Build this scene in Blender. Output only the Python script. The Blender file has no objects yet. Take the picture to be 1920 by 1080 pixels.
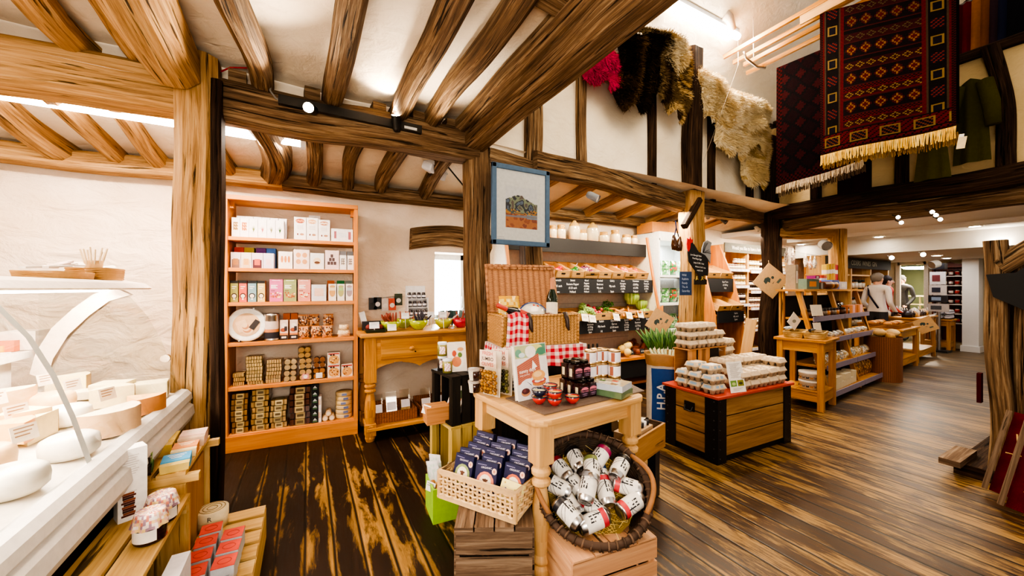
import bpy, math, random
from mathutils import Vector, Matrix, noise
R = random.Random(11)
COL = bpy.context.scene.collection
CAMH, FPX = 1.3, 700.0
SA, CA = math.sin(math.radians(28.6)), math.cos(math.radians(28.6))
V = Vector
ORD = ['first', 'second', 'third', 'fourth', 'fifth', 'sixth', 'seventh', 'eighth', 'ninth', 'tenth', 'eleventh', 'twelfth', 'thirteenth', 'fourteenth', 'fifteenth', 'sixteenth', 'seventeenth', 'eighteenth', 'nineteenth', 'twentieth']

def ray(u, v):
    a = (u - 960) / FPX
    return V((SA + a * CA, CA - a * SA, (540.5 - v) / FPX))
def oz(u, v, z):
    r = ray(u, v); return V((0, 0, CAMH)) + r * ((z - CAMH) / r.z)
def oy(u, v, y):
    r = ray(u, v); return V((0, 0, CAMH)) + r * (y / r.y)
def ox(u, v, x):
    r = ray(u, v); return V((0, 0, CAMH)) + r * (x / r.x)
def od(u, v, d):
    return V((0, 0, CAMH)) + ray(u, v) * d
def lin(c):
    if isinstance(c, str):
        c = c.lstrip('#'); c = ''.join(q * 2 for q in c) if len(c) == 3 else c; c = [int(c[i:i + 2], 16) / 255 for i in (0, 2, 4)]
        c = [x / 12.92 if x <= .04045 else ((x + .055) / 1.055) ** 2.4 for x in c]
    return tuple(c[:3])

# ------------------------------------------------------------------ materials
MATS = {}
def new_mat(name):
    m = bpy.data.materials.new(name); m.use_nodes = True
    nt = m.node_tree; MATS[name] = m
    return m, nt, nt.nodes['Principled BSDF']
def nd(nt, t, **kw):
    n = nt.nodes.new(t)
    for k, v in kw.items():
        if k[0] == '_': n.inputs[int(k[1:])].default_value = v
        else: setattr(n, k, v)
    return n
def lk(nt, a, b):
    nt.links.new(a, b)
def ramp(nt, fac, stops):
    r = nt.nodes.new('ShaderNodeValToRGB'); e = r.color_ramp.elements
    while len(e) < len(stops): e.new(.5)
    for i, (p, c) in enumerate(stops):
        e[i].position = p; e[i].color = (*lin(c), 1) if not isinstance(c, float) else (c, c, c, 1)
    lk(nt, fac, r.inputs[0]); return r.outputs[0]
def math_n(nt, op, a, b=None, c=None):
    n = nt.nodes.new('ShaderNodeMath'); n.operation = op
    for i, x in enumerate((a, b, c)):
        if x is None: continue
        if isinstance(x, (int, float)): n.inputs[i].default_value = x
        else: lk(nt, x, n.inputs[i])
    return n.outputs[0]
def mixc(nt, fac, a, b, mode='MIX'):
    n = nt.nodes.new('ShaderNodeMix'); n.data_type = 'RGBA'; n.blend_type = mode
    for s, x in ((n.inputs[0], fac), (n.inputs[6], a), (n.inputs[7], b)):
        if isinstance(x, (int, float)): s.default_value = x
        elif isinstance(x, (tuple, str)): s.default_value = (*lin(x), 1)
        else: lk(nt, x, s)
    return n.outputs[2]
def noise_n(nt, vec, scale, detail=4, rough=.6, dist=0):
    n = nt.nodes.new('ShaderNodeTexNoise')
    n.inputs['Scale'].default_value = scale; n.inputs['Detail'].default_value = detail
    n.inputs['Roughness'].default_value = rough; n.inputs['Distortion'].default_value = dist
    if vec is not None: lk(nt, vec, n.inputs['Vector'])
    return n.outputs[0]
def mapping(nt, vec, scale):
    n = nt.nodes.new('ShaderNodeMapping'); n.inputs['Scale'].default_value = scale
    lk(nt, vec, n.inputs[0]); return n.outputs[0]
def bump(nt, b, h, strength=.3, dist=.01):
    n = nt.nodes.new('ShaderNodeBump'); n.inputs['Strength'].default_value = strength; n.inputs['Distance'].default_value = dist
    lk(nt, h, n.inputs['Height']); lk(nt, n.outputs[0], b.inputs['Normal'])

def wood(name, dark, mid, light, rough=.55, along=1.5, across=22, crack=0., bstr=.25, spec=.35):
    m, nt, b = new_mat(name)
    tc = nt.nodes.new('ShaderNodeTexCoord'); oi = nt.nodes.new('ShaderNodeObjectInfo')
    add = nd(nt, 'ShaderNodeVectorMath', operation='ADD'); lk(nt, tc.outputs['UV'], add.inputs[0])
    sc = nd(nt, 'ShaderNodeVectorMath', operation='SCALE'); sc.inputs[0].default_value = (17, 9, 5); lk(nt, oi.outputs['Random'], sc.inputs['Scale'])
    lk(nt, sc.outputs[0], add.inputs[1]); uv = add.outputs[0]
    n1 = noise_n(nt, mapping(nt, uv, (along, across, 1)), 1, 6, .65, .8)
    n2 = noise_n(nt, mapping(nt, uv, (along * 3, across * 5, 1)), 1, 3, .6)
    big = noise_n(nt, mapping(nt, uv, (along * .7, 5, 1)), 1, 3, .5)
    f = math_n(nt, 'ADD', math_n(nt, 'MULTIPLY', n1, .6), math_n(nt, 'MULTIPLY', n2, .2))
    f = math_n(nt, 'ADD', f, math_n(nt, 'MULTIPLY', big, .2))
    col = ramp(nt, f, [(.33, dark), (.5, mid), (.66, light)])
    if crack:
        cn = noise_n(nt, mapping(nt, uv, (along * .8, across * .9, 1)), 1.3, 5, .6, .5)
        ck = ramp(nt, cn, [(.0, 0.), (.30 + crack * .08, 0.15), (.36 + crack * .08, 1.)])
        col = mixc(nt, 1., col, ck, 'MULTIPLY')
        f = math_n(nt, 'ADD', f, ck)
    lk(nt, col, b.inputs['Base Color']); b.inputs['Roughness'].default_value = rough
    b.inputs['Specular IOR Level'].default_value = spec
    bump(nt, b, f, bstr, .01)
    return name
def plaster(name, c1, c2, scale=3., bstr=.35, bscale=9.):
    m, nt, b = new_mat(name)
    tc = nt.nodes.new('ShaderNodeTexCoord')
    n1 = noise_n(nt, tc.outputs['Object'], scale, 5, .6)
    lk(nt, ramp(nt, n1, [(.3, c1), (.65, c2)]), b.inputs['Base Color'])
    b.inputs['Roughness'].default_value = .85
    n2 = noise_n(nt, mapping(nt, tc.outputs['Object'], (1, 1, 1.7)), bscale, 6, .55, .6)
    bump(nt, b, n2, bstr, .05)
    return name
def vc(name, rough, metal=0., spec=.5, fuzz=0, coat=0.):      # painted / printed surface: colour comes from the mesh
    m, nt, b = new_mat(name)
    at = nd(nt, 'ShaderNodeAttribute', attribute_name='Col')
    tc = nt.nodes.new('ShaderNodeTexCoord')
    n1 = noise_n(nt, tc.outputs['Object'], 35, 3, .6)
    k = ramp(nt, n1, [(.3, .86), (.7, 1.)])
    lk(nt, mixc(nt, 1., at.outputs['Color'], k, 'MULTIPLY'), b.inputs['Base Color'])
    b.inputs['Roughness'].default_value = rough; b.inputs['Metallic'].default_value = metal
    b.inputs['Specular IOR Level'].default_value = spec
    if coat: b.inputs['Coat Weight'].default_value = coat; b.inputs['Coat Roughness'].default_value = .08
    if fuzz: bump(nt, b, noise_n(nt, tc.outputs['Object'], fuzz, 4, .6), .5, .01)
    return name
def emit(name, c, s):
    m, nt, b = new_mat(name)
    b.inputs['Base Color'].default_value = (*lin(c), 1)
    b.inputs['Emission Color'].default_value = (*lin(c), 1); b.inputs['Emission Strength'].default_value = s
    return name
def pane(name, tint, gloss=.12):
    m, nt, b = new_mat(name); nt.nodes.remove(b)
    out = nt.nodes['Material Output']
    t = nd(nt, 'ShaderNodeBsdfTransparent'); t.inputs[0].default_value = (*lin(tint), 1)
    g = nd(nt, 'ShaderNodeBsdfGlossy'); g.inputs['Roughness'].default_value = .03
    lw = nd(nt, 'ShaderNodeLayerWeight'); lw.inputs[0].default_value = .25
    mx = nt.nodes.new('ShaderNodeMixShader')
    lk(nt, math_n(nt, 'MULTIPLY_ADD', lw.outputs[0], .6, gloss * .4), mx.inputs[0])
    lk(nt, t.outputs[0], mx.inputs[1]); lk(nt, g.outputs[0], mx.inputs[2]); lk(nt, mx.outputs[0], out.inputs[0])
    return name

OAK = wood('old_oak', '#2a2018', '#6e563d', '#a89070', .8, 2.2, 52, .6, .9, .15)
OAKD = wood('dark_oak', '#120c08', '#33241a', '#5c4633', .8, 2.2, 52, .6, .9, .15)
OAKL = wood('honey_oak', '#5a4026', '#a58052', '#c9a878', .75, 2.2, 46, .5, .8, .15)
PINE = wood('orange_pine', '#b0672a', '#cf8640', '#e09d57', .45, 1., 16, .0, .08)
PINEY = wood('waxed_pine', '#8c5820', '#bd8339', '#d8a458', .4, 1., 16, .1, .1)
PINEP = wood('pale_pine', '#b3854f', '#d3a76d', '#e6c18c', .45, 1., 18, .05, .12)
CRATE = wood('crate_wood', '#a98347', '#c9a566', '#e0c48c', .7, 1.2, 22, .1, .3)
GREYW = wood('weathered_wood', '#3a2c22', '#6f5b4a', '#9c8772', .85, 1.8, 30, .5, .7, .15)
CHESTW = wood('chest_wood', '#6c4e2c', '#987248', '#b48e60', .5, 1.2, 18, .05, .15)
BLACKW = wood('black_wood', '#0b0a0a', '#16130f', '#262019', .6, 1.5, 25, .0, .4)
MATTE = vc('matte_print', .75)
SATIN = vc('satin_print', .4)
GLOSS = vc('gloss_glaze', .12, coat=.5)
METAL = vc('metal', .28, 1.)
CLOTH = vc('cloth', .95, spec=.1, fuzz=220)
ROUGHY = vc('rough_skin', .7, fuzz=60)
WALLM = plaster('stone_plaster', '#e2ccb2', '#f1e1cf', 2.5, .9, 4.)
CEILM = plaster('ceiling_plaster', '#dfcdb4', '#ecdfca', 2., .35, 11.)
PANELM = plaster('cream_plaster', '#dccdb2', '#eee4d0', 1.5, .4, 7.)
WHITEC = plaster('white_ceiling', '#d8d4cc', '#e6e2dc', 1., .1, 7.)
RUGW = plaster('dimmed_cream_plaster', '#cdb27e', '#dcc494', 1.5, .4, 7.)  # cream plaster darkened and yellowed, the rug wall's weak light put into its colour
GLASS = pane('clear_glass', '#f6f8f6')
CELLO = pane('cellophane', '#fffcf6', .2)
TUBE = emit('tube_light', '#fff0de', 22)
LAMP = emit('lamp_bulb', '#fff0d8', 60)

# ------------------------------------------------------------------ mesh builder
I4 = Matrix.Identity(4)
def T(x=0, y=0, z=0): return Matrix.Translation((x, y, z))
def RZ(a): return Matrix.Rotation(math.radians(a), 4, 'Z')
def RX(a): return Matrix.Rotation(math.radians(a), 4, 'X')
def RY(a): return Matrix.Rotation(math.radians(a), 4, 'Y')
def frame(o, x, y):       # matrix with given origin and axes
    x = V(x).normalized(); z = x.cross(V(y)).normalized(); y = z.cross(x)
    return Matrix(((x.x, y.x, z.x, o[0]), (x.y, y.y, z.y, o[1]), (x.z, y.z, z.z, o[2]), (0, 0, 0, 1)))
GLY = {}
def glyphs(s, align='CENTER', bold=0.):
    k = (s, align, bold)
    if k not in GLY:
        cu = bpy.data.curves.new('t', 'FONT'); cu.body = s; cu.size = 1; cu.align_x = align; cu.align_y = 'CENTER'; cu.resolution_u = 2; cu.offset = bold
        o = bpy.data.objects.new('t', cu); COL.objects.link(o)
        me = bpy.data.meshes.new_from_object(o.evaluated_get(bpy.context.evaluated_depsgraph_get()))
        GLY[k] = ([v.co.copy() for v in me.vertices], [tuple(p.vertices) for p in me.polygons])
        bpy.data.objects.remove(o); bpy.data.curves.remove(cu); bpy.data.meshes.remove(me)
    return GLY[k]

class MB:
    def __init__(s, M=None):
        s.v = []; s.f = []; s.M = M or I4; s.mats = []
    def mi(s, m):
        if m not in s.mats: s.mats.append(m)
        return s.mats.index(m)
    def add(s, vs, fs, m=MATTE, c=(.8, .8, .8), uvs=None, smooth=False, M=None):
        M = s.M @ M if M is not None else s.M
        o = len(s.v); s.v.extend([M @ V(p) for p in vs]); k = s.mi(m); c = lin(c)
        for i, f in enumerate(fs):
            s.f.append(([o + j for j in f], k, c, smooth, uvs[i] if uvs else [(vs[j][0], vs[j][1]) for j in f]))
        return s
    def box(s, c, d, m=MATTE, col=(.8, .8, .8), M=None, top=None, front=None, taper=1.):
        x, y, z = d[0] / 2, d[1] / 2, d[2] / 2; t = taper
        vs = [(-x * (t if k else 1) * i + 0, 0, 0) for i in () for k in ()]
        vs = []
        for k in (-1, 1):
            q = t if k > 0 else 1.
            for (i, j) in ((-1, -1), (1, -1), (1, 1), (-1, 1)): vs.append((c[0] + i * x * q, c[1] + j * y * q, c[2] + k * z))
        fs = [(0, 3, 2, 1), (4, 5, 6, 7), (0, 1, 5, 4), (2, 3, 7, 6), (1, 2, 6, 5), (3, 0, 4, 7)]
        ax = max(range(3), key=lambda i: d[i]); ou, ov = R.random() * 7, R.random() * 7
        uvs = []
        for f in fs:
            nrm = {0: 2, 1: 2, 2: 1, 3: 1, 4: 0, 5: 0}[fs.index(f)]
            axes = [a for a in range(3) if a != nrm]
            ua = ax if ax in axes else axes[0]; va = [a for a in axes if a != ua][0]
            uvs.append([(vs[j][ua] + ou, vs[j][va] + ov + nrm * .37) for j in f])
        s.add(vs, fs, m, col, uvs, False, M)
        if top is not None: 
            for q in s.f[-5:-4]: s.f[s.f.index(q)] = (q[0], q[1], lin(top), q[3], q[4])
        if front is not None:
            q = s.f[-4]; s.f[-4] = (q[0], q[1], lin(front), q[3], q[4])
        return s
    def quad(s, a, b, c, d, m=MATTE, col=(.8, .8, .8), M=None):
        w = (V(b) - V(a)).length; h = (V(d) - V(a)).length
        return s.add([a, b, c, d], [(0, 1, 2, 3)], m, col, [[(0, 0), (w, 0), (w, h), (0, h)]], False, M)
    def rect(s, x0, z0, x1, z1, y, col, m=MATTE, M=None):      # upright facing -y
        return s.quad((x0, y, z0), (x1, y, z0), (x1, y, z1), (x0, y, z1), m, col, M)
    def disc(s, x, z, rx, rz, y, col, m=MATTE, n=14, M=None):
        vs = [(x + rx * math.cos(2 * math.pi * i / n), y, z + rz * math.sin(2 * math.pi * i / n)) for i in range(n)]
        return s.add(vs, [tuple(range(n))], m, col, None, False, M)
    def lathe(s, prof, n=20, m=MATTE, col=(.8, .8, .8), M=None, cols=None, smooth=True, sx=1., sy=1.):
        vs = []; fs = []; uvs = []; L = len(prof)
        for (r, z) in prof:
            for i in range(n):
                a = 2 * math.pi * i / n; vs.append((r * math.cos(a) * sx, r * math.sin(a) * sy, z))
        ln = [0]
        for i in range(1, L): ln.append(ln[-1] + math.hypot(prof[i][0] - prof[i - 1][0], prof[i][1] - prof[i - 1][1]))
        for k in range(L - 1):
            for i in range(n):
                j = (i + 1) % n
                fs.append((k * n + i, k * n + j, (k + 1) * n + j, (k + 1) * n + i))
                w = prof[k][0] + .01
                uvs.append([(ln[k], i * w * 6.28 / n), (ln[k], (i + 1) * w * 6.28 / n), (ln[k + 1], (i + 1) * w * 6.28 / n), (ln[k + 1], i * w * 6.28 / n)])
        if cols:
            for k in range(L - 1):
                s.add(vs if k == 0 else [], [], m, col, None, smooth, M) if k == 0 else None
            M2 = s.M @ M if M is not None else s.M
            o = len(s.v) - len(vs)
            kk = s.mi(m)
            for q, f in enumerate(fs): s.f.append(([o + j for j in f], kk, lin(cols[q // n]), smooth, uvs[q]))
        else: s.add(vs, fs, m, col, uvs, smooth, M)
        return s
    def cyl(s, p0, p1, r, n=10, m=MATTE, col=(.8, .8, .8), r2=None, M=None, cap=True):
        p0, p1 = V(p0), V(p1); d = (p1 - p0); L = d.length
        q = d.to_track_quat('Z', 'Y').to_matrix().to_4x4(); q.translation = p0
        r2 = r if r2 is None else r2
        prof = [(r, 0), (r2, L)]
        Mq = (M @ q) if M is not None else q
        s.lathe(prof, n, m, col, Mq)
        if cap:
            for (rr, z, fl) in ((r, 0, 1), (r2, L, 0)):
                vs = [(rr * math.cos(2 * math.pi * i / n), rr * math.sin(2 * math.pi * i / n), z) for i in range(n)]
                s.add(vs, [tuple(range(n))[::-1] if fl else tuple(range(n))], m, col, None, False, Mq)
        return s
    def tube(s, pts, r, n=8, m=MATTE, col=(.8, .8, .8), M=None, rs=None, closed=False):
        pts = [V(p) for p in pts]; vs = []; fs = []; uvs = []; L = len(pts); up = V((0, 0, 1)); ln = 0; lens = []
        prev = None
        for k, p in enumerate(pts):
            if closed: t = pts[(k + 1) % L] - pts[k - 1]
            else: t = pts[min(k + 1, L - 1)] - pts[max(k - 1, 0)]
            t = t.normalized() if t.length > 1e-9 else V((0, 0, 1))
            if prev is None:
                x = t.cross(up)
                if x.length < .05: x = t.cross(V((1, 0, 0)))
            else: x = prev - t * prev.dot(t)
            x.normalize(); prev = x; y = t.cross(x)
            rr = rs[k] if rs else r
            for i in range(n):
                a = 2 * math.pi * i / n; vs.append(tuple(p + x * math.cos(a) * rr + y * math.sin(a) * rr))
            if k: ln += (p - pts[k - 1]).length
            lens.append(ln)
        for k in range(L if closed else L - 1):
            k2 = (k + 1) % L
            for i in range(n):
                j = (i + 1) % n; fs.append((k * n + i, k * n + j, k2 * n + j, k2 * n + i))
                w = r * 6.28 / n
                uvs.append([(lens[k], i * w), (lens[k], (i + 1) * w), (lens[k2], (i + 1) * w), (lens[k2], i * w)])
        if not closed:
            fs.append(tuple(range(n))[::-1]); uvs.append([(0, 0)] * n)
            fs.append(tuple((L - 1) * n + i for i in range(n))); uvs.append([(0, 0)] * n)
        return s.add(vs, fs, m, col, uvs, True, M)
    def prism(s, poly, z0, z1, m=MATTE, col=(.8, .8, .8), M=None, smooth=False):      # poly in xy (ccw) extruded along z
        n = len(poly); vs = [(p[0], p[1], z0) for p in poly] + [(p[0], p[1], z1) for p in poly]
        fs = [tuple(range(n))[::-1], tuple(range(n, 2 * n))]
        for i in range(n):
            j = (i + 1) % n; fs.append((i, j, n + j, n + i))
        xs = [p[0] for p in poly]; ys = [p[1] for p in poly]
        sw = max(ys) - min(ys) > max(xs) - min(xs); ou = R.random() * 5
        uvs = []
        for k, f in enumerate(fs):
            if k < 2: uvs.append([((vs[j][1], vs[j][0]) if sw else (vs[j][0], vs[j][1])) for j in f])
            else:
                i = k - 2; a = ou + i; l = math.dist(poly[i], poly[(i + 1) % n]); uvs.append([(0, a), (l, a), (l, a + z1 - z0), (0, a + z1 - z0)])
        return s.add(vs, fs, m, col, uvs, smooth, M)
    def blob(s, c, r, m=ROUGHY, col=(.5, .5, .5), nz=.0, n=10, k=7, M=None, seed=0, fr=3., colf=None):
        vs = []; fs = []
        for i in range(k + 1):
            ph = math.pi * i / k
            for j in range(n):
                a = 2 * math.pi * j / n; d = V((math.sin(ph) * math.cos(a), math.sin(ph) * math.sin(a), -math.cos(ph)))
                f = 1 + nz * noise.noise(d * fr * .5 + V((seed * 3.1, seed * 1.7, 0))) * 2 if nz else 1
                vs.append((c[0] + d.x * r[0] * f, c[1] + d.y * r[1] * f, c[2] + d.z * r[2] * f))
        for i in range(k):
            for j in range(n):
                q = (j + 1) % n; fs.append((i * n + j, i * n + q, (i + 1) * n + q, (i + 1) * n + j))
        return s.add(vs, fs, m, col, None, True, M)
    def grid(s, f, nu, nv, m=MATTE, col=(.8, .8, .8), colf=None, smooth=True, M=None, uvs_m=1.):
        vs = []; 
        for j in range(nv + 1):
            for i in range(nu + 1): vs.append(tuple(f(i / nu, j / nv)))
        fs = []; cs = []; uv = []
        for j in range(nv):
            for i in range(nu):
                a = j * (nu + 1) + i; fs.append((a, a + 1, a + nu + 2, a + nu + 1)); cs.append((i, j))
                uv.append([(q[0] / nu * uvs_m, q[1] / nv * uvs_m) for q in ((i, j), (i + 1, j), (i + 1, j + 1), (i, j + 1))])
        s.add(vs, fs, m, col, uv, smooth, M)
        if colf:
            L = len(fs)
            for q in range(L):
                g = s.f[-L + q]; i, j = cs[q]; s.f[-L + q] = (g[0], g[1], lin(colf((i + .5) / nu, (j + .5) / nv, i, j)), g[3], g[4])
        return s
    def text(s, t, size, M, m=MATTE, col=(0, 0, 0), align='CENTER', sx=1., bold=0.):
        vs, fs = glyphs(t, align, bold)
        return s.add([(p.x * size * sx, p.y * size, 0) for p in vs], fs, m, col, None, False, M)
    def mesh(s, name):
        me = bpy.data.meshes.new(name)
        me.from_pydata([tuple(p) for p in s.v], [], [f[0] for f in s.f])
        me.polygons.foreach_set('material_index', [f[1] for f in s.f])
        me.polygons.foreach_set('use_smooth', [f[3] for f in s.f])
        me.uv_layers.new(name='UVMap'); me.color_attributes.new('Col', 'FLOAT_COLOR', 'CORNER')
        uv = me.uv_layers['UVMap']; ca = me.color_attributes['Col']
        us = []; cs = []
        for f in s.f:
            for q in f[4]: us += [q[0], q[1]]
            cs += [*f[2], 1.] * len(f[0])
        uv.data.foreach_set('uv', us); ca.data.foreach_set('color', cs)
        for m in s.mats: me.materials.append(MATS[m])
        me.update(); return me
    def build(s, name, parent=None, M=None, label=None, cat=None, group=None, kind=None, bevel=0.):
        me = s.mesh(name)
        if bevel:
            import bmesh
            bm = bmesh.new(); bm.from_mesh(me)
            bmesh.ops.remove_doubles(bm, verts=bm.verts, dist=1e-6)
            es = [e for e in bm.edges if len(e.link_faces) == 2 and e.calc_face_angle(0) > .6]
            bmesh.ops.bevel(bm, geom=es, offset=bevel, segments=2, profile=.6, affect='EDGES', clamp_overlap=True)
            bm.to_mesh(me); bm.free()
        return link(name, me, parent, M, label, cat, group, kind)
def link(name, me, parent=None, M=None, label=None, cat=None, group=None, kind=None):
    o = bpy.data.objects.new(name, me); COL.objects.link(o)
    if parent is not None: o.parent = parent
    if M is not None: o.matrix_basis = M
    return tag(o, label, cat, group, kind)
def tag(o, label=None, cat=None, group=None, kind=None):
    if label: o['label'] = label
    if cat: o['category'] = cat
    if group: o['group'] = group
    if kind: o['kind'] = kind
    return o
def thing(name, M, label, cat, group=None):
    return link(name, None, None, M if isinstance(M, Matrix) else T(*M), label, cat, group)
def dup(root, M, label=None, group=None):
    r = root.copy(); COL.objects.link(r); r.matrix_basis = M if isinstance(M, Matrix) else T(*M)
    if label: r['label'] = label
    if group: r['group'] = group
    for ch in list(root.children):
        c = ch.copy(); COL.objects.link(c); c.parent = r
        for g in list(ch.children):
            d = g.copy(); COL.objects.link(d); d.parent = c
    return r
PROTO = {}
def put(key, make, M, label, cat, group=None):
    """first call builds the thing with make(M) at M; later calls copy it (and its parts)"""
    M = M if isinstance(M, Matrix) else T(*M)
    if key not in PROTO:
        o = make(); PROTO[key] = o; o.matrix_basis = M
        return tag(o, label, cat, group)
    o = dup(PROTO[key], M, label)
    if group: o['group'] = group
    o['category'] = cat
    return o
NT = [0]
def timber(p0, p1, w, h, m=OAK, label=None, name='oak_beam', wob=.012, seg=16, bend=(0, 0), roll=0, taper=1., cham=.22, cat='beam', group=None, kind='structure', seed=None):
    NT[0] += 1; sd = seed or NT[0] * 3.7
    p0, p1 = V(p0), V(p1); x = (p1 - p0); L = x.length
    up = V((0, 0, 1)) if abs(x.normalized().z) < .9 else V((0, 1, 0))
    zz = (up - x.normalized() * up.dot(x.normalized())).normalized(); M = frame(p0, x, zz.cross(x.normalized())) @ RX(roll)
    mb = MB(); vs = []; uvs = []; fs = []
    a, b, c = w / 2, h / 2, cham * min(w, h) / 2 * 1.4
    prof = [(-a + c, -b), (0, -b), (a - c, -b), (a, -b + c), (a, 0), (a, b - c), (a - c, b), (0, b), (-a + c, b), (-a, b - c), (-a, 0), (-a, -b + c)]
    n = len(prof); per = [0]
    for i in range(n): per.append(per[-1] + math.dist(prof[i], prof[(i + 1) % n]))
    for k in range(seg + 1):
        t = k / seg; xx = t * L; tp = 1 + (taper - 1) * t
        oy_ = bend[0] * math.sin(math.pi * t) + wob * 1.6 * noise.noise(V((xx * 1.3, sd, 0))); oz_ = bend[1] * math.sin(math.pi * t) + wob * 1.6 * noise.noise(V((xx * 1.3, 0, sd)))
        for i, (y, z) in enumerate(prof):
            j = 1 + wob * 4 * noise.noise(V((xx * 2.5, i * .8, sd)))
            vs.append((xx, (y * j) * tp + oy_, (z * j) * tp + oz_))
    for k in range(seg):
        for i in range(n):
            j = (i + 1) % n; fs.append((k * n + i, k * n + j, (k + 1) * n + j, (k + 1) * n + i)[::-1])
            uvs.append([(L * k / seg, per[i]), (L * k / seg, per[i + 1]), (L * (k + 1) / seg, per[i + 1]), (L * (k + 1) / seg, per[i])][::-1])
    for e, base in ((1, 0), (0, seg * n)):
        f = tuple(base + i for i in range(n)); f = f if e else f[::-1]
        fs.append(f); uvs.append([(vs[q][1], vs[q][2]) for q in f])
    mb.add(vs, fs, m, (.5, .5, .5), uvs, True)
    o = mb.build(name, None, M, label, None, group, kind); o.data.set_sharp_from_angle(angle=math.radians(32)); return o
# ------------------------------------------------------------------ camera, world, lamps
cam = bpy.data.objects.new('camera', bpy.data.cameras.new('camera')); COL.objects.link(cam)
cam.data.sensor_width = 36; cam.data.lens = FPX / 1920 * 36; cam.data.clip_start = .02
cam.location = (0, 0, CAMH); cam.rotation_euler = (math.radians(90), 0, math.radians(-28.6))
sc = bpy.context.scene; sc.camera = cam
sc.view_settings.view_transform = 'AgX'; sc.view_settings.look = 'AgX - High Contrast'; sc.view_settings.exposure = .98
sc.cycles.max_bounces = 6; sc.cycles.diffuse_bounces = 3; sc.cycles.glossy_bounces = 3; sc.cycles.transparent_max_bounces = 12
sc.cycles.caustics_reflective = False; sc.cycles.caustics_refractive = False; sc.cycles.sample_clamp_indirect = 6
w = bpy.data.worlds.new('daylight'); sc.world = w; w.use_nodes = True
nt = w.node_tree; tc = nt.nodes.new('ShaderNodeTexCoord'); sx = nt.nodes.new('ShaderNodeSeparateXYZ'); lk(nt, tc.outputs['Generated'], sx.inputs[0])
k = ramp(nt, sx.outputs['Y'], [(.35, (.50, .425, .35)), (.75, (7., 7.6, 8.5))])
lk(nt, k, nt.nodes['Background'].inputs[0]); nt.nodes['Background'].inputs[1].default_value = .9

def lamp(name, kind, loc, power, color, size=.1, target=None, spot=70, size_y=None):
    d = bpy.data.lights.new(name, kind); d.energy = power; d.color = color
    if kind == 'AREA':
        d.size = size
        if size_y: d.shape = 'RECTANGLE'; d.size_y = size_y
    else: d.shadow_soft_size = size
    if kind == 'SPOT': d.spot_size = math.radians(spot); d.spot_blend = .6
    o = bpy.data.objects.new(name, d); COL.objects.link(o); o.location = loc
    if target is not None: o.rotation_euler = (V(target) - V(loc)).to_track_quat('-Z', 'Y').to_euler()
    return o
WARM, NEUT, COOL = (1, .80, .58), (1, .93, .84), (.85, .92, 1)

# ------------------------------------------------------------------ floor
m, nt, b = new_mat('floor_boards')
tc = nt.nodes.new('ShaderNodeTexCoord'); sx = nt.nodes.new('ShaderNodeSeparateXYZ'); lk(nt, tc.outputs['Object'], sx.inputs[0])
X, Y = sx.outputs[0], sx.outputs[1]
wob = noise_n(nt, mapping(nt, tc.outputs['Object'], (.8, .5, 1)), 1, 2)
xb = math_n(nt, 'DIVIDE', math_n(nt, 'MULTIPLY_ADD', wob, .03, X), .128)
fr = math_n(nt, 'FRACT', xb); bid = math_n(nt, 'FLOOR', xb)
edge = math_n(nt, 'ABSOLUTE', math_n(nt, 'SUBTRACT', fr, .5))            # .5 at the joints
wn = nd(nt, 'ShaderNodeTexWhiteNoise', noise_dimensions='1D'); lk(nt, bid, wn.inputs['W'])
cb = nt.nodes.new('ShaderNodeCombineXYZ'); lk(nt, math_n(nt, 'MULTIPLY_ADD', bid, 3.7, math_n(nt, 'MULTIPLY', X, 1.)), cb.inputs[0]); lk(nt, Y, cb.inputs[1])
pv = cb.outputs[0]
patch = noise_n(nt, mapping(nt, tc.outputs['Object'], (9, 2.2, 1)), 1, 9, .68, .5)
streak = noise_n(nt, mapping(nt, pv, (55, 4.5, 1)), 1, 9, .78, .6)
big = noise_n(nt, mapping(nt, tc.outputs['Object'], (.9, .6, 1)), 1, 2)
def ss(x, a, b_): 
    n = nd(nt, 'ShaderNodeMapRange', interpolation_type='SMOOTHSTEP'); n.inputs[1].default_value = a; n.inputs[2].default_value = b_; lk(nt, x, n.inputs[0]); return n.outputs[0]
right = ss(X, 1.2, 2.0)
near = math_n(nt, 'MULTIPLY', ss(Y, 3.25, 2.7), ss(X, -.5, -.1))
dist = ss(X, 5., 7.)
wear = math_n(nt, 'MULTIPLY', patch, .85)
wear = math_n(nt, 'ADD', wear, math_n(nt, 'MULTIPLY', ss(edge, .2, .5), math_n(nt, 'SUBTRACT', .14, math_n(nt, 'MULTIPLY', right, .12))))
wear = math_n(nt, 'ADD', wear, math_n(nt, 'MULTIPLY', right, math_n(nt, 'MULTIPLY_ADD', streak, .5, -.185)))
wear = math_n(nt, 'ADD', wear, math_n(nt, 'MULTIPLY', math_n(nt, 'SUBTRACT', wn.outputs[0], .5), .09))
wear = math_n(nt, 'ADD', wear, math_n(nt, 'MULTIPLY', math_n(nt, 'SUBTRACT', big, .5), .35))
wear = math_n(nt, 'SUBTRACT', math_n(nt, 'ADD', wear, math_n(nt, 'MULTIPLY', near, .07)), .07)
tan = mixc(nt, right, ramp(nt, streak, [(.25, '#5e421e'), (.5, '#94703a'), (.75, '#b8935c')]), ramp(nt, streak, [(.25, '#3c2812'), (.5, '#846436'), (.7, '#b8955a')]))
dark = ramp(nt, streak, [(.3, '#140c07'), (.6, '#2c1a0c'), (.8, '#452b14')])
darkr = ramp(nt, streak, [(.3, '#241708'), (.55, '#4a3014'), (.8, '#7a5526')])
base = mixc(nt, ramp(nt, wear, [(.46, 0.), (.54, 1.)]), mixc(nt, right, dark, darkr), tan)
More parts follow.
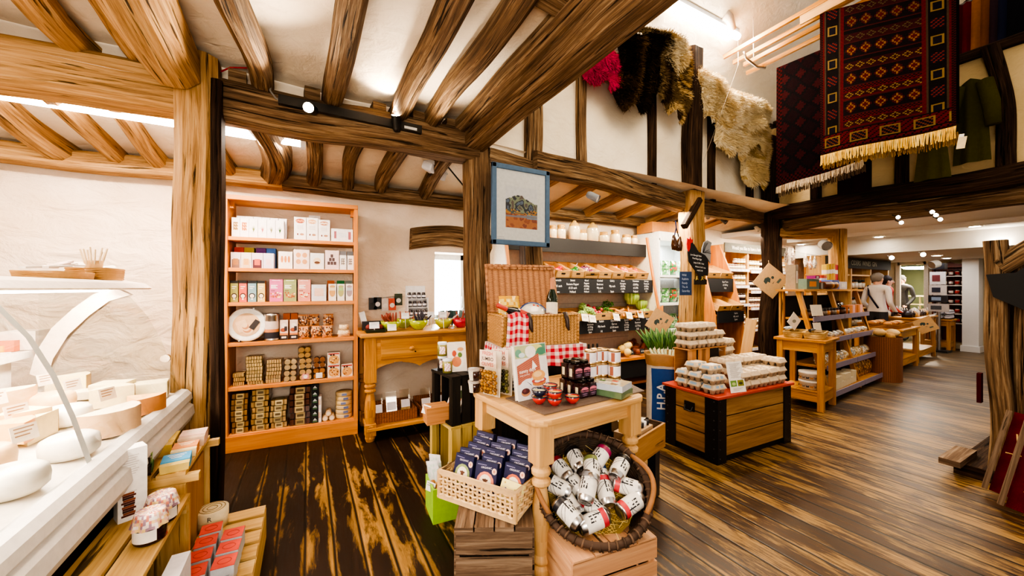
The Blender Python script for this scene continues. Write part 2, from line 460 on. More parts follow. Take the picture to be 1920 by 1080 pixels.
base = mixc(nt, math_n(nt, 'MULTIPLY', dist, .4), base, '#6d675c')
base = mixc(nt, 1., base, ramp(nt, wn.outputs[0], [(0., .68), (1., 1.)]), 'MULTIPLY'); seam = ramp(nt, edge, [(.425, 1.), (.475, .06)])
base = mixc(nt, 1., base, seam, 'MULTIPLY')
lk(nt, base, b.inputs['Base Color'])
lk(nt, ramp(nt, streak, [(.3, .34), (.7, .55)]), b.inputs['Roughness']); b.inputs['Specular IOR Level'].default_value = .4
bump(nt, b, math_n(nt, 'ADD', math_n(nt, 'MULTIPLY', seam, .8), math_n(nt, 'MULTIPLY', streak, .25)), .35, .006)
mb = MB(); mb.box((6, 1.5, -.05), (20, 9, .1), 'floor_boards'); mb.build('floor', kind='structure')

# ------------------------------------------------------------------ walls, ceilings
def wavy(mb, p, u, v, nu, nv, amp, m, sd):
    nrm = V(u).cross(V(v)).normalized()
    mb.grid(lambda a, b_: V(p) + V(u) * a + V(v) * b_ + nrm * amp * noise.noise((V(p) + V(u) * a + V(v) * b_) * 1.7 + V((sd, 0, 0))), nu, nv, m)
def S(name, mb, **k): return mb.build(name, kind='structure', **k)
WX0, WX1, WZ0, WZ1, WY = 1.2, 1.66, .93, 1.69, 3.95
mb = MB()
for (x0, z0, x1, z1) in ((-3.2, 0, WX0, 2.75), (WX1, 0, 13.5, 2.75), (WX0, 0, WX1, WZ0), (WX0, WZ1, WX1, 2.75)):
    wavy(mb, (x0, WY, z0), (x1 - x0, 0, 0), (0, 0, z1 - z0), max(2, int((x1 - x0) * 8)), max(2, int((z1 - z0) * 8)), .0, WALLM, 1)
for (a, b_) in (((WX0, WZ0), (WX1, WZ0)), ((WX1, WZ0), (WX1, WZ1)), ((WX1, WZ1), (WX0, WZ1)), ((WX0, WZ1), (WX0, WZ0))):
    mb.quad((a[0], WY, a[1]), (b_[0], WY, b_[1]), (b_[0], WY + .4, b_[1]), (a[0], WY + .4, a[1]), WALLM)
S('wall_back', mb)
mb = MB(); wavy(mb, (-3.2, -3, 0), (0, 7, 0), (0, 0, 2.75), 8, 4, .01, WALLM, 3); S('wall_left', mb)
mb = MB(); wavy(mb, (-3.2, -1.8, 2.66), (4.5, 0, 0), (0, 4.7, 0), 40, 40, .03, CEILM, 5); S('ceiling_near', mb)
mb = MB(); wavy(mb, (-3.2, 2.75, 2.47), (11, 0, 0), (0, 1.3, -.2), 90, 10, .02, CEILM, 9); S('ceiling_aisle', mb)
mb = MB(); mb.box((-.95, 2.93, 2.57), (4.5, .05, .34), CEILM); S('trim_infill', mb)
# window: frame and pane in the deep reveal, on the daylight side
fr_ = MB(); y = WY + .3
for (cx, cz, dx, dz) in ((WX0 + .03, 1.33, .06, .8), (WX1 - .03, 1.33, .06, .8), (1.43, WZ0 + .03, .46, .06), (1.43, WZ1 - .03, .46, .06)):
    fr_.box((cx, y, cz), (dx, .06, dz), MATTE, '#cfd0cf')
wo = S('window_1', fr_)
MB().quad((WX0 + .05, y + .01, WZ0 + .05), (WX1 - .05, y + .01, WZ0 + .05), (WX1 - .05, y + .01, WZ1 - .05), (WX0 + .05, y + .01, WZ1 - .05), GLASS).build('window_pane', wo)
mb = MB(); mb.tube([(WX1 - .05, y - .05, 1.2), (WX1 - .05, y - .07, 1.13), (WX1 - .05, y - .05, 1.06)], .008, 6, METAL, '#9a9a98'); mb.build('window_handle', wo)
# curved lintel over the window
timber((.93, WY - .03, 1.81), (1.95, WY - .03, 1.77), .16, .22, OAK, 'thick curved grey oak lintel over the small bright window', 'window_lintel', .02, bend=(0, .09), cham=.5)

# arcade line: tie beam, posts, plate
TB = 2.84
timber((-3.2, TB, 2.40), (-.62, TB, 2.43), .2, .25, OAKL, 'broad pale oak tie beam running off beyond the cheese counter', wob=.02, bend=(0, -.02))
timber((-.52, TB, 2.43), (1.2, TB, 2.44), .2, .24, OAK, 'heavy oak tie beam carrying the black spotlight track', wob=.02)
PL = timber((-.58, 2.78, 0), (-.56, 2.78, 2.64), .2, .2, OAKL, 'thick honey-coloured oak post beside the cheese counter', 'oak_post', .014, cham=.35)
timber((-.47, 2.74, 0), (-.455, 2.76, 2.5), .05, .14, OAKD, 'thin dark timber strip up the side of the oak post by the counter', 'oak_post', .012)
timber((1.26, 2.85, 0), (1.2, 2.85, 2.62), .19, .2, OAK, 'split grey-brown oak post left of the framed landscape picture', 'oak_post', .02, cham=.3)
timber((1.73, 2.82, 0), (1.73, 2.82, 3.0), .17, .15, OAK, 'grey-brown oak post behind the framed landscape picture', 'oak_post', .02)
mb = MB(); mb.box((0, 0, 0), (.105, .02, .13), GREYW); mb.build('timber_patch', None, T(1.295, 2.735, 1.27) @ RZ(0), 'dark square timber repair patch on the split oak post', 'patch', kind='structure')
mb = MB(); mb.box((0, 0, 0), (.14, .02, .3), OAK); mb.build('timber_patch', None, T(1.27, 2.735, .88), 'larger lower timber repair block on the split oak post', 'patch', kind='structure')
timber((-3.2, 3.84, 2.215), (-.2, 3.84, 2.22), .18, .13, OAKL, 'pale wall plate along the back wall above the cheese counter', 'wall_plate', .015)
timber((-.2, 3.84, 2.22), (4.2, 3.84, 2.24), .18, .12, OAK, 'grey-brown wall plate along the back wall above the tall bookcase', 'wall_plate', .015)
# ceiling joists of the near bay (curved, running from the tie beam over the viewer)
for (x, wd, bd, lab) in ((-1.45, .12, .03, 'leftmost joist of the near ceiling, above the counter'), (-1.07, .13, .05, 'stubby joist second from the left in the near ceiling'), (-.82, .09, .0, 'thin joist hard against the heavy beam above the oak post'),
                         (-.26, .12, -.06, 'bowed joist of the near ceiling, first right of the oak post'), (.14, .12, .05, 'joist of the near ceiling straight above the black spotlight'), (.555, .12, .03, 'pale joist of the near ceiling lit by the upturned spotlight'),
                         (.80, .11, .04, 'worm-eaten joist right of the brightly lit patch of ceiling'), (1.06, .13, .03, 'joist running close beside the big diagonal-looking beam')):
    timber((x, 2.93, 2.585), (x, -1.6, 2.62), wd, .14, OAKL if x < -.7 else OAK, lab, 'ceiling_joist', .028, 26, bend=(bd, 0), cham=.4)
for i, x in enumerate((-.38, .02, .44, .72, .98)):
    mb = MB(); mb.box((0, 0, 0), (.09, .1, .08), OAK); mb.build('joist_block', None, T(x, TB - .02, 2.575) @ RZ(4), 'small sawn timber block on top of the tie beam, %s from the oak post' % ORD[i], 'block', kind='structure')
timber((-.64, 2.66, 2.53), (-.68, -1.4, 2.50), .22, .26, OAKL, 'heavy dark-flanked beam running overhead from the post by the counter', wob=.03, cham=.35)
timber((1.165, 2.76, 2.525), (1.19, -1.4, 2.54), .18, .25, OAK, 'large oak bridging beam running overhead from the split post', wob=.02, cham=.2)
timber((1.2, 1.42, 2.66), (.9, 1.40, 2.66), .16, .16, OAK, 'short dark cross beam high at the top, meeting the bridging beam', wob=.02)
# joists of the far bay
for (x, wd, bd, lab, h) in ((-1.52, .15, .05, 'leftmost joist of the low ceiling by the back wall', .16), (-1.24, .10, .02, 'second joist from the left in the low ceiling by the back wall', .11), (-1.0, .10, .02, 'third joist from the left in the low ceiling by the back wall', .11),
                         (-.56, .10, .03, 'joist of the low ceiling just behind the oak post', .11), (-.28, .2, -.06, 'thick bowed brace above the left end of the bookcase', .2), (.03, .11, -.02, 'joist above the right end of the bookcase', .12),
                         (.33, .10, .03, 'pale joist second right of the bookcase end', .12), (.62, .11, .04, 'curved joist above the pine side table', .13), (1.03, .11, .02, 'straight joist near the split post in the low ceiling', .12)):
    timber((x, 2.9, 2.43 - h * .1), (x, 3.86, 2.27 - h * .1), wd, h + .02, OAKL if x < -.4 else OAK, lab, 'ceiling_joist', .02, 12, bend=(bd, 0), cham=.4)
for i, x in enumerate((1.62, 2.1, 2.62, 3.15, 3.7, 4.3, 4.9, 5.5)):
    timber((x, 2.86 + .085 * (x - 1.3), 2.40), (x, 3.9, 2.26), .11, .13, OAKL, 'honey-lit joist over the vegetable aisle, %s from the picture' % ORD[i], 'ceiling_joist', .02, 10, cham=.4)

# gallery (sheepskin) wall
GA, GB = V((1.30, 2.70, 0)), V((6.05, 3.10, 0)); GD = (GB - GA).normalized(); GN = V((GD.y, -GD.x, 0))
def gw(u, v, off=0.):        # pixel on the gallery wall plane (off = metres in front of it)
    r = ray(u, v); p = GA + GN * off; t = (p - V((0, 0, CAMH))).dot(GN) / r.dot(GN); return V((0, 0, CAMH)) + r * t
mb = MB(); mb.add([GA + V((0, .06, 2.42)), GB + V((0, .06, 2.42)), GB + V((0, .06, 3.86)), GA + V((0, .06, 3.95)), GA + V((0, .16, 2.42)), GB + V((0, .16, 2.42)), GB + V((0, .16, 3.86)), GA + V((0, .16, 3.95))],
       [(0, 1, 2, 3), (5, 4, 7, 6), (3, 2, 6, 7)], PANELM); S('wall_gallery', mb)
timber(GA + V((.4, .03, 2.40)), gw(1285, 378) + V((0, .06, .0)), .14, .2, OAK, 'oak mid rail under the dark sheepskins', wob=.02)
timber(gw(1300, 384) + V((0, .06, .0)), GB + V((-.05, .05, 2.38)), .14, .2, OAK, 'oak mid rail under the cream sheepskins', wob=.02)
timber(V((1.30, 2.8, 2.40)), V((1.70, 2.78, 2.36)), .1, .1, OAK, 'short oak rail between the two posts behind the picture', wob=.01)
def stud(u, vt, vb, w, lab, m=OAK, name='timber_stud', bx=0):
    a, b_ = gw(u, vb, .0), gw(u, vt, .0); b_.x, b_.y = a.x, a.y
    timber(a + V((0, .04, 0)), b_ + V((bx, .04, 0)), w, .1, m, lab, name, .012, 12)
stud(1093, 120, 312, .09, 'slim upright stud in the gallery wall below the pink sheepskin')
stud(1226, 150, 352, .10, 'slim upright stud below the grey-brown sheepskins', OAKD)
stud(1338, 190, 380, .10, 'slim dark stud below the first cream sheepskins', OAKD)
stud(1409, 235, 398, .10, 'slim dark stud below the last cream sheepskin', OAKD)
p = gw(1294, 300); timber((p.x, p.y - .02, 0), (p.x, p.y - .02, 2.45), .26, .2, OAKL, 'broad honey oak post behind the egg chest, hung with a rooster board', 'oak_post', .012, cham=.2)
timber((p.x, p.y - .03, 2.45), (p.x - .01, p.y - .03, 4.15), .2, .18, OAKD, 'dark upper post standing up between the sheepskins', 'oak_post', .025)
PR = p
a_ = gw(1283, 425, .11); timber(a_, gw(1310, 375, .11), .07, .07, OAKD, 'short dark diagonal brace on the honey oak post', 'oak_brace', .01)
timber((6.08, 3.05, 0), (6.05, 3.05, 2.4), .27, .24, OAKD, 'dark gnarled corner post hung with a kraft paper sign', 'oak_post', .035, cham=.5)
timber((6.05, 3.05, 2.4), (6.02, 3.05, 3.55), .24, .18, OAKD, 'dark upper corner post where the two gallery walls meet', 'oak_post', .03)

# rug wall (far side of the hall) and the low room beyond
RXW = 6.05
def rw(u, v, off=0.): return ox(u, v, RXW - off)
mb = MB(); mb.add([(6.1, 3.1, 2.42), (6.1, -2.6, 2.42), (6.1, -2.6, 3.68), (6.1, 3.1, 3.68), (6.2, 3.1, 2.42), (6.2, -2.6, 2.42), (6.2, -2.6, 3.68), (6.2, 3.1, 3.68)], [(1, 0, 3, 2), (4, 5, 6, 7), (3, 7, 6, 2)], RUGW); mb.box((6.28, .25, 2.33), (.14, 5.7, .26), RUGW); S('wall_rugs', mb)
timber((6.05, 3.0, 2.40), (6.05, -2.6, 2.42), .2, .2, OAKD, 'long dark beam along the foot of the rug wall', wob=.02, seg=30)
timber((6.22, 2.9, 2.22), (6.22, -2.6, 2.24), .2, .17, OAK, 'second lower beam behind the long dark beam, carrying spotlights', wob=.025, seg=30)
timber((6.1, 3.0, 3.72), (6.1, -2.6, 3.74), .16, .09, OAKD, 'dark handrail capping the rug wall', wob=.01, seg=30)
for (u, vt, vb, wd, lab, bx) in ((1530, 250, 402, .13, 'short stud behind the smaller rug', 0), (1692, 170, 378, .15, 'stud behind the fringe of the patterned rug', 0)):
    a, c = rw(u, vb), rw(u, vt); timber((6.07, a.y, a.z), (6.07, a.y, 3.6), wd, .1, OAKD, lab, 'timber_stud', .012)
a, c = rw(1895, 335), rw(1862, 88); timber((6.06, a.y, a.z), (6.06, c.y, c.z), .16, .12, OAKD, 'crooked dark stud right of the patterned rug', 'timber_stud', .03, bend=(.04, 0))
# low far room
mb = MB(); mb.box((7.6, .65, 2.2), (2.6, 7.5, .08), WHITEC); S('ceiling_low', mb)
mb = MB(); mb.box((11.3, .65, 1.93), (5.0, 7.5, .06), WHITEC); S('ceiling_far', mb)
mb = MB(); mb.box((8.75, .6, 2.05), (.16, 6.6, .3), WHITEC); mb.box((7.55, .2, 2.14), (.12, 6.6, .07), WHITEC); S('trim_bulkhead', mb)
CRM = plaster('cream_wall', '#d8caa6', '#e6dbbd', 1., .08); GRN = plaster('green_wall', '#39402c', '#4b5239', 1., .08)
EX = 12.2
p0, p1, p2, p3, p4, p5 = [ox(u, 560, EX).y for u in (1560, 1685, 1738, 1756, 1800, 1835)]
mb = MB(); mb.box((EX + .05, (p0 + 3 + p1) / 2, 1.), (.1, p0 + 3 - p1, 2.), CRM); mb.box((EX + .05, (p2 + p3) / 2, 1.), (.1, p2 - p3, 2.), CRM); mb.box((EX + .05, (p3 - 4) , 1.), (.1, 8, 2.), CRM); S('wall_end', mb)
mb = MB(); mb.box((EX + 2.2, (p1 + p2) / 2, 1.), (.1, 5, 2.2), GRN); mb.box((EX + 1.2, p1 + 1.5, 1.), (2.2, .1, 2.2), GRN); mb.box((EX + 1.2, p2 - 1.3, 1.), (2.2, .1, 2.2), GRN); mb.box((EX + 1.2, (p1 + p2) / 2, 1.95), (2.2, 5, .05), GRN); S('wall_green_room', mb)
mb = MB()
for yy in (p1, p2): mb.box((EX - .02, yy, 1.), (.08, .07, 2.), MATTE, '#efe6d2')
mb.box((EX - .02, (p1 + p2) / 2, 1.88), (.08, p1 - p2, .1), MATTE, '#efe6d2'); S('door_1', mb)
pw = oz(1815, 660, 0); mb = MB(); mb.box((pw.x + .15, pw.y - .03, .95), (.3, .22, 1.92), WHITEC); mb.box((pw.x + .14, pw.y - .03, .06), (.34, .26, .12), WHITEC); S('pillar_white', mb)
mb = MB(); mb.box((10.2, -3.1, 1.2), (8, .1, 2.4), CRM); S('wall_right', mb)
# right-hand outer boundary of the far room and the upper floor seen over the rug wall
mb = MB(); mb.quad((6.2, 3.1, 3.0), (6.2, -3, 3.0), (9.6, -3, 3.0), (9.6, 3.1, 3.0), OAKD); S('floor_upper', mb)
# hall roof
mb = MB(); f0 = lambda y: 4.75 + .8 * (2.9 - y)
wavy(mb, (1.3, 4.4, f0(4.4)), (8.5, 0, 0), (0, -5.5, .8 * 5.5), 10, 8, .02, PANELM, 2); S('ceiling_hall', mb)
mb = MB(); mb.quad((9.2, 4.5, 2.3), (9.2, -3, 2.3), (9.2, -3, 9), (9.2, 4.5, 9), PANELM); S('wall_gable', mb)
timber((7.6, 4.0, 2.9), (7.6, .6, 5.6), .2, .22, OAKD, 'dark sloping roof brace high behind the clothes airer', 'roof_truss', .03)
timber((7.7, 3.9, 3.3), (7.7, 3.0, 3.6), .16, .18, OAKL, 'honey oak brace under the roof behind the airer', 'roof_truss', .03)
timber((6.9, 3.6, 3.55), (6.9, 1.6, 3.62), .14, .16, OAKL, 'honey beam under the roof carrying the tea room sign', 'oak_beam', .02)
timber((3.2, 3.6, f0(3.6) - .1), (9, 3.6, f0(3.6) - .1), .16, .16, OAKD, 'dark purlin under the sloping roof above the sheepskins', 'roof_purlin', .02)

# ------------------------------------------------------------------ lamps that are seen, with the light they give; one added fill
mb = MB(); mb.cyl((-1.9, 3.08, 2.335), (-.05, 3.08, 2.335), .022, 10, TUBE)
tl = thing('fluorescent_light', I4, 'long glowing fluorescent tube under the tie beam above the cheese counter', 'light')
mb.build('tube', tl); mb = MB(); mb.box((-.98, 3.08, 2.385), (1.9, .07, .05), MATTE, '#f4f2ee'); mb.box((-1.92, 3.08, 2.34), (.03, .05, .07), MATTE, '#eee'); mb.box((-.035, 3.08, 2.34), (.03, .05, .07), MATTE, '#eee'); mb.build('housing', tl)
lamp('tube_glow', 'AREA', (-.98, 3.08, 2.30), 36, (1, .82, .66), 1.8, (-.98, 3.08, 0), size_y=.1)
a, c = oy(1265, 8, 2.92), oy(1384, 70, 2.92); h = thing('fluorescent_light', I4, 'bright fluorescent strip fixed under the hall roof above the sheepskins', 'light')
mb = MB(); mb.cyl(a, c, .04, 10, TUBE); mb.build('tube', h); mb = MB(); mb.box((0, 0, 0), ((c - a).length, .1, .05), MATTE, '#eee'); mb.build('housing', h, frame((a + c) / 2 + V((0, .03, .07)), c - a, (0, 1, 0)))
lamp('hall_tube_glow', 'AREA', (a + c) / 2 + V((0, -.1, -.05)), 60, (1, .8, .62), 1.4, (a + c) / 2 + V((0, -.3, -3)), size_y=.15)
# tube off to the left, seen at the corner of the ceiling
mb = MB(); mb.cyl((-1.75, 2.0, 2.58), (-1.75, .6, 2.58), .03, 8, TUBE); t3 = thing('fluorescent_light', I4, 'glowing tube at the far upper left between the ceiling joists', 'light'); mb.build('tube', t3)
lamp('left_tube_glow', 'AREA', (-1.75, 1.3, 2.5), 26, (1, .82, .66), .15, (-1.6, 1.5, 0), size_y=1.4)
# black track with two spotlights on the tie beam
tr = thing('spotlight_track', I4, 'black spotlight track screwed to the face of the tie beam', 'light track')
a, c = oy(522, 187, 2.72), oy(790, 245, 2.72)
mb = MB(); mb.box((0, 0, 0), ((c - a).length, .035, .055), SATIN, '#111111'); mb.build('track_bar', tr, frame((a + c) / 2, c - a, (0, 1, 0)))
mb = MB(); mb.box((0, 0, 0), (.09, .006, .018), SATIN, '#d8d8d4'); mb.build('track_label', tr, frame(oy(770, 241, 2.70), c - a, (0, 1, 0)))
mb = MB(); q = oy(510, 165, 2.72); mb.tube([q + V((0, 0, .05)), q + V((-.01, 0, -.02)), q + V((.02, 0, -.06)), a], .006, 6, SATIN, '#77736c'); mb.build('cable', tr)
def spot(p, d, lab, lit=True, col='#151515', r=.03, L=.09, arm=V((0, .05, .03)), power=0., sp=80):
    d = V(d).normalized(); t = thing('spotlight', I4, lab, 'spotlight', None)
    mb = MB(); mb.cyl(p - d * L, p, r, 14, SATIN, col, r * 1.05, cap=False); mb.cyl(p - d * (L + .02), p - d * L, r * .7, 12, SATIN, col, r); mb.build('lamp_housing', t)
    mb = MB(); mb.cyl(p - d * L * .6, p - d * L * .6 + arm, .008, 6, SATIN, col); mb.build('bracket', t)
    mb = MB(); mb.cyl(p - d * .012, p - d * .008, r * .92, 14, LAMP if lit else METAL, '#dddddd'); mb.build('bulb', t)
    if power: lamp('spot_beam', 'SPOT', p + d * .03, power, WARM, .03, p + d, sp)
    return t
spot(oy(578, 202, 2.63), (-.35, -1, -.28), 'black spotlight shining straight at the viewer from the track', power=40, sp=110)
spot(oy(742, 216, 2.66), (-.2, -.55, .8), 'black spotlight on the track turned up to light the ceiling', power=25, sp=110)
lamp('up_spot', 'SPOT', (.72, 2.45, 2.2), 14, (1, .85, .66), .05, (.72, 2.3, 2.66), 100)
spot(gw(1122, 374, .15), (.5, -.7, -.5), 'grey spotlight clamped under the gallery rail right of the picture', False, '#8b8f96', .035, .1)
spot(gw(1328, 408, -.25), (-.3, -.6, -.6), 'small chrome spotlight behind the honey oak post', False, '#c9c9c6', .03, .08)
spot(gw(1362, 418, -.25), (.2, -.6, -.6), 'small dark spotlight in the aisle ceiling, second behind the honey oak post', False, '#3a3632', .03, .07)
spot(gw(1424, 432, -.2), (-.2, -.6, -.5), 'small chrome spotlight close to the gnarled corner post', False, '#d9d6cf', .03, .08)
g = gw(1240, 381, -.12); mb = MB(); mb.blob(g, (.025, .025, .025), LAMP); mb.build('spot_bulb', None, None, 'bright round bulb glowing under the gallery rail', 'bulb')
for i, (u, v, lab) in enumerate(((1684, 408, 'pair member of the beam spotlights, white globe end'), (1690, 418, 'lower white spotlight globe under the dark beam'), (1748, 398, 'upper of three glowing spotlights in a row under the beam'), (1755, 404, 'middle of three glowing spotlights in a row under the beam'), (1763, 412, 'lowest of three glowing spotlights in a row under the beam'))):
    spot(ox(u, v, 5.95), (-1, -.3, -.3), lab, True, '#2a2520', .019, .06, power=6 if i in (0, 3) else 0)
spot(ox(1551, 462, 6.0), (-.6, -.6, -.3), 'big chrome bell spotlight left of the short timber post', False, '#d5d5d2', .06, .12)
spot(ox(1672, 484, 8.3), (-.8, -.3, -.2), 'dazzling white spotlight on the far ceiling', True, '#ddd', .03, .06, power=5)
spot(ox(1731, 478, 8.4), (-.8, -.2, -.3), 'smaller dazzling spotlight further right on the far ceiling', True, '#ddd', .03, .06)
spot(ox(1746, 498, 8.8), (-.8, .5, -.3), 'round white camera-like spotlight beside the card rack pillar', False, '#e0e0e0', .06, .1)
for i, (u, v, z) in enumerate(((1828, 425, 2.155), (1849, 440, 2.155), (1648, 445, 2.155), (1682, 454, 2.155), (1502, 459, 2.155), (1873, 462, 1.895), (1883, 470, 1.895), (1757, 480, 1.895), (1775, 485, 1.895), (1789, 490, 1.895), (1836, 492, 1.895), (1690, 494, 1.895))):
    p = oz(u, v, z); mb = MB(T(*p)); t = thing('downlight', T(*p), 'recessed round ceiling downlight, %s nearest the viewer%s' % (ORD[i], ' in the low white ceiling' if z > 2 else ' among those beyond the bulkhead'), 'downlight', 'downlights in the white ceiling')
    r = .055; mb = MB(); mb.cyl((0, 0, -.001), (0, 0, .02), r, 16, LAMP); mb.build('lens', t); mb = MB(); mb.lathe([(r, -.004), (r * 1.3, -.004), (r * 1.35, .004)], 16, MATTE, '#eeeae2'); mb.build('bezel', t)
for (x, y) in ((7.2, 1.8), (7.2, .2), (9.6, 2.4), (9.8, 1.2), (11.2, 2.6), (11.2, .9)):
    lamp('downlight_glow', 'AREA', (x, y, 2.1 if x < 8 else 1.86), 7 if x < 8 else 4, (1, .84, .62) if x < 9 else (.95, .93, 1), .5, (x, y, 0))
lamp('added_ceiling_fill', 'AREA', (-.3, -.7, 1.5), 34, (1, .88, .74), 1.0, (.2, 1.9, 2.7))  # added fill from behind the camera, brightens the near ceiling and joists
lamp('green_room_glow', 'POINT', (EX + 1.5, (p1 + p2) / 2 - .5, 1.7), 6, (1, .9, .7), .2)
# warm lamps over the aisle and hall
for (x, y, z, pw_) in ((2.6, 3.0, 2.22, 16), (3.7, 3.0, 2.22, 16), (5.0, 3.05, 2.2, 20), (6.6, 3.0, 2.1, 12)):
    lamp('aisle_glow', 'AREA', (x, y, z), pw_, (1, .84, .62), .35, (x, y + .35, 0))
lamp('hall_glow', 'AREA', (2.7, 1.1, 3.9), 36, (1, .80, .56), 1.6, (3.4, 1.1, 0))
lamp('window_light', 'AREA', (1.43, WY + .45, 1.35), 18, (.9, .95, 1), .5, (1.2, 1., .9), size_y=.8)

t = thing('emergency_light', T(*oy(815, 322, 3.3)) @ RZ(50) @ RX(20), 'white bulkhead emergency light on the low ceiling left of the split post', 'light'); MB().box((0, 0, 0), (.34, .1, .07), SATIN, '#e4e6ea').build('diffuser', t, bevel=.02); MB().box((0, 0, .045), (.3, .12, .03), SATIN, '#cfd2d6').build('housing', t)
mb = MB(); mb.cyl(oy(833, 305, 3.2), oy(870, 350, 3.25), .007, 6, SATIN, '#222222'); mb.build('black_rod', None, None, 'thin black rod slanting under the low ceiling beside the split post', 'rod')
mb = MB(); mb.tube([oy(414, 135, 2.80), oy(432, 127, 2.80), oy(468, 128, 2.78), oy(474, 118, 2.7), oy(476, 80, 2.5)], .005, 5, SATIN, '#b01c1c'); mb.build('red_cable', None, None, 'red cable running along the top of the tie beam by the oak post', 'cable')
mb = MB(); mb.box((-1.75, 1.3, 2.625), (.1, 1.5, .06), MATTE, '#eee'); mb.build('housing', t3)
# ------------------------------------------------------------------ cheese counter
CY0, CY1 = .25, 2.62
cc = thing('cheese_counter', (-.9, 0, 0), 'white curved-glass serve-over cheese counter with a silver bumper rail', 'counter')
def cm(): return MB(T(.9, 0, 0))
prof = [(-.608, .75), (-.645, .90), (-.685, 1.03), (-.735, 1.15), (-.80, 1.25), (-.88, 1.31)]
def gp(t):
    t *= len(prof) - 1; i = min(int(t), len(prof) - 2); f = t - i
    return prof[i][0] * (1 - f) + prof[i + 1][0] * f, prof[i][1] * (1 - f) + prof[i + 1][1] * f
for (a, b_) in ((CY0, 1.65), (1.67, CY1)):
    mb = cm(); mb.grid(lambda u, v: (gp(v)[0], a + (b_ - a) * u, gp(v)[1]), 2, 20, GLASS); mb.build('curved_glass', cc)
mb = cm(); mb.grid(lambda u, v: (gp(v)[0] + .006, 1.645 + .03 * u, gp(v)[1] + .004), 1, 20, SATIN, '#cfd6d4'); mb.build('glass_joint', cc)
mb = cm(); mb.add([(x, CY1, z) for x, z in prof] + [(-1.12, CY1, 1.31), (-1.12, CY1, .75)], [tuple(range(8))], GLASS); mb.build('end_glass', cc)
mb = cm(); e = [(-1.14, .9), (-1.12, 1.0), (-1.07, 1.11), (-1.0, 1.2), (-.93, 1.27), (-.85, 1.3)]
vs = [(x, CY1 - .02, z) for x, z in e] + [(x + .055, CY1 - .02, z - .035) for x, z in e]
mb.add(vs, [(i, i + 1, i + 7, i + 6) for i in range(5)], SATIN, '#d8c8ba'); mb.add([(x, y + .04, z) for x, y, z in vs], [(i, i + 1, i + 7, i + 6) for i in range(5)], SATIN, '#d8c8ba'); mb.build('end_arm', cc)
mb = cm(); pc = [(-.80, 1.292), (-.79, 1.30), (-.82, 1.325), (-.9, 1.34), (-1.24, 1.34), (-1.25, 1.33), (-1.25, 1.30)]
mb.prism(pc, -2.88, -CY0, SATIN, '#f0e6dc', RX(90)); mb.build('canopy', cc)
mb = cm(); mb.box((-.9, 1.45, 1.288), (.05, 2.3, .012), TUBE); mb.build('light_strip', cc)
lamp('counter_light', 'AREA', (-.92, 1.5, 1.27), 20, (1, .85, .7), .12, (-.92, 1.5, 0), size_y=2.1)
mb = cm(); pr = [(-.62, .745), (-.60, .757), (-.575, .75), (-.558, .73), (-.555, .70), (-.565, .685), (-.62, .685)]
mb.prism(pr, -CY1, -CY0, SATIN, '#dedad4', RX(90)); mb.build('bumper_rail', cc)
mb = cm(); pr = [(-.7, .683), (-.575, .683), (-.55, .665), (-.545, .62), (-.565, .58), (-.60, .565), (-.7, .56)]
mb.prism(pr, -CY1, -CY0, SATIN, '#d5d1cc', RX(90)); mb.build('lower_rail', cc)
mb = cm(); mb.box((-.95, (CY0 + CY1) / 2, .28), (.56, CY1 - CY0, .56), SATIN, '#0c0b0a'); mb.build('plinth', cc)
mb = cm(); mb.quad((-.61, CY0, .735), (-.61, CY1, .735), (-1.2, CY1, .82), (-1.2, CY0, .82), SATIN, '#f2e9dc'); mb.quad((-.61, CY0, .735), (-.61, CY1, .735), (-.61, CY1, .65), (-.61, CY0, .65), SATIN, '#eee'); mb.box((-1.22, (CY0 + CY1) / 2, .88), (.03, CY1 - CY0, .25), SATIN, '#f1e7dd'); mb.build('display_deck', cc)
mb = cm(); mb.box((-1.33, 1.6, .985), (.34, 2.6, .03), SATIN, '#f4ece4'); mb.box((-1.45, 1.6, .48), (.1, 2.5, .95), SATIN, '#e9e0d8'); mb.build('service_shelf', cc)
mb = cm(); mb.cyl((-.66, CY1 - .005, .93), (-.66, CY1 - .03, .93), .02, 12, METAL, '#d8d0c8'); mb.build('glass_clamp', cc)
def deck(x): return .735 + (-.61 - x) / .59 * .085

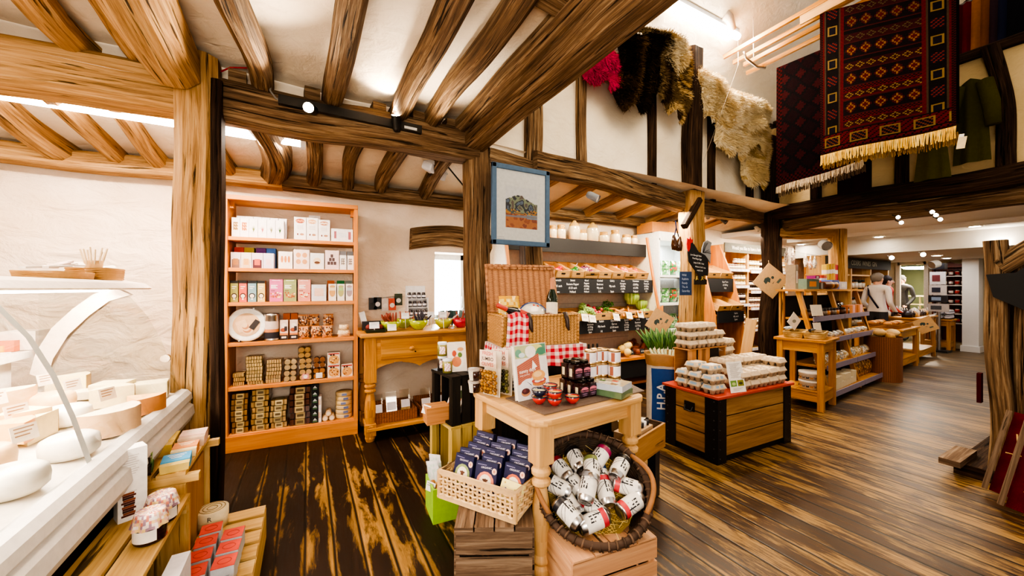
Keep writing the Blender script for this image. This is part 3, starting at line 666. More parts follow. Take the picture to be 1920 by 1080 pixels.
# cheeses, set out in five rows across the deck
def c_wedge(a, r, h, rind, body):
    mb = MB(); n = 7
    mb.prism([(0, 0)] + [(r * math.cos(math.radians(a) * (i / n - .5)), r * math.sin(math.radians(a) * (i / n - .5))) for i in range(n + 1)], 0, h, SATIN, body)
    mb2 = MB(); mb2.grid(lambda u, v: ((r + .003) * math.cos(math.radians(a) * (u - .5)), (r + .003) * math.sin(math.radians(a) * (u - .5)), h * v), n, 1, SATIN, rind)
    return mb, mb2
def cheese(kind, x, y, rz, lab):
    M = T(x, y, deck(x) + .002) @ RZ(rz)
    if kind == 'wedge' or kind == 'half' or kind == 'orange':
        a, r, h = {'wedge': (52, .14, .085), 'half': (175, .1, .09), 'orange': (60, .13, .07)}[kind]
        body = {'wedge': '#f2e2b4', 'half': '#f0dfc0', 'orange': '#eeb676'}[kind]
        key = 'ch' + kind
        def mk():
            m1, m2 = c_wedge(a, r, h, {'wedge': '#d9b98a', 'half': '#d8b48c', 'orange': '#c98a52'}[kind], body)
            o = m1.build('cheese_' + ('half_wheel' if kind == 'half' else 'wedge')); m2.build('rind', o); return o
    elif kind == 'block':
        key = 'chblock'
        def mk(): return MB().box((0, 0, .04), (.13, .1, .08), SATIN, '#f4e6bd').build('cheese_block', bevel=.006)
    elif kind == 'flat':
        key = 'chflat'
        def mk(): return MB().box((0, 0, .02), (.15, .11, .04), SATIN, '#f6ebd0').build('cheese_slab', bevel=.006)
    else:
        key = 'ch' + kind; col = {'white': '#fbf5ea', 'rind': '#e3bd92', 'tub': '#f4f1ea'}[kind]
        def mk():
            o = MB().lathe([(0, 0), (.055, .002), (.068, .015), (.07, .04), (.066, .062), (.05, .072), (0, .074)] if kind != 'tub' else [(0, 0), (.07, 0), (.07, .05), (.074, .05), (.074, .075), (.066, .08), (0, .08)], 20, SATIN, col).build('cheese_round' if kind != 'tub' else 'cheese_tub')
            if kind == 'tub': MB().lathe([(.0705, .015), (.0705, .04)], 20, SATIN, '#5d6a70').build('label_band', o)
            return o
    return put(key, mk, M, lab, 'cheese')
KN = {'wedge': 'pale wedge of cheese', 'half': 'half wheel of cheese with a tan rind', 'orange': 'deep orange wedge of cheese', 'block': 'oblong block of yellow cheese', 'flat': 'low slab of white cheese', 'white': 'small round white cheese', 'rind': 'round cheese in a tan rind', 'tub': 'white tub of soft cheese with a grey band'}
rows = [(-.70, 'front'), (-.82, 'second'), (-.95, 'third'), (-1.08, 'back')]
lay = ['tub tub white white half orange block', 'flat tub half rind wedge white wedge block', 'wedge rind block half orange wedge rind flat', 'block wedge flat block wedge block half wedge']
for (x, rn), ks in zip(rows, lay):
    ks = ks.split(); n = len(ks)
    for i, k in enumerate(ks):
        y = 1.02 + 1.5 * i / (n - 1)
        cheese(k, x + R.uniform(-.015, .015), y + R.uniform(-.02, .02), R.choice((-60, -30, 20, 50, 110)) if k in ('wedge', 'orange', 'half') else R.uniform(-25, 25), '%s, %s along the %s row of cheeses' % (KN[k], ORD[i], rn))
def price_card(w=.055, h=.04, col='#fbfaf5', ink='#8d6a4a', rows_=3):
    mb = MB(); mb.box((0, 0, h / 2), (w, .002, h), MATTE, col)
    for r in range(rows_): mb.rect(-w * .38, h * (.78 - r * .22), w * (.38 - .1 * r), h * (.86 - r * .22), -.0016, ink)
    return mb
for i, (x, y) in enumerate(((-.76, 1.28), (-.76, 1.72), (-.74, 2.2), (-.88, 1.5), (-.88, 1.95), (-.9, 2.35), (-1.01, 1.7), (-1.01, 2.12), (-1.02, 2.45), (-.9, 1.1))):
    put('cheese_card', lambda: price_card(.065, .05, '#ead9c6', '#9a7350').build('price_card'), T(x, y, deck(x) + .075) @ RZ(62) @ RX(-14), 'tan price card among the cheeses, %s from the near end of the counter' % ORD[sorted([1.28, 1.72, 2.2, 1.5, 1.95, 2.35, 1.7, 2.12, 2.45, 1.1]).index(y)], 'price card', 'price cards in the cheese counter')
# things on the canopy and the service shelf
def wicker_tray(w, d, h, col='#c79a5c', flare=1.06):
    mb = MB(); n = 5
    for k in range(n):
        z = h * (k + .5) / n; f = 1 + (flare - 1) * k / n; a, b_ = w / 2 * f, d / 2 * f; r = h / n * .62
        mb.tube([(-a, -b_, z), (a, -b_, z), (a, b_, z), (-a, b_, z)], r, 6, MATTE, col, closed=True)
    mb.box((0, 0, .006), (w, d, .01), MATTE, col); return mb
M = T(-.98, 2.42, 1.342); t = thing('wicker_tray', M, 'small wicker tray of paper packets on the counter canopy', 'tray')
wicker_tray(.12, .3, .03).build('tray', t)
for i in range(7):
    MB().box((0, 0, .004), (.035, .10, .008), MATTE, R.choice(('#f3ece2', '#eee2d4', '#d9c3b0', '#f0d8d0'))).build('paper_packet', None, T(-.98 + R.uniform(-.03, .03), 2.32 + i * .035, 1.385 + .004 * i) @ RZ(R.uniform(-40, 40)) @ RX(R.uniform(6, 18)), 'white paper packet in the canopy tray, %s from its near end' % ORD[i], 'packet', 'paper packets in the canopy tray')
t = thing('wicker_basket', (-.96, 2.72, 1.342), 'round wicker basket of wooden tasting sticks on the counter canopy', 'basket')
wicker_tray(.13, .2, .06, '#b98d52').build('basket', t)
cup = MB().lathe([(.028, 0), (.034, .085), (.031, .085), (.026, .01), (0, .008)], 16, MATTE, '#c9a06a').build('stick_pot', None, T(-.96, 2.69, 1.354), 'tan cardboard pot holding wooden tasting sticks on the canopy', 'pot')
for i in range(11):
    a = i * 2.4; rr = .017 if i else 0; q = V((-.96 + rr * math.cos(a), 2.69 + rr * math.sin(a), 1.365)); mb = MB(); mb.cyl((0, 0, 0), (.03 * math.cos(a), .03 * math.sin(a), .12 + .01 * (i % 3)), .0035, 5, MATTE, '#e9d3ac')
    mb.build('tasting_stick', None, T(*q), 'thin wooden tasting stick in the pot on the canopy', 'stick', 'tasting sticks on the counter canopy')
for i in range(3):
    MB().lathe([(0, 0), (.022, .003), (.024, .03), (.018, .032), (0, .032)], 12, MATTE, '#f4ece2').build('paper_cup', None, T(-.95 + .01 * i, 2.745 + .03 * i, 1.375 + .005 * i) @ RX(50), 'white paper cup lying in the basket, %s from the tasting sticks' % ORD[i], 'cup', 'paper cups on the canopy')
for i, (u, v, w, d, h, c, lab) in enumerate(((20, 640, .07, .3, .02, '#1c1b1b', 'dark knife handle rest on the service shelf'), (30, 642, .08, .22, .03, '#e8b64c', 'yellow box on the service shelf behind the cheeses'), (45, 655, .1, .2, .05, '#d97a4e', 'orange box on the service shelf behind the cheeses'), (210, 668, .02, .09, .012, '#c8402e', 'small red handle lying on the white service shelf'), (255, 640, .12, .12, .09, '#f0e4d6', 'pale paper bag on the service shelf near the post'))):
    q = ox(u, v, -1.3); MB().box((0, 0, h / 2), (w, d, h), MATTE, c).build('counter_box' if i != 3 else 'red_scraper', None, T(-1.3 + .02 * i, min(q.y, 2.75), 1.002), lab, 'box' if i != 3 else 'handle')

# ------------------------------------------------------------------ crates by the counter
def crate_top(M, w, d, h, lab, name='wooden_crate', planks=2, m=CRATE, gap=.012, ends=True):
    """low slatted crate turned open side out: planks along y on two end frames"""
    t = thing(name, M, lab, 'crate'); pw = (w - gap * (planks - 1)) / planks
    for i in range(planks): MB().box((-w / 2 + pw / 2 + i * (pw + gap), 0, h - .009), (pw, d, .018), m).build('slat', t, bevel=.002)
    for sy in (-1, 1):
        mb = MB()
        for i in range(planks): mb.box((-w / 2 + pw / 2 + i * (pw + gap), sy * (d / 2 - .011), (h - .02) / 2), (pw, .02, h - .02), m)
        mb.build('end_panel', t)
        MB().box((0, sy * (d / 2 - .035), h - .04), (w * .98, .025, .035), m).build('batten', t)
    return t
c1 = crate_top(T(-.515, 1.68, 0), .2, .50, .48, 'narrow pale crate carrying the tall toast box and two jam jars', 'wooden_crate')
c2 = thing('wooden_crate', (-.53, 2.14, 0), 'taller pale crate stand by the oak post, stacked with little pate boxes', 'crate')
MB().box((.055, 0, .561), (.09, .42, .016), CRATE).build('slat', c2); MB().box((-.05, 0, .561), (.09, .42, .016), CRATE).build('slat', c2)
for sy in (-.19, .19): MB().box((.015, sy, .537), (.25, .03, .03), CRATE).build('batten', c2)
for sy in (-.2, .2): MB().box((.03, sy, .26), (.14, .02, .52), CRATE).build('end_panel', c2)
MB().box((.075, .02, .26), (.018, .3, .5), wood('crate_side', '#7d5528', '#a87a42', '#c09458', .7, 1.2, 18)).build('side_panel', c2)
# toast box
t = thing('toast_box', T(-.56, 1.83, .481) @ RZ(28), 'tall white toast biscuit box with a stack of dark toasts printed on it', 'box')
mb = MB(); mb.box((0, 0, .125), (.075, .06, .25), MATTE, '#f5f2ee')
for r in range(9): mb.rect(-.026, .225 - r * .008, .016 - .004 * (r % 3), .228 - r * .008, -.0305, '#cfc8c4')
for r in range(11): mb.box((-.012 + .003 * (r % 2), -.031, .02 + r * .0075), (.034 - .003 * (r % 3), .002, .0062), MATTE, ('#5a2417', '#8d4a2a', '#3c1710')[r % 3])
Mr = frame((.0378, 0, 0), (0, 1, 0), (0, 0, 1))
mb.grid(lambda u, v: (.0378, -.02 + .04 * u, .165 + .06 * v), 6, 6, MATTE, colf=lambda u, v, i, j: ('#a4623e', '#c98a5c', '#6e3a22', '#d8a878')[(i * 7 + j * 5) % 4] if (u - .5) ** 2 + (v - .5) ** 2 < .27 else '#f5f2ee')
mb.text('TOAST', .016, frame((.038, 0, .13), (0, 1, 0), (0, 0, 1)), col='#8d7b86'); mb.rect(-.01, .1, .01, .102, -.031, '#bbb')
mb.text('for cheese', .009, frame((.038, 0, .112), (0, 1, 0), (0, 0, 1)), col='#a99aa4'); mb.build('carton', t)
# jars with cloth caps
def jam_jar():
    o = MB().lathe([(0, 0), (.038, 0), (.042, .006), (.042, .06), (.036, .072), (.032, .08)], 22, GLOSS, '#2a0d0c').build('jam_jar')
    mb = MB(); mb.grid(lambda u, v: (.0425 * math.cos(-2.4 + 1.9 * u), .0425 * math.sin(-2.4 + 1.9 * u), .012 + .036 * v), 8, 1, MATTE, '#f5efe6'); mb.build('paper_label', o)
    mb = MB()
    def f(u, v):
        a = u * 2 * math.pi; r = .038 * min(1, v * 2.2); z = .096
        if v > .45: k = (v - .45) / .55; r = .037 + .010 * k + .004 * k * math.sin(a * 9); z = .096 - .045 * k
        return (r * math.cos(a), r * math.sin(a), z)
    mb.grid(f, 40, 9, CLOTH, colf=lambda u, v, i, j: R.choice(('#f2dfd8', '#e8b8a8', '#d98a78', '#f0cf92', '#a98a9a', '#f6ece6'))); mb.build('cloth_cap', o)
    return o
put('jamcap', jam_jar, T(-.452, 1.63, .481) @ RZ(-25), 'dark jam jar with a fruit-printed cloth cap, nearer of the two on the crate', 'jar', 'cloth-capped jam jars')
put('jamcap', jam_jar, T(-.453, 1.745, .481) @ RZ(20), 'dark jam jar with a pink cloth cap, behind the nearer one on the crate', 'jar', 'cloth-capped jam jars')
# little boxes on the taller crate
def sleeve(w, d, h, tray, band, name='food_tray'):
    o = MB().box((0, 0, h / 2), (w, d, h), GLOSS, tray, taper=1.06).build(name)
    mb = MB(); mb.box((0, d * .12, h / 2 + .002), (w + .005, d * .72, h + .005), MATTE, band, top=band)
    for r in range(3): mb.box((0, d * (.3 - r * .14), h + .0055), (w * (.7 - .15 * r), .004, .001), MATTE, '#f6f0e2')
    mb.build('card_sleeve', o, bevel=.001); return o
for (x, y, z, w, d, h, tr_, bd, rz, lab) in ((-.475, 2.0, .57, .085, .12, .03, '#d8c070', '#3f93c4', 8, 'clear tub in a blue card sleeve at the near end of the tall crate'), (-.475, 2.13, .57, .08, .1, .035, '#e8d8b0', '#d9905a', 5, 'tub in an orange sleeve behind the blue one on the tall crate'),
                                      (-.475, 2.26, .57, .09, .12, .045, '#d7b9a2', '#dcb8a8', 4, 'pale pink sleeved box at the far right of the tall crate'), (-.585, 2.0, .57, .07, .11, .035, '#2a1a12', '#5f8a4e', 12, 'dark tray in a green sleeve at the near left of the tall crate'),
                                      (-.585, 2.0, .611, .07, .11, .03, '#2a1a12', '#8fae6a', 9, 'green sleeved tray stacked on top of another at the near left'), (-.58, 2.22, .57, .1, .17, .05, '#d5b45a', '#e2c266', 4, 'yellow sleeved box at the far left of the tall crate')):
    o = sleeve(w, d, h, tr_, bd); o.matrix_basis = T(x, y, z) @ RZ(rz)
    tag(o, lab, 'box', 'pate boxes on the tall crate')
# red-lidded boxes
def red_box():
    mb = MB(); mb.box((0, 0, .036), (.072, .072, .072), MATTE, '#c9cdd6', top='#e2574a')
    mb.box((0, 0, .0735), (.074, .074, .003), MATTE, '#e2574a')
    mb.tube([(.022 * math.cos(a), .022 * math.sin(a) * .8, .0752) for a in [i * .52 for i in range(12)]], .0012, 4, MATTE, '#b93a32', closed=True)
    for r in range(5): mb.rect(-.028, .012 + r * .006, .028 - .006 * (r % 3), .0145 + r * .006, -.0363, '#8d93a4')
    o = mb.build('red_box'); return o
k = thing('wooden_crate', (-.32, 1.95, 0), 'low slatted crate on the floor under the red-topped boxes', 'crate')
for i in range(7): MB().box((0, -.33 + i * .11, .162), (.25, .085, .014), CRATE).build('slat', k)
for sx in (-1, 1): MB().box((sx * .118, 0, .078), (.018, .75, .154), CRATE).build('side_panel', k)
for i in range(4): put('redbox', red_box, T(-.375, 1.79 + i * .095, .17) @ RZ(3), 'pink-red topped square box in the inner column, %s from the near end' % ORD[i], 'box', 'red-topped boxes')
for i in range(3): put('redbox', red_box, T(-.285, 1.80 + i * .095, .17) @ RZ(-2), 'pink-red topped square box in the outer column, %s from the near end' % ORD[i], 'box', 'red-topped boxes')
t = thing('cheese_box', (-.40, 2.235, .17), 'round pale wooden cheese box with a printed lid beside the red boxes', 'box')
MB().lathe([(0, 0), (.06, 0), (.06, .06), (0, .06)], 26, MATTE, '#d8c7a2').build('box_base', t)
mb = MB(); mb.lathe([(.063, .045), (.063, .085), (.058, .088), (0, .088)], 26, MATTE, '#e2d3ae')
for r in (.05, .036, .02): mb.tube([(r * math.cos(i * .4189), r * math.sin(i * .4189), .0885) for i in range(15)], .0016, 4, MATTE, '#9a8452', closed=True)
mb.text('R', .03, frame((.0, -.0635, .063), (1, 0, 0), (0, 0, 1)), col='#3c3a3c'); mb.build('lid', t)
t = thing('cracker_tray', T(-.33, 1.64, .17) @ RZ(20) @ RX(8), 'clear plastic tray of square crackers with a dark band at the crate edge', 'tray')
for i in range(16):
    if i in (6, 7, 8, 9): continue
    MB().box((-.094 + i * .0125, 0, .03), (.008, .06, .05), MATTE, '#d8b878').build('cracker', t, RX(0))
mb = MB(); mb.box((0, 0, .031), (.045, .068, .056), MATTE, '#1d1414'); mb.box((-.008, 0, .0595), (.018, .03, .002), MATTE, '#c99a52'); mb.text('CRISP', .012, T(.012, 0, .0605) @ RZ(90), col='#c8463a'); mb.build('card_band', t)
mb = MB(); mb.box((0, 0, .032), (.215, .075, .062), CELLO, taper=1.05); mb.build('plastic_tray', t)
t = thing('round_tin', T(-.60, 1.36, .42) @ RZ(-35) @ RX(-25), 'white round clip-lid tin at the bottom corner in front of the pale crate', 'tin')
def tin_parts(t, r=.1, d=.06):
    MB(RX(90)).lathe([(0, -d), (r * .96, -d), (r * .96, 0)], 32, SATIN, '#e8e4dc').build('tin_body', t)
    mb = MB(RX(90)); mb.lathe([(r * .97, -.012), (r, -.008), (r, .006), (r * .93, .014), (r * .86, .010), (0, .010)], 32, SATIN, '#efece6')
    mb.lathe([(0, .0115), (r * .68, .0115)], 28, MATTE, '#d8a878'); mb.build('lid', t)
    for a in (70, 250):
        mb = MB(RX(90)); mb.box((r * 1.0 * math.cos(math.radians(a)), r * 1.0 * math.sin(math.radians(a)), .005), (.012, .014, .026), METAL, '#a9a9a9'); mb.build('clip', t)
tin_parts(t, .11)
mb = MB(); mb.box((0, 0, .21), (.3, .2, .42), BLACKW); mb.build('dark_plinth', None, T(-.66, 1.28, 0), 'dark box under the round tin against the counter foot', 'box')
for i, (y, z, h) in enumerate(((1.62, 0, .2), (1.62, .2, .19))):
    mb = MB(); mb.box((0, 0, h / 2), (.05, .14, h), MATTE, '#e9e6ec'); 
    for r in range(6): mb.add([(.0256, -.04, .03 + r * .02), (.0256, .0 + .01 * (r % 3), .03 + r * .02), (.0256, .0 + .01 * (r % 3), .034 + r * .02), (.0256, -.04, .034 + r * .02)], [(0, 1, 2, 3)], MATTE, '#a7a2b2')
    mb.build('white_carton', None, T(-.383, y - .02 * i, z), 'white carton beside the pale crate, %s of two stacked' % ('lower', 'upper')[i], 'box', 'white cartons beside the crate')
# ------------------------------------------------------------------ woven materials
def wicker(name, dark, light, su=40, sv=110, axis=0):
    m, nt, b = new_mat(name); tc = nt.nodes.new('ShaderNodeTexCoord'); sp = nt.nodes.new('ShaderNodeSeparateXYZ'); lk(nt, tc.outputs['UV'], sp.inputs[0])
    U, W = sp.outputs[axis], sp.outputs[1 - axis]
    ph = math_n(nt, 'MULTIPLY', math_n(nt, 'FLOOR', math_n(nt, 'MULTIPLY', U, su)), math.pi)
    s1 = math_n(nt, 'SINE', math_n(nt, 'ADD', math_n(nt, 'MULTIPLY', W, sv * math.pi), ph))
    s2 = math_n(nt, 'ABSOLUTE', math_n(nt, 'SINE', math_n(nt, 'MULTIPLY', U, su * math.pi)))
    h = math_n(nt, 'ADD', math_n(nt, 'MULTIPLY', math_n(nt, 'ABSOLUTE', s1), .5), math_n(nt, 'MULTIPLY', s2, .5))
    h = math_n(nt, 'MULTIPLY', h, math_n(nt, 'MULTIPLY_ADD', s1, .25, .75))
    nz = noise_n(nt, tc.outputs['UV'], 60, 3)
    c = mixc(nt, 1., ramp(nt, h, [(.12, dark), (.5, light)]), ramp(nt, nz, [(.3, .75), (.7, 1.)]), 'MULTIPLY')
    lk(nt, c, b.inputs['Base Color']); b.inputs['Roughness'].default_value = .6
    bump(nt, b, h, .8, .008); return name
WICK = wicker('golden_wicker', '#7a4a1e', '#d9a766'); WICKP = wicker('pale_cane_weave', '#8a6138', '#e6c193', 55, 75); WICKB = wicker('brown_wicker', '#4d2612', '#a8683a', 45, 130)
WICKL = wicker('lid_wicker', '#7a4428', '#cf9668', 22, 150)

# ------------------------------------------------------------------ tall bookcase
BL, BR = V((-.591, 3.644, 0)), V((.387, 3.585, 0)); BW = (BR - BL).length
BM = frame(BL, BR - BL, V((.06, .98, 0)))
SZ = [1.71, 1.462, 1.187, .865, .512, .135]; RN = ['top', 'second', 'third', 'fourth', 'fifth', 'bottom']
bk = thing('bookcase', BM, 'tall orange pine bookcase full of biscuit and cracker packs against the stone wall', 'bookcase')
D = .28
MB().box((.016, D / 2, 1.015), (.034, D, 2.03), PINE).build('side_panel', bk, bevel=.003); MB().box((BW - .016, D / 2, 1.015), (.034, D, 2.03), PINE).build('side_panel', bk, bevel=.003)
MB().box((BW / 2, D / 2, 2.018), (BW, D + .01, .036), PINE).build('top_board', bk, bevel=.003)
for z in SZ: MB().box((BW / 2, D / 2 + .004, z - .016), (BW - .066, D - .01, .03), PINE).build('shelf', bk, bevel=.003)
MB().box((BW / 2, .008, .062), (BW, .026, .124), PINE).build('base_board', bk, bevel=.003)
for x in (.045, BW - .045): MB().box((x, .1, 1.975), (.025, .05, .06), PINE).build('corner_bracket', bk)
def bx(u):       # pixel column on the front plane -> shelf x
    r = ray(u, 540); o = V((0, 0, CAMH)); n = V((BM[0][1], BM[1][1], 0)); t = (BL - o).dot(n) / r.dot(n); return ((o + r * t) - BL).dot(V((BM[0][0], BM[1][0], 0)))
def BP(x, y, z, rz=0): return BM @ T(x, y, z) @ RZ(rz)
def carton(w, h, d, col, art=None, top=None, ac='#b8804a', ac2=None):
    mb = MB(); mb.box((0, d / 2, h / 2), (w, d, h), MATTE, col, top=top or col); y = -.0008
    if art == 'plant':
        for i in range(7): a = (i - 3) * .35; mb.add([(0, y, h * .35), (.004, y, h * .35), (math.sin(a) * w * .3, y, h * (.62 + .08 * math.cos(a * 2)))], [(0, 1, 2)], MATTE, ac)
        mb.rect(-.002, h * .3, .002, h * .5, y, ac)
    elif art == 'mottle':
        mb.grid(lambda u, v: (w * (-.28 + .56 * u), y, h * (.35 + .42 * v)), 6, 8, MATTE, colf=lambda u, v, i, j: [ac, ac2 or '#e0b47c', '#f2dcc0'][(i * 5 + j * 3 + i * j) % 3])
    elif art == 'oval':
        mb.disc(0, h * .83, w * .38, h * .1, y, ac); 
        for i in range(5): mb.disc((i - 2) * w * .14, h * (.82 + .02 * (i % 2)), w * .08, h * .04, y * 2, ac2 or '#f0d0a8', n=8)
        for r in range(3): mb.rect(-w * .25, h * (.6 - r * .06), w * .25, h * (.62 - r * .06), y, '#d0c8c0')
        mb.disc(-w * .2, h * .25, w * .06, h * .05, y, '#6b3a34', n=8); mb.disc(w * .15, h * .25, w * .18, h * .05, y, '#b78a6a', n=8)
    elif art == 'fingers':
        for i in (-1, 0, 1): mb.disc(i * w * .24, h * .55, w * .09, h * .2, y, ac)
    elif art == 'rounds':
        for i in (-1, 1):
            for j in (-1, 1): mb.disc(i * w * .2, h * (.55 + j * .17), w * .16, h * .13, y, ac)
    elif art == 'stack':
        for j in range(3):
            for i in range(3 - j): mb.rect((i - (3 - j) / 2) * w * .22, h * (.25 + j * .19), (i - (3 - j) / 2 + .85) * w * .22, h * (.42 + j * .19), y, ac)
    elif art == 'cake': mb.disc(0, h * .5, w * .28, h * .22, y, '#ead2b0'); mb.disc(0, h * .42, w * .2, h * .08, y * 2, ac)
    elif art == 'bowl':
        mb.rect(-w / 2, h * .88, w / 2, h, y, '#1b1a1a'); mb.rect(-w * .3, h * .7, w * .3, h * .74, y, '#f4eee4'); mb.rect(-w * .3, h * .62, w * .1, h * .65, y, '#f4eee4')
        mb.disc(0, h * .29, w * .4, h * .13, y, ac); mb.disc(0, h * .28, w * .28, h * .09, y * 2, '#f2e6d4'); mb.rect(-w * .1, h * .1, w * .1, h * .2, y, '#fff')
    elif art == 'nuts':
        mb.rect(-w * .32, h * .94, w * .32, h * .96, y, '#fff'); mb.rect(-w * .4, h * .8, w * .4, h * .803, y, '#f6e6e0')
        for r in range(3): mb.rect(-w * .4, h * (.71 - r * .06), w * (.1 - .12 * (r % 2)), h * (.745 - r * .06), y, '#fff')
        mb.rect(-w * .4, h * .47, -w * .1, h * .5, y, '#6b4a3a')
        for i in range(22): mb.disc(w * R.uniform(-.38, .38), h * R.uniform(.18, .4), w * .08, h * .035, y * (1 + i * .05), R.choice((ac, ac2, '#f0dcb4', '#a85a34')), n=7)
    elif art == 'jar':
        mb.disc(0, h * .52, w * .4, h * .28, y, ac); mb.rect(-w * .34, h * .6, w * .34, h * .78, y * 1.5, ac2 or '#f4efe6'); mb.disc(0, h * .84, w * .36, h * .08, y, ac)
    elif art == 'wafer':
        mb.rect(-w * .3, h * .3, w * .32, h * .78, y, ac)
        for i in range(6): mb.rect(-w * .28 + i * w * .1, h * .3, -w * .275 + i * w * .1, h * .78, y * 1.5, '#f6dccb')
    elif art == 'toffee':
        mb.rect(-w / 2, 0, w / 2, h * .24, y, '#2a2222'); mb.rect(-w / 2, h * .24, w / 2, h * .34, y, '#d98a4c'); mb.rect(-w * .3, h * .08, w * .3, h * .17, y * 2, '#e8ddd0')
        mb.disc(-w * .05, h * .5, w * .4, h * .1, y, '#a8583a'); mb.disc(0, h * .72, w * .34, h * .12, y, '#f2e4d6'); mb.rect(w * .05, h * .45, w * .4, h * .68, y * 2, '#3a3236')
    elif art == 'cereal':
        mb.rect(-w * .45, h * .86, w * .45, h * .97, y, '#b8443c'); mb.disc(w * .02, h * .42, w * .44, h * .38, y, ac)
        for i in range(20): mb.disc(w * R.uniform(-.34, .36), h * R.uniform(.12, .72), w * .06, h * .05, y * (1.5 + i * .05), R.choice(('#8a4a24', '#d8a060', '#f0d0a0')), n=6)
        mb.disc(-w * .22, h * .82, w * .09, h * .07, y * 3, '#3c2a22'); mb.disc(w * .0, h * .82, w * .09, h * .07, y * 3, '#3c2a22')
    elif art == 'logo': mb.disc(0, h * .5, w * .2, h * .12, y, '#9aa0b0')
    elif art == 'peak':
        for i in range(max(1, int(h / .055))): mb.add([(-w * .3, y, .02 + i * .055), (w * .3, y, .02 + i * .055), (0, y, .042 + i * .055)], [(0, 1, 2)], MATTE, '#c9d0cc'); mb.rect(-w * .3, .008 + i * .055, w * .3, .014 + i * .055, y, '#5b8a5c')
    elif art == 'cards':
        mb.rect(-w * .36, h * .25, -w * .26, h * .8, y, '#b06a72'); mb.rect(w * .28, h * .2, w * .4, h * .8, y, '#b06a72'); mb.rect(-w * .15, h * .35, w * .2, h * .7, y, '#e8ecf2')
    elif art == 'photo':
        mb.rect(-w * .4, 0, w * .4, h * .55, y, ac2 or '#5a2f2a'); mb.rect(-w * .25, h * .2, w * .25, h * .6, y * 2, ac)
    return mb.build('carton')
def row_items(r, items, y=.05):
    """items: (u0, u1, height, depth, colour, art, accents, label) on shelf r"""
    for (u0, u1, h, d, col, art, ac, lab) in items:
        x0, x1 = bx(u0), bx(u1); w = x1 - x0 - .002
        ac = tuple(ac); o = carton(w, h, d, col, art, ac[2] if len(ac) > 2 else None, ac[0] if ac else '#b8804a', ac[1] if len(ac) > 1 else None)
        o.name = 'biscuit_box'; o.matrix_basis = BP((x0 + x1) / 2, y, SZ[r]); tag(o, lab, 'box', 'boxes on the %s shelf of the bookcase' % RN[r])
c6 = lambda x: 400 + x / 6
row_items(0, [(c6(a), c6(b_), .155, .07, '#f4f1f2', art, ac, 'slim white box with %s on it, top shelf of the bookcase' % nm) for a, b_, art, ac, nm in (
    (185, 283, 'mottle', ('#8a6a3a', '#c9a86a'), 'a brown square'), (283, 385, 'mottle', ('#c06a3a', '#e09a5a'), 'orange crackers'), (385, 487, 'plant', ('#8a9a4a',), 'a thin green sprig'), (487, 590, 'plant', ('#d88a80',), 'pink twigs'), (590, 688, 'plant', ('#9a9a6a',), 'a pale green herb'), (688, 786, 'plant', ('#3f6a3c',), 'dark green leaves'))])
row_items(0, [(c6(a), c6(a) + 16, .185, .06, '#eceaf0', 'logo', (), 'taller white box in the back row of the top shelf, %s from the left' % ORD[i]) for i, a in enumerate((215, 312, 412, 508, 606, 708))], .14)
row_items(0, [(c6(a), c6(b_), .195 - .01 * (k == 2), .09, '#f6f3f0', 'oval', ac, 'wide white box with %s, top shelf of the bookcase' % nm) for k, (a, b_, ac, nm) in enumerate(((900, 1040, ('#b0583a', '#e8a070'), 'dark red biscuits pictured'), (1042, 1174, ('#e0a878', '#f4d4b0'), 'pale biscuits pictured'), (1176, 1312, ('#c88a68', '#f0e0cc'), 'nutty biscuits pictured')))])
row_items(0, [(c6(1060), c6(1195), .235, .07, '#f1eeee', None, (), 'plain white box standing highest at the back of the top shelf')], .16)
row_items(0, [(c6(1322), c6(1575), .115, .08, '#f3f3f6', 'cards', (), 'low wide white box at the right end of the top shelf')])
row_items(1, [(c6(a), c6(b_), .125, .08, col, 'photo', (ac, ac2, tp), lab + ', second shelf') for a, b_, col, ac, ac2, tp, lab in (
    (175, 293, '#e9d8da', '#b07a4a', '#8a6a5a', '#d9605a', 'small pinkish box with a brown biscuit'), (295, 413, '#eadfd6', '#d9a868', '#d9c0a0', '#c9b05a', 'small cream box with a golden biscuit'), (415, 546, '#e4d4dc', '#d9624a', '#5a2f3a', '#6a3a78', 'small box with a red jelly square'), (548, 670, '#ded8ec', '#e8c8cc', '#d4cfe6', '#4a74b8', 'small lilac box with a pink wafer'))])
row_items(1, [(c6(a), c6(b_), .175, .07, col, None, (), '%s box in the back row of the second shelf' % nm) for a, b_, col, nm in ((180, 296, '#dd5f56', 'coral red'), (298, 418, '#b9a64c', 'olive yellow'), (440, 556, '#6a3a80', 'purple'), (560, 672, '#4a78bc', 'sky blue'))], .15)
row_items(1, [(c6(a), c6(b_), h, .08, col, art, ac, 'white box with %s, second shelf' % nm) for a, b_, h, col, art, ac, nm in ((720, 886, .145, '#f4ebe4', 'fingers', ('#d08a52',), 'three finger biscuits'), (894, 1078, .165, '#f0ddd6', 'rounds', ('#d9a070',), 'four round biscuits'), (1082, 1246, .14, '#efeeec', 'cake', ('#6a4632',), 'a cream sandwich cake'), (1254, 1416, .168, '#f0d8d6', 'stack', ('#5c4a4c',), 'a pyramid of dark squares'), (1420, 1500, .13, '#f2f2f4', 'mottle', ('#777', '#ddd'), 'grey print, left of a pair'), (1506, 1582, .13, '#f2f2f4', 'mottle', ('#777', '#ddd'), 'grey print, at the right end'))])
row_items(1, [(c6(1420), c6(1500), .175, .06, '#ccd2da', None, (), 'pale grey box at the back right of the second shelf'), (c6(1506), c6(1582), .175, .06, '#b8bcc2', None, (), 'darker grey box at the back right end of the second shelf')], .15)
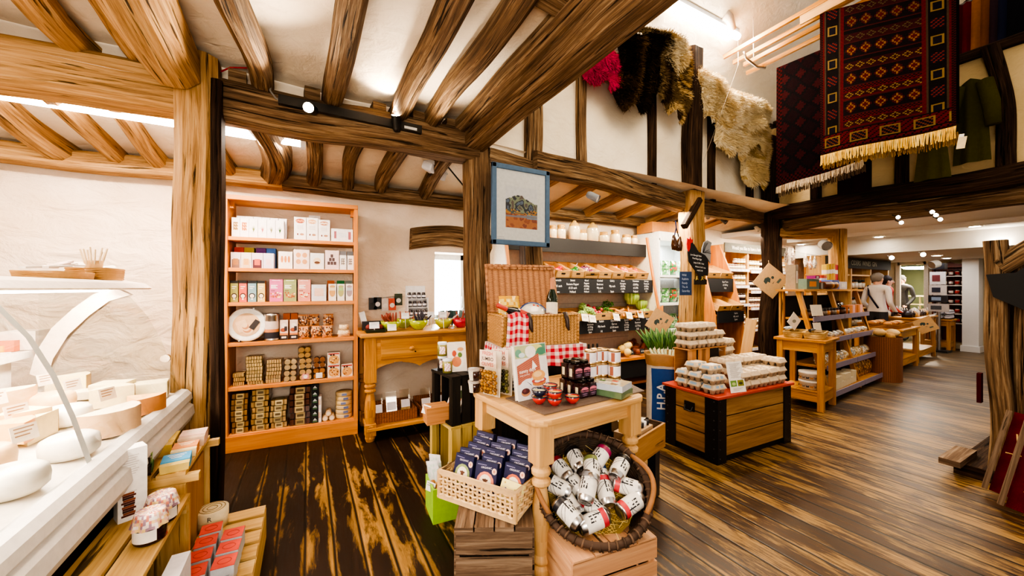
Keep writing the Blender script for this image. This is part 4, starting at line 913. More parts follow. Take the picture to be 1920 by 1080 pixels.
row_items(2, [(c6(a), c6(b_), .172, .07, col, 'bowl', (ac,), 'slim %s box with a black top band, third shelf' % nm) for a, b_, col, ac, nm in ((170, 262, '#a3a35c', '#4a3a2a', 'olive green'), (270, 362, '#dd6656', '#5a2a22', 'coral red'), (372, 470, '#86a8b4', '#3a3a3a', 'grey blue'), (482, 570, '#dcc47c', '#4a3a22', 'straw yellow'))])
row_items(2, [(c6(a), c6(b_), .186, .07, col, 'nuts', ac, 'tall %s box with biscuits pictured, third shelf' % nm) for a, b_, col, ac, nm in ((620, 775, '#d76a9c', ('#d8b46a', '#c86a4a'), 'bright pink'), (780, 930, '#98a16a', ('#c9905a', '#a8683a'), 'sage green'), (944, 1090, '#e39a8c', ('#c8503a', '#f4e4d0'), 'salmon pink'))])
row_items(2, [(c6(1098), c6(1270), .142, .07, '#dfe2ea', 'wafer', ('#f0cdb8',), 'pale grey box with a square wafer, third shelf')])
row_items(2, [(c6(a), c6(b_), .15, .07, '#f3f0ea', 'jar', ac, 'white box with a jar of %s, third shelf' % nm) for a, b_, ac, nm in ((1292, 1384, ('#d8a868', '#f0e0b8'), 'golden biscuits'), (1392, 1480, ('#b8b878', '#a8cc8a'), 'green-lidded biscuits'), (1490, 1575, ('#a89aa0', '#b8c8d8'), 'blue-lidded biscuits'))])
row_items(2, [(c6(a), c6(b_), .18, .06, col, None, (), '%s box peeping over the back of the third shelf' % nm) for a, b_, col, nm in ((1275, 1362, '#d9753a', 'orange'), (1388, 1480, '#2f8a4c', 'green'), (1486, 1568, '#8fa09a', 'grey green'))], .15)
# fourth shelf: tin, canister, toffee boxes, pouches
t = thing('round_tin', BP(bx(460), .055, SZ[3] + .137) @ RX(-6), 'large round white clip-lid tin of crispbread standing on edge in the bookcase', 'tin')
tin_parts(t, .136, .07)
mb = MB(RX(90))
mb.lathe([(.0, .0125), (.06, .0122), (.093, .012)], 28, MATTE, '#dcb58c'); mb.box((-.03, .0, .0135), (.07, .09, .002), MATTE, '#e8c4a0', RZ(20)); mb.box((.045, .03, .0145), (.04, .08, .002), MATTE, '#3a3434', RZ(-35))
for i in range(5): mb.lathe([(.0, .0140 + i * .0006), (.035 - .004 * i, .0140 + i * .0006)], 12, MATTE, ('#e9c9a4', '#c98a5c')[i % 2], T(.012 - .006 * i, -.045 + .01 * i, 0))
mb.build('picture_label', t)
t = thing('canister', BP(bx(507), .07, SZ[3]), 'silver canister of toffee crackers with an orange and black band', 'canister')
MB().lathe([(0, 0), (.052, 0), (.054, .006), (.052, .012), (.052, .2), (.054, .205), (.054, .22), (.048, .224), (0, .224)], 24, METAL, '#d5d2cf').build('can', t)
mb = MB(); mb.lathe([(.0525, .018), (.0525, .07)], 24, MATTE, '#2a2730'); mb.lathe([(.0526, .07), (.0526, .095)], 24, MATTE, '#d98a52'); mb.lathe([(.0525, .095), (.0525, .16)], 24, MATTE, '#e6cfc2'); mb.build('label_band', t)
row_items(3, [(c6(738), c6(832), .165, .07, '#e8cdbd', 'toffee', (), 'copper and black cracker box, front left of a pair on the fourth shelf'), (c6(850), c6(944), .165, .07, '#e8cdbd', 'toffee', (), 'copper and black cracker box, front right of a pair on the fourth shelf')])
row_items(3, [(c6(758), c6(842), .215, .06, '#b8622e', 'logo', (), 'copper brown box at the back left of a pair, fourth shelf'), (c6(848), c6(930), .215, .06, '#b8622e', 'logo', (), 'copper brown box at the back right of a pair, fourth shelf')], .14)
def pouch(w, h, d, cols, sd=0):
    def f(u, v):
        a, b_ = u * 2 - 1, v; k = (1 - abs(a) ** 3) * math.sin(math.pi * min(max(b_, .02), .98)) ** .6
        return a, b_, k
    mb = MB(); rr = random.Random(sd)
    for s in (-1, 1):
        mb.grid(lambda u, v: (w / 2 * (u * 2 - 1) * (1 - .06 * math.sin(v * 9)), s * d / 2 * f(u, v)[2] + d / 2 + .006 * noise.noise(V((u * 5, v * 5, sd + s))), h * v), 9, 9, GLOSS, colf=lambda u, v, i, j: rr.choice(cols) if .08 < v < .86 else cols[0])
    return mb.build('pouch')
TOF = ['#c8895a', '#8a5032', '#d9a87a', '#5a4440', '#e0b890']
PCH = [(962, 0), (1105, 0), (1225, 0), (945, 1), (1068, 1), (1240, 1)]
for i, (u, top) in enumerate(PCH):
    o = pouch(.082, .105, .045, TOF, i); o.matrix_basis = BP(bx(c6(u + 55)), .05 + .03 * top, SZ[3] + .1 * top, R.uniform(-8, 8)); o.name = 'snack_pouch'
    tag(o, 'glossy brown snack pouch, %s from the left in the %s layer of the fourth shelf' % (ORD[i % 3], ('lower', 'upper')[top]), 'pouch', 'snack pouches on the fourth shelf')
for i in range(2):
    o = pouch(.1 - .02 * i, .055, .06, ['#e8d0a8', '#d9b98a', '#f0e2c4', '#e0c49a']); o.matrix_basis = BP(bx(c6(1470)), .05 + .01 * i, SZ[3] + .05 * i); o.name = 'oat_pouch'
    tag(o, 'pale oat biscuit pouch at the right of the fourth shelf, %s of two' % ('lower', 'upper')[i], 'pouch')
# fifth shelf: flat cracker packs in stacks, round biscuit packs, cereal boxes
c5 = lambda x: 400 + x / 4.909
def cracker_pack(w=.1, h=.026, d=.12, col='#d9b878'):
    def mk():
        mb = MB(); n = 6
        for i in range(n): mb.box((-w / 2 + w * (i + .5) / n, d / 2, h / 2), (w / n * .82, d * .96, h * .86), SATIN, col)
        o = mb.build('cracker_pack'); MB().box((0, d / 2, h / 2), (w * 1.04, d, h), CELLO).build('wrapper', o); return o
    return mk
for nm, a, b_, n, h, c in (('far left', 165, 270, 3, .033, '#e2c084'), ('tall golden', 290, 440, 8, .028, '#f0d498'), ('pale banded', 475, 615, 6, .031, '#eecb92')):
    for i in range(n):
        w = bx(c5(b_)) - bx(c5(a)); put('cp' + nm, cracker_pack(w, h, .11, c), BP((bx(c5(a)) + bx(c5(b_))) / 2 + R.uniform(-.006, .006), .05 + R.uniform(-.008, .008), SZ[4] + i * (h + .001), R.uniform(-3, 3)), 'flat cracker pack, %s up in the %s stack of the fifth shelf' % (ORD[i], nm), 'cracker pack', '%s cracker stack' % nm)
def round_pack(col, label=None):
    def mk():
        mb = MB()
        for (x, z) in ((-.023, .023), (.023, .023), (-.023, .068), (.023, .068)): mb.cyl((x, .01, z), (x, .1, z), .022, 12, MATTE, col)
        o = mb.build('biscuit_pack')
        if label: mb2 = MB(); mb2.box((.0, .004, .03), (.05, .006, .045), MATTE, label); mb2.disc(0, .03, .016, .016, -.0005, '#f6f0ea'); mb2.build('label', o)
        MB().box((0, .055, .046), (.096, .1, .093), CELLO).build('wrapper', o); return o
    return mk
for i, (u, z, c, l, nm) in enumerate(((700, 0, '#d8bf90', None, 'pale round biscuits, lower left'), (705, .095, '#dcc49a', None, 'pale round biscuits, upper left'), (845, 0, '#e8c48c', '#e79a9a', 'golden round biscuits with a pink label'), (845, .095, '#e2b878', None, 'golden round biscuits, middle of the tall stack'), (835, .19, '#d9b06c', None, 'golden round biscuits, topmost of the tall stack'), (972, 0, '#c98a4c', '#f4efe8', 'brown round biscuits with a white label'), (975, .095, '#a0683c', None, 'dark brown round biscuits, upper right'))):
    o = round_pack(c, l)(); o.matrix_basis = BP(bx(c5(u)), .04, SZ[4] + z, R.uniform(-4, 4)); tag(o, 'clear pack of %s, fifth shelf' % nm, 'biscuit pack', 'round biscuit packs on the fifth shelf')
for (a, b_, z, h, lab) in ((1050, 1165, 0, .11, 'lower cereal box with an orange oval picture'), (1050, 1165, .112, .105, 'upper cereal box stacked on another'), (1178, 1284, 0, .105, 'cereal box alone at the right end')):
    o = carton(bx(c5(b_)) - bx(c5(a)), h, .09, '#efe4d6', 'cereal', None, '#e0a860'); o.name = 'cereal_box'; o.matrix_basis = BP((bx(c5(a)) + bx(c5(b_))) / 2, .045, SZ[4] + z); tag(o, lab + ', fifth shelf', 'box', 'cereal boxes on the fifth shelf')
# bottom shelf: banded bar packs
def bar_pack(w, h, col, band):
    def mk():
        mb = MB(); n = 5
        for i in range(n): mb.box((-w / 2 + w * (i + .5) / n, .06, h / 2), (w / n * .85, .11, h * .85), SATIN, col)
        o = mb.build('bar_pack'); b2 = MB(); b2.box((0, .059, h / 2), (w * .44, .118, h * .94), MATTE, band); b2.rect(-w * .16, h * .3, w * .16, h * .7, -.0008, '#6b5a3c'); b2.build('paper_band', o)
        MB().box((0, .06, h / 2), (w * 1.03, .12, h), CELLO).build('wrapper', o); return o
    return mk
for nm, a, b_, n, h, c, bd in (('first', 150, 310, 7, .044, '#b98c50', '#d9c288'), ('second', 335, 500, 8, .046, '#d8b070', '#e0cc96'), ('third', 515, 670, 5, .045, '#e6c48a', '#e0cf9c'), ('fourth, dark chocolate', 695, 890, 6, .052, '#6a3a28', '#d8bf86')):
    w = (bx(c5(b_)) - bx(c5(a))) * .97
    for i in range(n):
        put('bar' + nm, bar_pack(w, h, c, bd), BP((bx(c5(a)) + bx(c5(b_))) / 2 + R.uniform(-.006, .006), .04 + R.uniform(-.006, .006), SZ[5] + i * (h + .0015), R.uniform(-2, 2)), 'paper-banded pack, %s up in the %s stack, bottom shelf' % (ORD[i], nm), 'biscuit pack', 'banded packs, %s stack' % nm.split(',')[0])
for i in range(3):
    o = carton(.055, .11, .09, '#15171a', 'peak'); o.name = 'black_box'; o.matrix_basis = BP(bx(c5(933)), .04, SZ[5] + i * .112); tag(o, 'black box with a white peak, %s up in its stack on the bottom shelf' % ORD[i], 'box', 'black boxes on the bottom shelf')
for i in range(2):
    o = carton(.028, .11, .09, '#f0e6e2', 'mottle', None, '#d9a888', '#f0d8cc'); o.name = 'slim_box'; o.matrix_basis = BP(bx(c5(976)), .04, SZ[5] + i * .112); tag(o, 'slim pale box beside the black ones, %s of two' % ('lower', 'upper')[i], 'box')
for i, (x, z) in enumerate(((1028, .024), (1090, .024), (1058, .064))):
    mb = MB(); mb.cyl((0, 0, 0), (0, .1, 0), .024, 16, MATTE, '#d8b48a'); mb.disc(0, 0, .017, .017, -.001, '#efe0cc'); mb.build('biscuit_roll', None, BP(bx(c5(x)), .045, SZ[5] + z), 'round-ended biscuit roll, %s of three on the bottom shelf' % ('left', 'right', 'topmost')[i], 'biscuit roll', 'biscuit rolls')
for i in range(6):
    def mk():
        o = MB().lathe([(0, 0), (.068, 0), (.07, .008), (.07, .03), (.066, .038), (0, .038)], 22, SATIN, '#dcc08c').build('oatcake_pack'); 
        b2 = MB(); b2.add([(-.02, -.0715, .01), (.02, -.0715, .01), (.02, -.0715, .03), (-.02, -.0715, .03)], [(0, 1, 2, 3)], MATTE, '#6f7fae'); b2.build('label', o); return o
    put('oatcake', mk, BP(bx(c5(1205)), .115, SZ[5] + i * .039, R.uniform(-15, 15)), 'round flat oatcake pack, %s up in the stack by the right side' % ORD[i], 'oatcake pack', 'oatcake stack')

# grey end post of a fridge or radiator peeping between the oak post and the bookcase
mb = MB(); mb.box((0, 0, .33), (.16, .05, .66), SATIN, '#8d8983'); mb.box((0, -.03, .37), (.03, .02, .52), SATIN, '#6d6a66'); mb.build('grey_panel', None, T(-.74, 3.75, 0), 'plain grey panel against the wall between post and bookcase', 'panel')

# ------------------------------------------------------------------ pine side table (dresser) and its goods
DX0, DX1, DY0, DY1, DH = .40, 1.72, 3.30, 3.84, .92
dt = thing('side_table', (DX0, DY0, 0), 'waxed pine side table with turned legs, drawers and a scalloped apron under the window', 'table')
DW, DD = DX1 - DX0, DY1 - DY0
MB().box((DW / 2, DD / 2, DH - .018), (DW + .06, DD + .05, .036), PINEY).build('table_top', dt, bevel=.012)
def turned_leg(sq, h0, h1, r, m=PINEY):     # foot at 0, square block from h0 to h1
    mb = MB(); k = h0
    mb.lathe([(r * .7, 0), (r * .95, .03), (r * .75, k * .12), (r * 1.0, k * .16), (r * 1.0, k * .2), (r * .72, k * .22), (r * 1.02, k * .25), (r * 1.02, k * .27), (r * .75, k * .3), (r * .95, k * .42), (r * 1.02, k * .55), (r * .85, k * .70), (r * .62, k * .80), (r * .62, k * .82), (r * 1.0, k * .84), (r * 1.0, k * .87), (r * .65, k * .89), (r * 1.0, k * .92), (r * 1.02, k * .95), (r * .8, k * .97), (r * .9, k)], 18, m)
    mb.box((0, 0, (h0 + h1) / 2), (sq, sq, h1 - h0), m); return mb
for (x, y) in ((.06, .06), (DW - .06, .06), (.06, DD - .06), (DW - .06, DD - .06)):
    mb = turned_leg(.09, .5, DH - .036, .046); mb.box((0, 0, .1), (.085, .085, .1), PINEY); mb.build('leg', dt, T(x, y, 0), bevel=.002)
mb = MB(); mb.box((DW / 2, .035, .77), (DW - .2, .02, .22), PINEY)
prof = [(x, .66 - .055 + .05 * abs(math.sin(x / (DW - .2) * math.pi * 3)) ** .7 + .03 * (abs((x / (DW - .2) * 3) % 1 - .5) < .08)) for x in [i * (DW - .2) / 60 for i in range(61)]]
mb.prism([(0, .67)] + [(x, z) for x, z in prof] + [(DW - .2, .67)], -.045, -.027, PINEY, M=T(.1, 0, 0) @ RX(90)); mb.build('apron', dt)
for x in (.06, DW - .06): MB().box((x, DD / 2, .72), (.03, DD - .2, .3), PINEY).build('side_apron', dt)
for i in range(2):
    x = .12 + .27 + i * .54
    d = MB().box((x, .02, .775), (.50, .026, .17), PINEY).build('drawer', dt, bevel=.004)
    MB(RX(90)).lathe([(.0, .032), (.018, .03), (.022, .018), (.012, .006), (.012, -.01)], 14, PINEY, M=T(x, .775, .012)).build('knob', d)
    MB().cyl((x + .04, .008, .74), (x + .04, 0, .74), .007, 8, METAL, '#5a4a30').build('keyhole', d)
MB().box((DW / 2, DD / 2, .105), (DW - .06, DD - .02, .025), PINEY).build('lower_shelf', dt, bevel=.003)
# bowls
def bowl(r, h, col):
    def mk():
        return MB().lathe([(0, 0), (r * .45, 0), (r * .5, .006), (r * .85, h * .45), (r, h), (r * .96, h), (r * .8, h * .45), (r * .4, .012), (0, .01)], 24, GLOSS, col).build('bowl')
    return mk
def stick(r, l, c, bend=.01):
    return MB().tube([(0, 0, 0), (0, bend, l * .3), (0, bend, l * .7), (0, 0, l)], r, 7, ROUGHY, c, rs=[r * .6, r, r, r * .6])
ZT = DH + .002
for i, (u, y, c, lab, n, sc_, sty) in enumerate(((733, 3.43, '#a3b41c', 'lime bowl of red-brown salami sticks at the left of the pine side table', 12, '#8a4030', .02), (757, 3.62, '#8fa018', 'darker lime bowl standing behind the two front ones', 8, '#b0705a', .02), (785, 3.42, '#a8b820', 'lime bowl of dark wrapped sausages in the middle of the side table', 11, '#3a3440', .018), (832, 3.44, '#b4b83a', 'yellow-green bowl of pale wrapped sausages near the window', 8, '#c8a89a', .018), (864, 3.40, '#c0243c', 'crimson bowl half hidden behind the split post', 3, '#8a4030', .02))):
    p = oy(u, 600, y); p.z = ZT; r = .088
    put('bowl' + c, bowl(r, .085, c), T(*p), lab, 'bowl', 'colourful bowls on the side table')
    for j in range(n):
        a = j * 2.4; q = p + V((math.cos(a) * r * .5 * (j % 3) / 2, math.sin(a) * r * .5 * (j % 3) / 2, .03)); l = .13
        o = stick(sty / 2, l, sc_).build('sausage_stick', None, T(*q) @ RZ(R.uniform(-20, 20)) @ RY((-1 if i == 0 else 1) * (15 + 14 * (j % 3)) if j % 2 else -18 + 10 * (j % 3)) @ RX(R.uniform(-10, 14)))
        tag(o, 'cured sausage stick standing in the %s' % ('left lime bowl', 'rear lime bowl', 'middle lime bowl', 'yellow-green bowl', 'crimson bowl')[i], 'sausage', 'sausage sticks in bowl %s' % ('one', 'two', 'three', 'four', 'five')[i])
for i, (u, v, y, w, lab) in enumerate(((735, 614, 3.33, .075, 'white price card leaning below the left lime bowl'), (760, 592, 3.5, .07, 'white price card between the left and middle bowls'), (808, 590, 3.46, .06, 'white price card on a peg right of the middle bowl'), (831, 590, 3.36, .07, 'white price card at the yellow-green bowl'), (873, 585, 3.42, .06, 'white price card above the crimson bowl'), (702, 610, 3.34, .08, 'white price card in front of the dark meat tray'))):
    p = oy(u, v, y); p.z = max(ZT, p.z - .03); mb = price_card(w, .055, '#f4f2f4', '#b9b4bc', 2)
    if p.z > ZT + .01: mb.cyl((0, .003, ZT - p.z), (0, .003, .01), .003, 5, MATTE, '#f2f0ee')
    mb.build('price_card', None, T(*p) @ RX(-12), lab, 'price card', 'price cards on the pine side table')
t = thing('meat_tray', T(*[*oy(703, 612, 3.37)[:2], ZT]), 'small black tray of dark salami slices at the left end of the side table', 'tray')
MB().box((0, 0, .012), (.15, .12, .024), SATIN, '#1c2a1c', taper=1.1).build('tray', t)
for i in range(5): MB().blob((-.05 + i * .025, .02, .04), (.022, .04, .025), ROUGHY, '#7a2c26', .1, seed=i).build('salami', t)
mb = MB(); mb.box((0, 0, .04), (.16, .05, .08), SATIN, '#17151a'); mb.build('black_box', None, T(.50, 3.56, ZT), 'low black box behind the meat tray', 'box')
mb = MB(); mb.box((0, 0, .08), (.05, .02, .16), MATTE, '#efeef0', M=RY(-14)); mb.build('white_card', None, T(.46, 3.63, ZT + .006), 'tall white card leaning at the left end of the side table', 'card')
# hanging salami packs on the wall
for i, (u, v, c, c2, lab) in enumerate(((699, 570, '#2c2a2c', '#3a3a3a', 'narrow black pack hanging at the left of the wall packs'), (708, 569, '#1f1d22', '#f0ecf0', 'black pack with a round white label on the wall'), (722, 572, '#e8e0dc', '#f6f2ee', 'pale pack hanging on the wall'), (735, 571, '#d8583c', '#f4ece4', 'orange-red pack with a round white label on the wall'), (747, 562, '#3f4a34', '#e8e6e2', 'dark green pack with a white card, highest of the wall packs'))):
    p = oy(u, v, 3.935); mb = MB(); mb.box((0, 0, 0), (.075, .02, .12), SATIN, c); mb.disc(0, -.01, .024, .024, -.0106, c2); mb.rect(-.01, .06, .01, .072, -.004, '#ddd'); mb.build('snack_pack', None, T(*p), lab, 'snack pack', 'snack packs on the wall')
mb = MB(); a, c = oy(696, 560, 3.945), oy(752, 556, 3.945); mb.cyl(a, c, .004, 6, METAL, '#b5b0aa'); mb.build('hanging_wire', None, None, 'thin wire on the wall that the snack packs hang from', 'wire')
# tiered display of little jars
t = thing('jar_rack', T(*[*oy(784, 600, 3.72)[:2], ZT]), 'white card display stand with three tiers of dark jars by the window', 'display stand')
for k in range(3): MB().box((0, .03 * k, .1 + .085 * k), (.2, .06, .006), MATTE, '#f2f0f2').build('tier', t)
MB().box((0, .11, .2), (.2, .006, .4), MATTE, '#f4f2f4').build('back_card', t)
for s in (-.1, .1): MB().box((s, .05, .14), (.005, .12, .28), MATTE, '#eceaec').build('side_card', t)
for k in range(3):
    for i in range(4):
        o = MB().lathe([(0, 0), (.021, 0), (.021, .045), (.018, .05), (.018, .06), (0, .06)], 10, GLOSS, '#2a2024'); o.lathe([(.0215, .012), (.0215, .034)], 10, MATTE, '#e4dfe6')
        o.build('little_jar', None, T(*[*oy(784, 600, 3.72)[:2], ZT + .104 + .085 * k]) @ T(-.072 + i * .048, .03 * k, 0), 'small dark jar, %s from the left on the %s tier by the window' % (ORD[i], ('lowest', 'middle', 'top')[k]), 'jar', 'jars on the display stand')
for i, (x, h, c, lab) in enumerate(((1.26, .07, '#8e9a96', 'grey-green carton on the window sill'), (1.36, .1, '#b9bfc6', 'pale jar on the window sill'), (1.5, .06, '#9a8f8a', 'brownish tub on the window sill'), (1.57, .14, '#a8adb0', 'tall bottle on the window sill'))):
    MB().lathe([(0, 0), (.03, 0), (.032, h * .7), (.018, h * .85), (.018, h), (0, h)], 12, SATIN, c).build('sill_jar', None, T(x, WY + .1, WZ0 + .001), lab, 'jar')
for i in range(7):
    o = MB(); o.box((0, 0, .075), (.05, .012, .15), SATIN, R.choice(('#39504c', '#6b8a8c', '#24302e', '#8aa0a4'))); o.build('foil_sachet', None, T(1.19 + .045 * i, 3.62 + .02 * (i % 3), ZT) @ RY(R.uniform(-14, 14)) @ RX(-8), 'grey-green foil sachet standing behind the bowls, %s from the left' % ORD[i], 'sachet', 'foil sachets behind the bowls')
# baskets under the side table with bagged crackers
for i, (u0, u1, lab) in enumerate(((690, 782, 'left brown wicker basket on the lower shelf of the side table'), (784, 850, 'right brown wicker basket on the lower shelf of the side table'))):
    a, c = oy(u0, 790, 3.38).x + .03, oy(u1, 790, 3.38).x; w = c - a
    t = thing('wicker_basket', T((a + c) / 2, 3.54, .12), lab, 'basket')
    mb = MB(); mb.box((0, -.14, .045), (w, .014, .09), WICKB); mb.box((0, .14, .06), (w, .014, .12), WICKB); mb.box((-w / 2, 0, .045), (.014, .28, .09), WICKB); mb.box((w / 2, 0, .045), (.014, .28, .09), WICKB); mb.box((0, 0, .008), (w, .28, .012), WICKB); mb.build('woven_side', t)
    for j in range(3 if i == 0 else 2):
        x = -w / 2 + w * (j + .5) / (3 if i == 0 else 2)
        mb = MB()
        for q in range(6): mb.box((-.035 + q * .014, 0, .06), (.011, .03, .12), MATTE, '#e2bd7e')
        o = mb.build('cracker_bag', None, T((a + c) / 2 + x, 3.48 + .03 * j, .137) @ RX(-18) @ RZ(R.uniform(-12, 12)))
        MB().box((0, -.018, .085), (.08, .004, .07), MATTE, '#e6dfe4').build('label', o); MB().box((0, 0, .11), (.09, .035, .2), CELLO).build('bag_film', o)
        tag(o, 'clear bag of bread sticks, %s from the left in the %s wicker basket' % (ORD[j], ('left', 'right')[i]), 'bag', 'bread stick bags under the side table')
# ------------------------------------------------------------------ pine display table in the middle
TN = V((.82, 1.28, 0)); TX = V((.712, .067, 0)); TY = V((-.072, .608, 0)); TW, TD, TZ = TX.length, TY.length, .75
TM = frame(TN, TX, TY)
tb = thing('display_table', TM, 'pale pine display table with turned legs and rounded top in the middle of the shop', 'table')
def rrect(w, d, r, o=0., n=6):
    pts = []
    for cx, cy, a0 in ((w - r, r, -90), (w - r, d - r, 0), (r, d - r, 90), (r, r, 180)):
        for i in range(n + 1): a = math.radians(a0 + 90 * i / n); pts.append((cx + (r + o) * math.cos(a), cy + (r + o) * math.sin(a)))
    return pts
mb = MB(); pp = rrect(TW, TD, .07)
mb.prism(pp, TZ - .03, TZ, PINEP); mb.build('table_top', tb, bevel=.009)
for (x, y) in ((.065, .065), (TW - .065, .065), (.065, TD - .065), (TW - .065, TD - .065)): turned_leg(.08, .55, TZ - .03, .042, PINEP).build('leg', tb, T(x, y, 0), bevel=.002)
for (x, y, a, l) in ((TW / 2, .06, 0, TW - .2), (TW / 2, TD - .06, 0, TW - .2), (.06, TD / 2, 90, TD - .2), (TW - .06, TD / 2, 90, TD - .2)):
    mb = MB(); mb.box((0, 0, TZ - .068), (l, .02, .076), PINEP); mb.box((0, -.004, TZ - .1), (l, .02, .012), PINEP); mb.build('apron', tb, T(x, y, 0) @ RZ(a))
ZM = TZ + .0065
q = [oz(u, v, TZ) for u, v in ((1021, 780), (1208, 735), (1150, 705), (948, 749))]
mb = MB(); mb.add([(*p[:2], TZ + .0012) for p in q] + [(*p[:2], ZM) for p in q], [(4, 5, 6, 7), (0, 1, 5, 4), (1, 2, 6, 5), (2, 3, 7, 6), (3, 0, 4, 7)], ROUGHY, '#6b5b50'); mb.build('slate_mat', None, None, 'thin grey-brown slate board lying on the pine display table', 'board')
ZM += .001
# olive bags
for i in range(3):
    t = thing('olive_bag', T(.80 + .068 * i, 1.715, TZ + .002) @ RZ(-68), 'stand-up bag of %s olives with a red-lettered card top, %s from the table edge' % (('golden', 'dark green', 'black')[i], ORD[i]), 'bag', 'bags of olives')
    mb = MB(); oc = (('#a8741c', '#c8922c', '#8a5a14'), ('#4a4a1c', '#2a2a18', '#7a7a30'), ('#1c1812', '#2a241a', '#12100c'))[i]
    for r in range(7):
        for k in range(5): mb.blob((-.042 + k * .021 + R.uniform(-.004, .004), .0 + R.uniform(-.005, .003), .022 + r * .017), (.011, .01, .0095), GLOSS, R.choice(oc), n=7, k=5)
    mb.build('olives', t, None, None, None, None, 'stuff')
    MB().add([(-.055, -.017, .012), (.055, -.017, .012), (.055, -.008, .17), (-.055, -.008, .17), (-.055, .017, .0), (.055, .017, .0), (.055, .004, .17), (-.055, .004, .17)], [(0, 1, 2, 3), (0, 4, 7, 3), (1, 5, 6, 2)], CELLO).build('bag_film', t)
    mb = MB(); mb.box((0, .022, .115), (.112, .004, .23), MATTE, '#e6dccb', M=RX(-4)); mb.box((0, -.006, .19), (.112, .003, .085), MATTE, '#f3d9c8', M=None)
    for (s, z, c) in (('FRESH', .217, '#c8463c'), ('JUMBO', .19, '#3a2a2a'), ('OLIVES', .163, '#c8463c')): mb.text(s, .026, frame((0, -.0082, z), (1, 0, 0), (0, 0, 1)), col=c, bold=.012)
    mb.build('card_header', t)
for k in range(2):
    def mk():
        o = MB().lathe([(0, 0), (.028, 0), (.034, .05), (0, .05)], 14, GLOSS, '#3a201c').build('olive_pot'); MB().lathe([(.035, .048), (.036, .058), (0, .06)], 14, SATIN, '#a59a90').build('lid', o)
        b2 = MB(); b2.grid(lambda u, v: ((.029 + .006 * v) * math.cos(-2.5 + .9 * u), (.029 + .006 * v) * math.sin(-2.5 + .9 * u), .052 * v), 5, 1, MATTE, '#ded6c4'); b2.build('label', o); return o
    put('opot', mk, T(.772, 1.83, TZ + .002 + k * .064) @ RZ(-35), 'clear pot of dark olives with a white label strip, %s of two' % ('lower', 'upper')[k], 'pot', 'olive pots')
# cookbook
t = thing('cookbook', T(.878, 1.545, ZM) @ RZ(8) @ RX(-9), 'large cookbook standing open-faced on the table, a burger and picnic basket on its cover', 'book')
w, h = .205, .265
MB().box((w / 2, .0125, h / 2), (w - .006, .019, h - .008), MATTE, '#efe9de').build('pages', t)
mb = MB(); mb.box((w / 2, .001, h / 2), (w, .002, h), MATTE, '#e9e4e0'); mb.box((w / 2, .0245, h / 2), (w, .002, h), MATTE, '#e2dcd4'); y = -.0004
mb.rect(.004, .2, w - .004, h - .004, y, '#b9c295'); mb.rect(.12, .21, w - .004, h - .004, y * 2, '#5f9078'); mb.disc(.13, .245, .05, .018, y * 2.2, '#d9d68a'); mb.disc(.17, .225, .03, .02, y * 2.3, '#4f8a72'); mb.disc(.025, .225, .02, .02, y * 2.2, '#6fa58e')
mb.add([(.008, y * 3, .165), (.15, y * 3, .215), (.155, y * 3, .13), (.11, y * 3, .10), (.008, y * 3, .075)], [(0, 1, 2, 3, 4)], MATTE, '#c07560')
for i in range(9): mb.add([(.009, y * 3.5, .082 + i * .0095), (.15, y * 3.5, .13 + i * .0098), (.15, y * 3.5, .133 + i * .0098), (.009, y * 3.5, .085 + i * .0095)], [(0, 1, 2, 3)], MATTE, '#a4584a')
mb.disc(.10, .228, .035, .03, y * 4, '#f2eee8'); mb.disc(.045, .215, .02, .012, y * 4, '#d4e4ec')
mb.disc(.14, .07, .062, .05, y * 4, '#efecef'); mb.disc(.07, .05, .06, .05, y * 4.2, '#e9e6ee'); mb.add([(.1, y * 4.4, .14), (.108, y * 4.4, .185), (.135, y * 4.4, .15)], [(0, 1, 2)], MATTE, '#f6f2f2')
mb.disc(.138, .07, .044, .014, y * 5.2, '#d98a4c'); mb.disc(.138, .082, .048, .014, y * 5.5, '#c2574f'); mb.disc(.128, .080, .02, .007, y * 5.8, '#f2dcd8'); mb.disc(.155, .083, .018, .006, y * 5.8, '#f0d2cc'); mb.disc(.138, .107, .044, .026, y * 6, '#e5a860'); mb.disc(.132, .113, .028, .014, y * 6.3, '#f0c890')
mb.disc(.048, .035, .028, .018, y * 5.5, '#c98f68'); mb.disc(.048, .042, .025, .014, y * 5.8, '#5a2f34'); mb.disc(.042, .045, .01, .008, y * 6, '#7a4448'); mb.add([(.055, y * 5, .09), (.09, y * 5, .06), (.085, y * 5, .07)], [(0, 1, 2)], MATTE, '#6a6478')
mb.text('sunny days', .024, frame((.018, y * 7, .135), (1, 0, .06), (0, 0, 1)), col='#fffaf4', align='LEFT', bold=.01); mb.text('easy picnics', .013, frame((.02, y * 7, .117), (1, 0, .06), (0, 0, 1)), col='#f4e0d8', align='LEFT'); mb.build('cover', t)
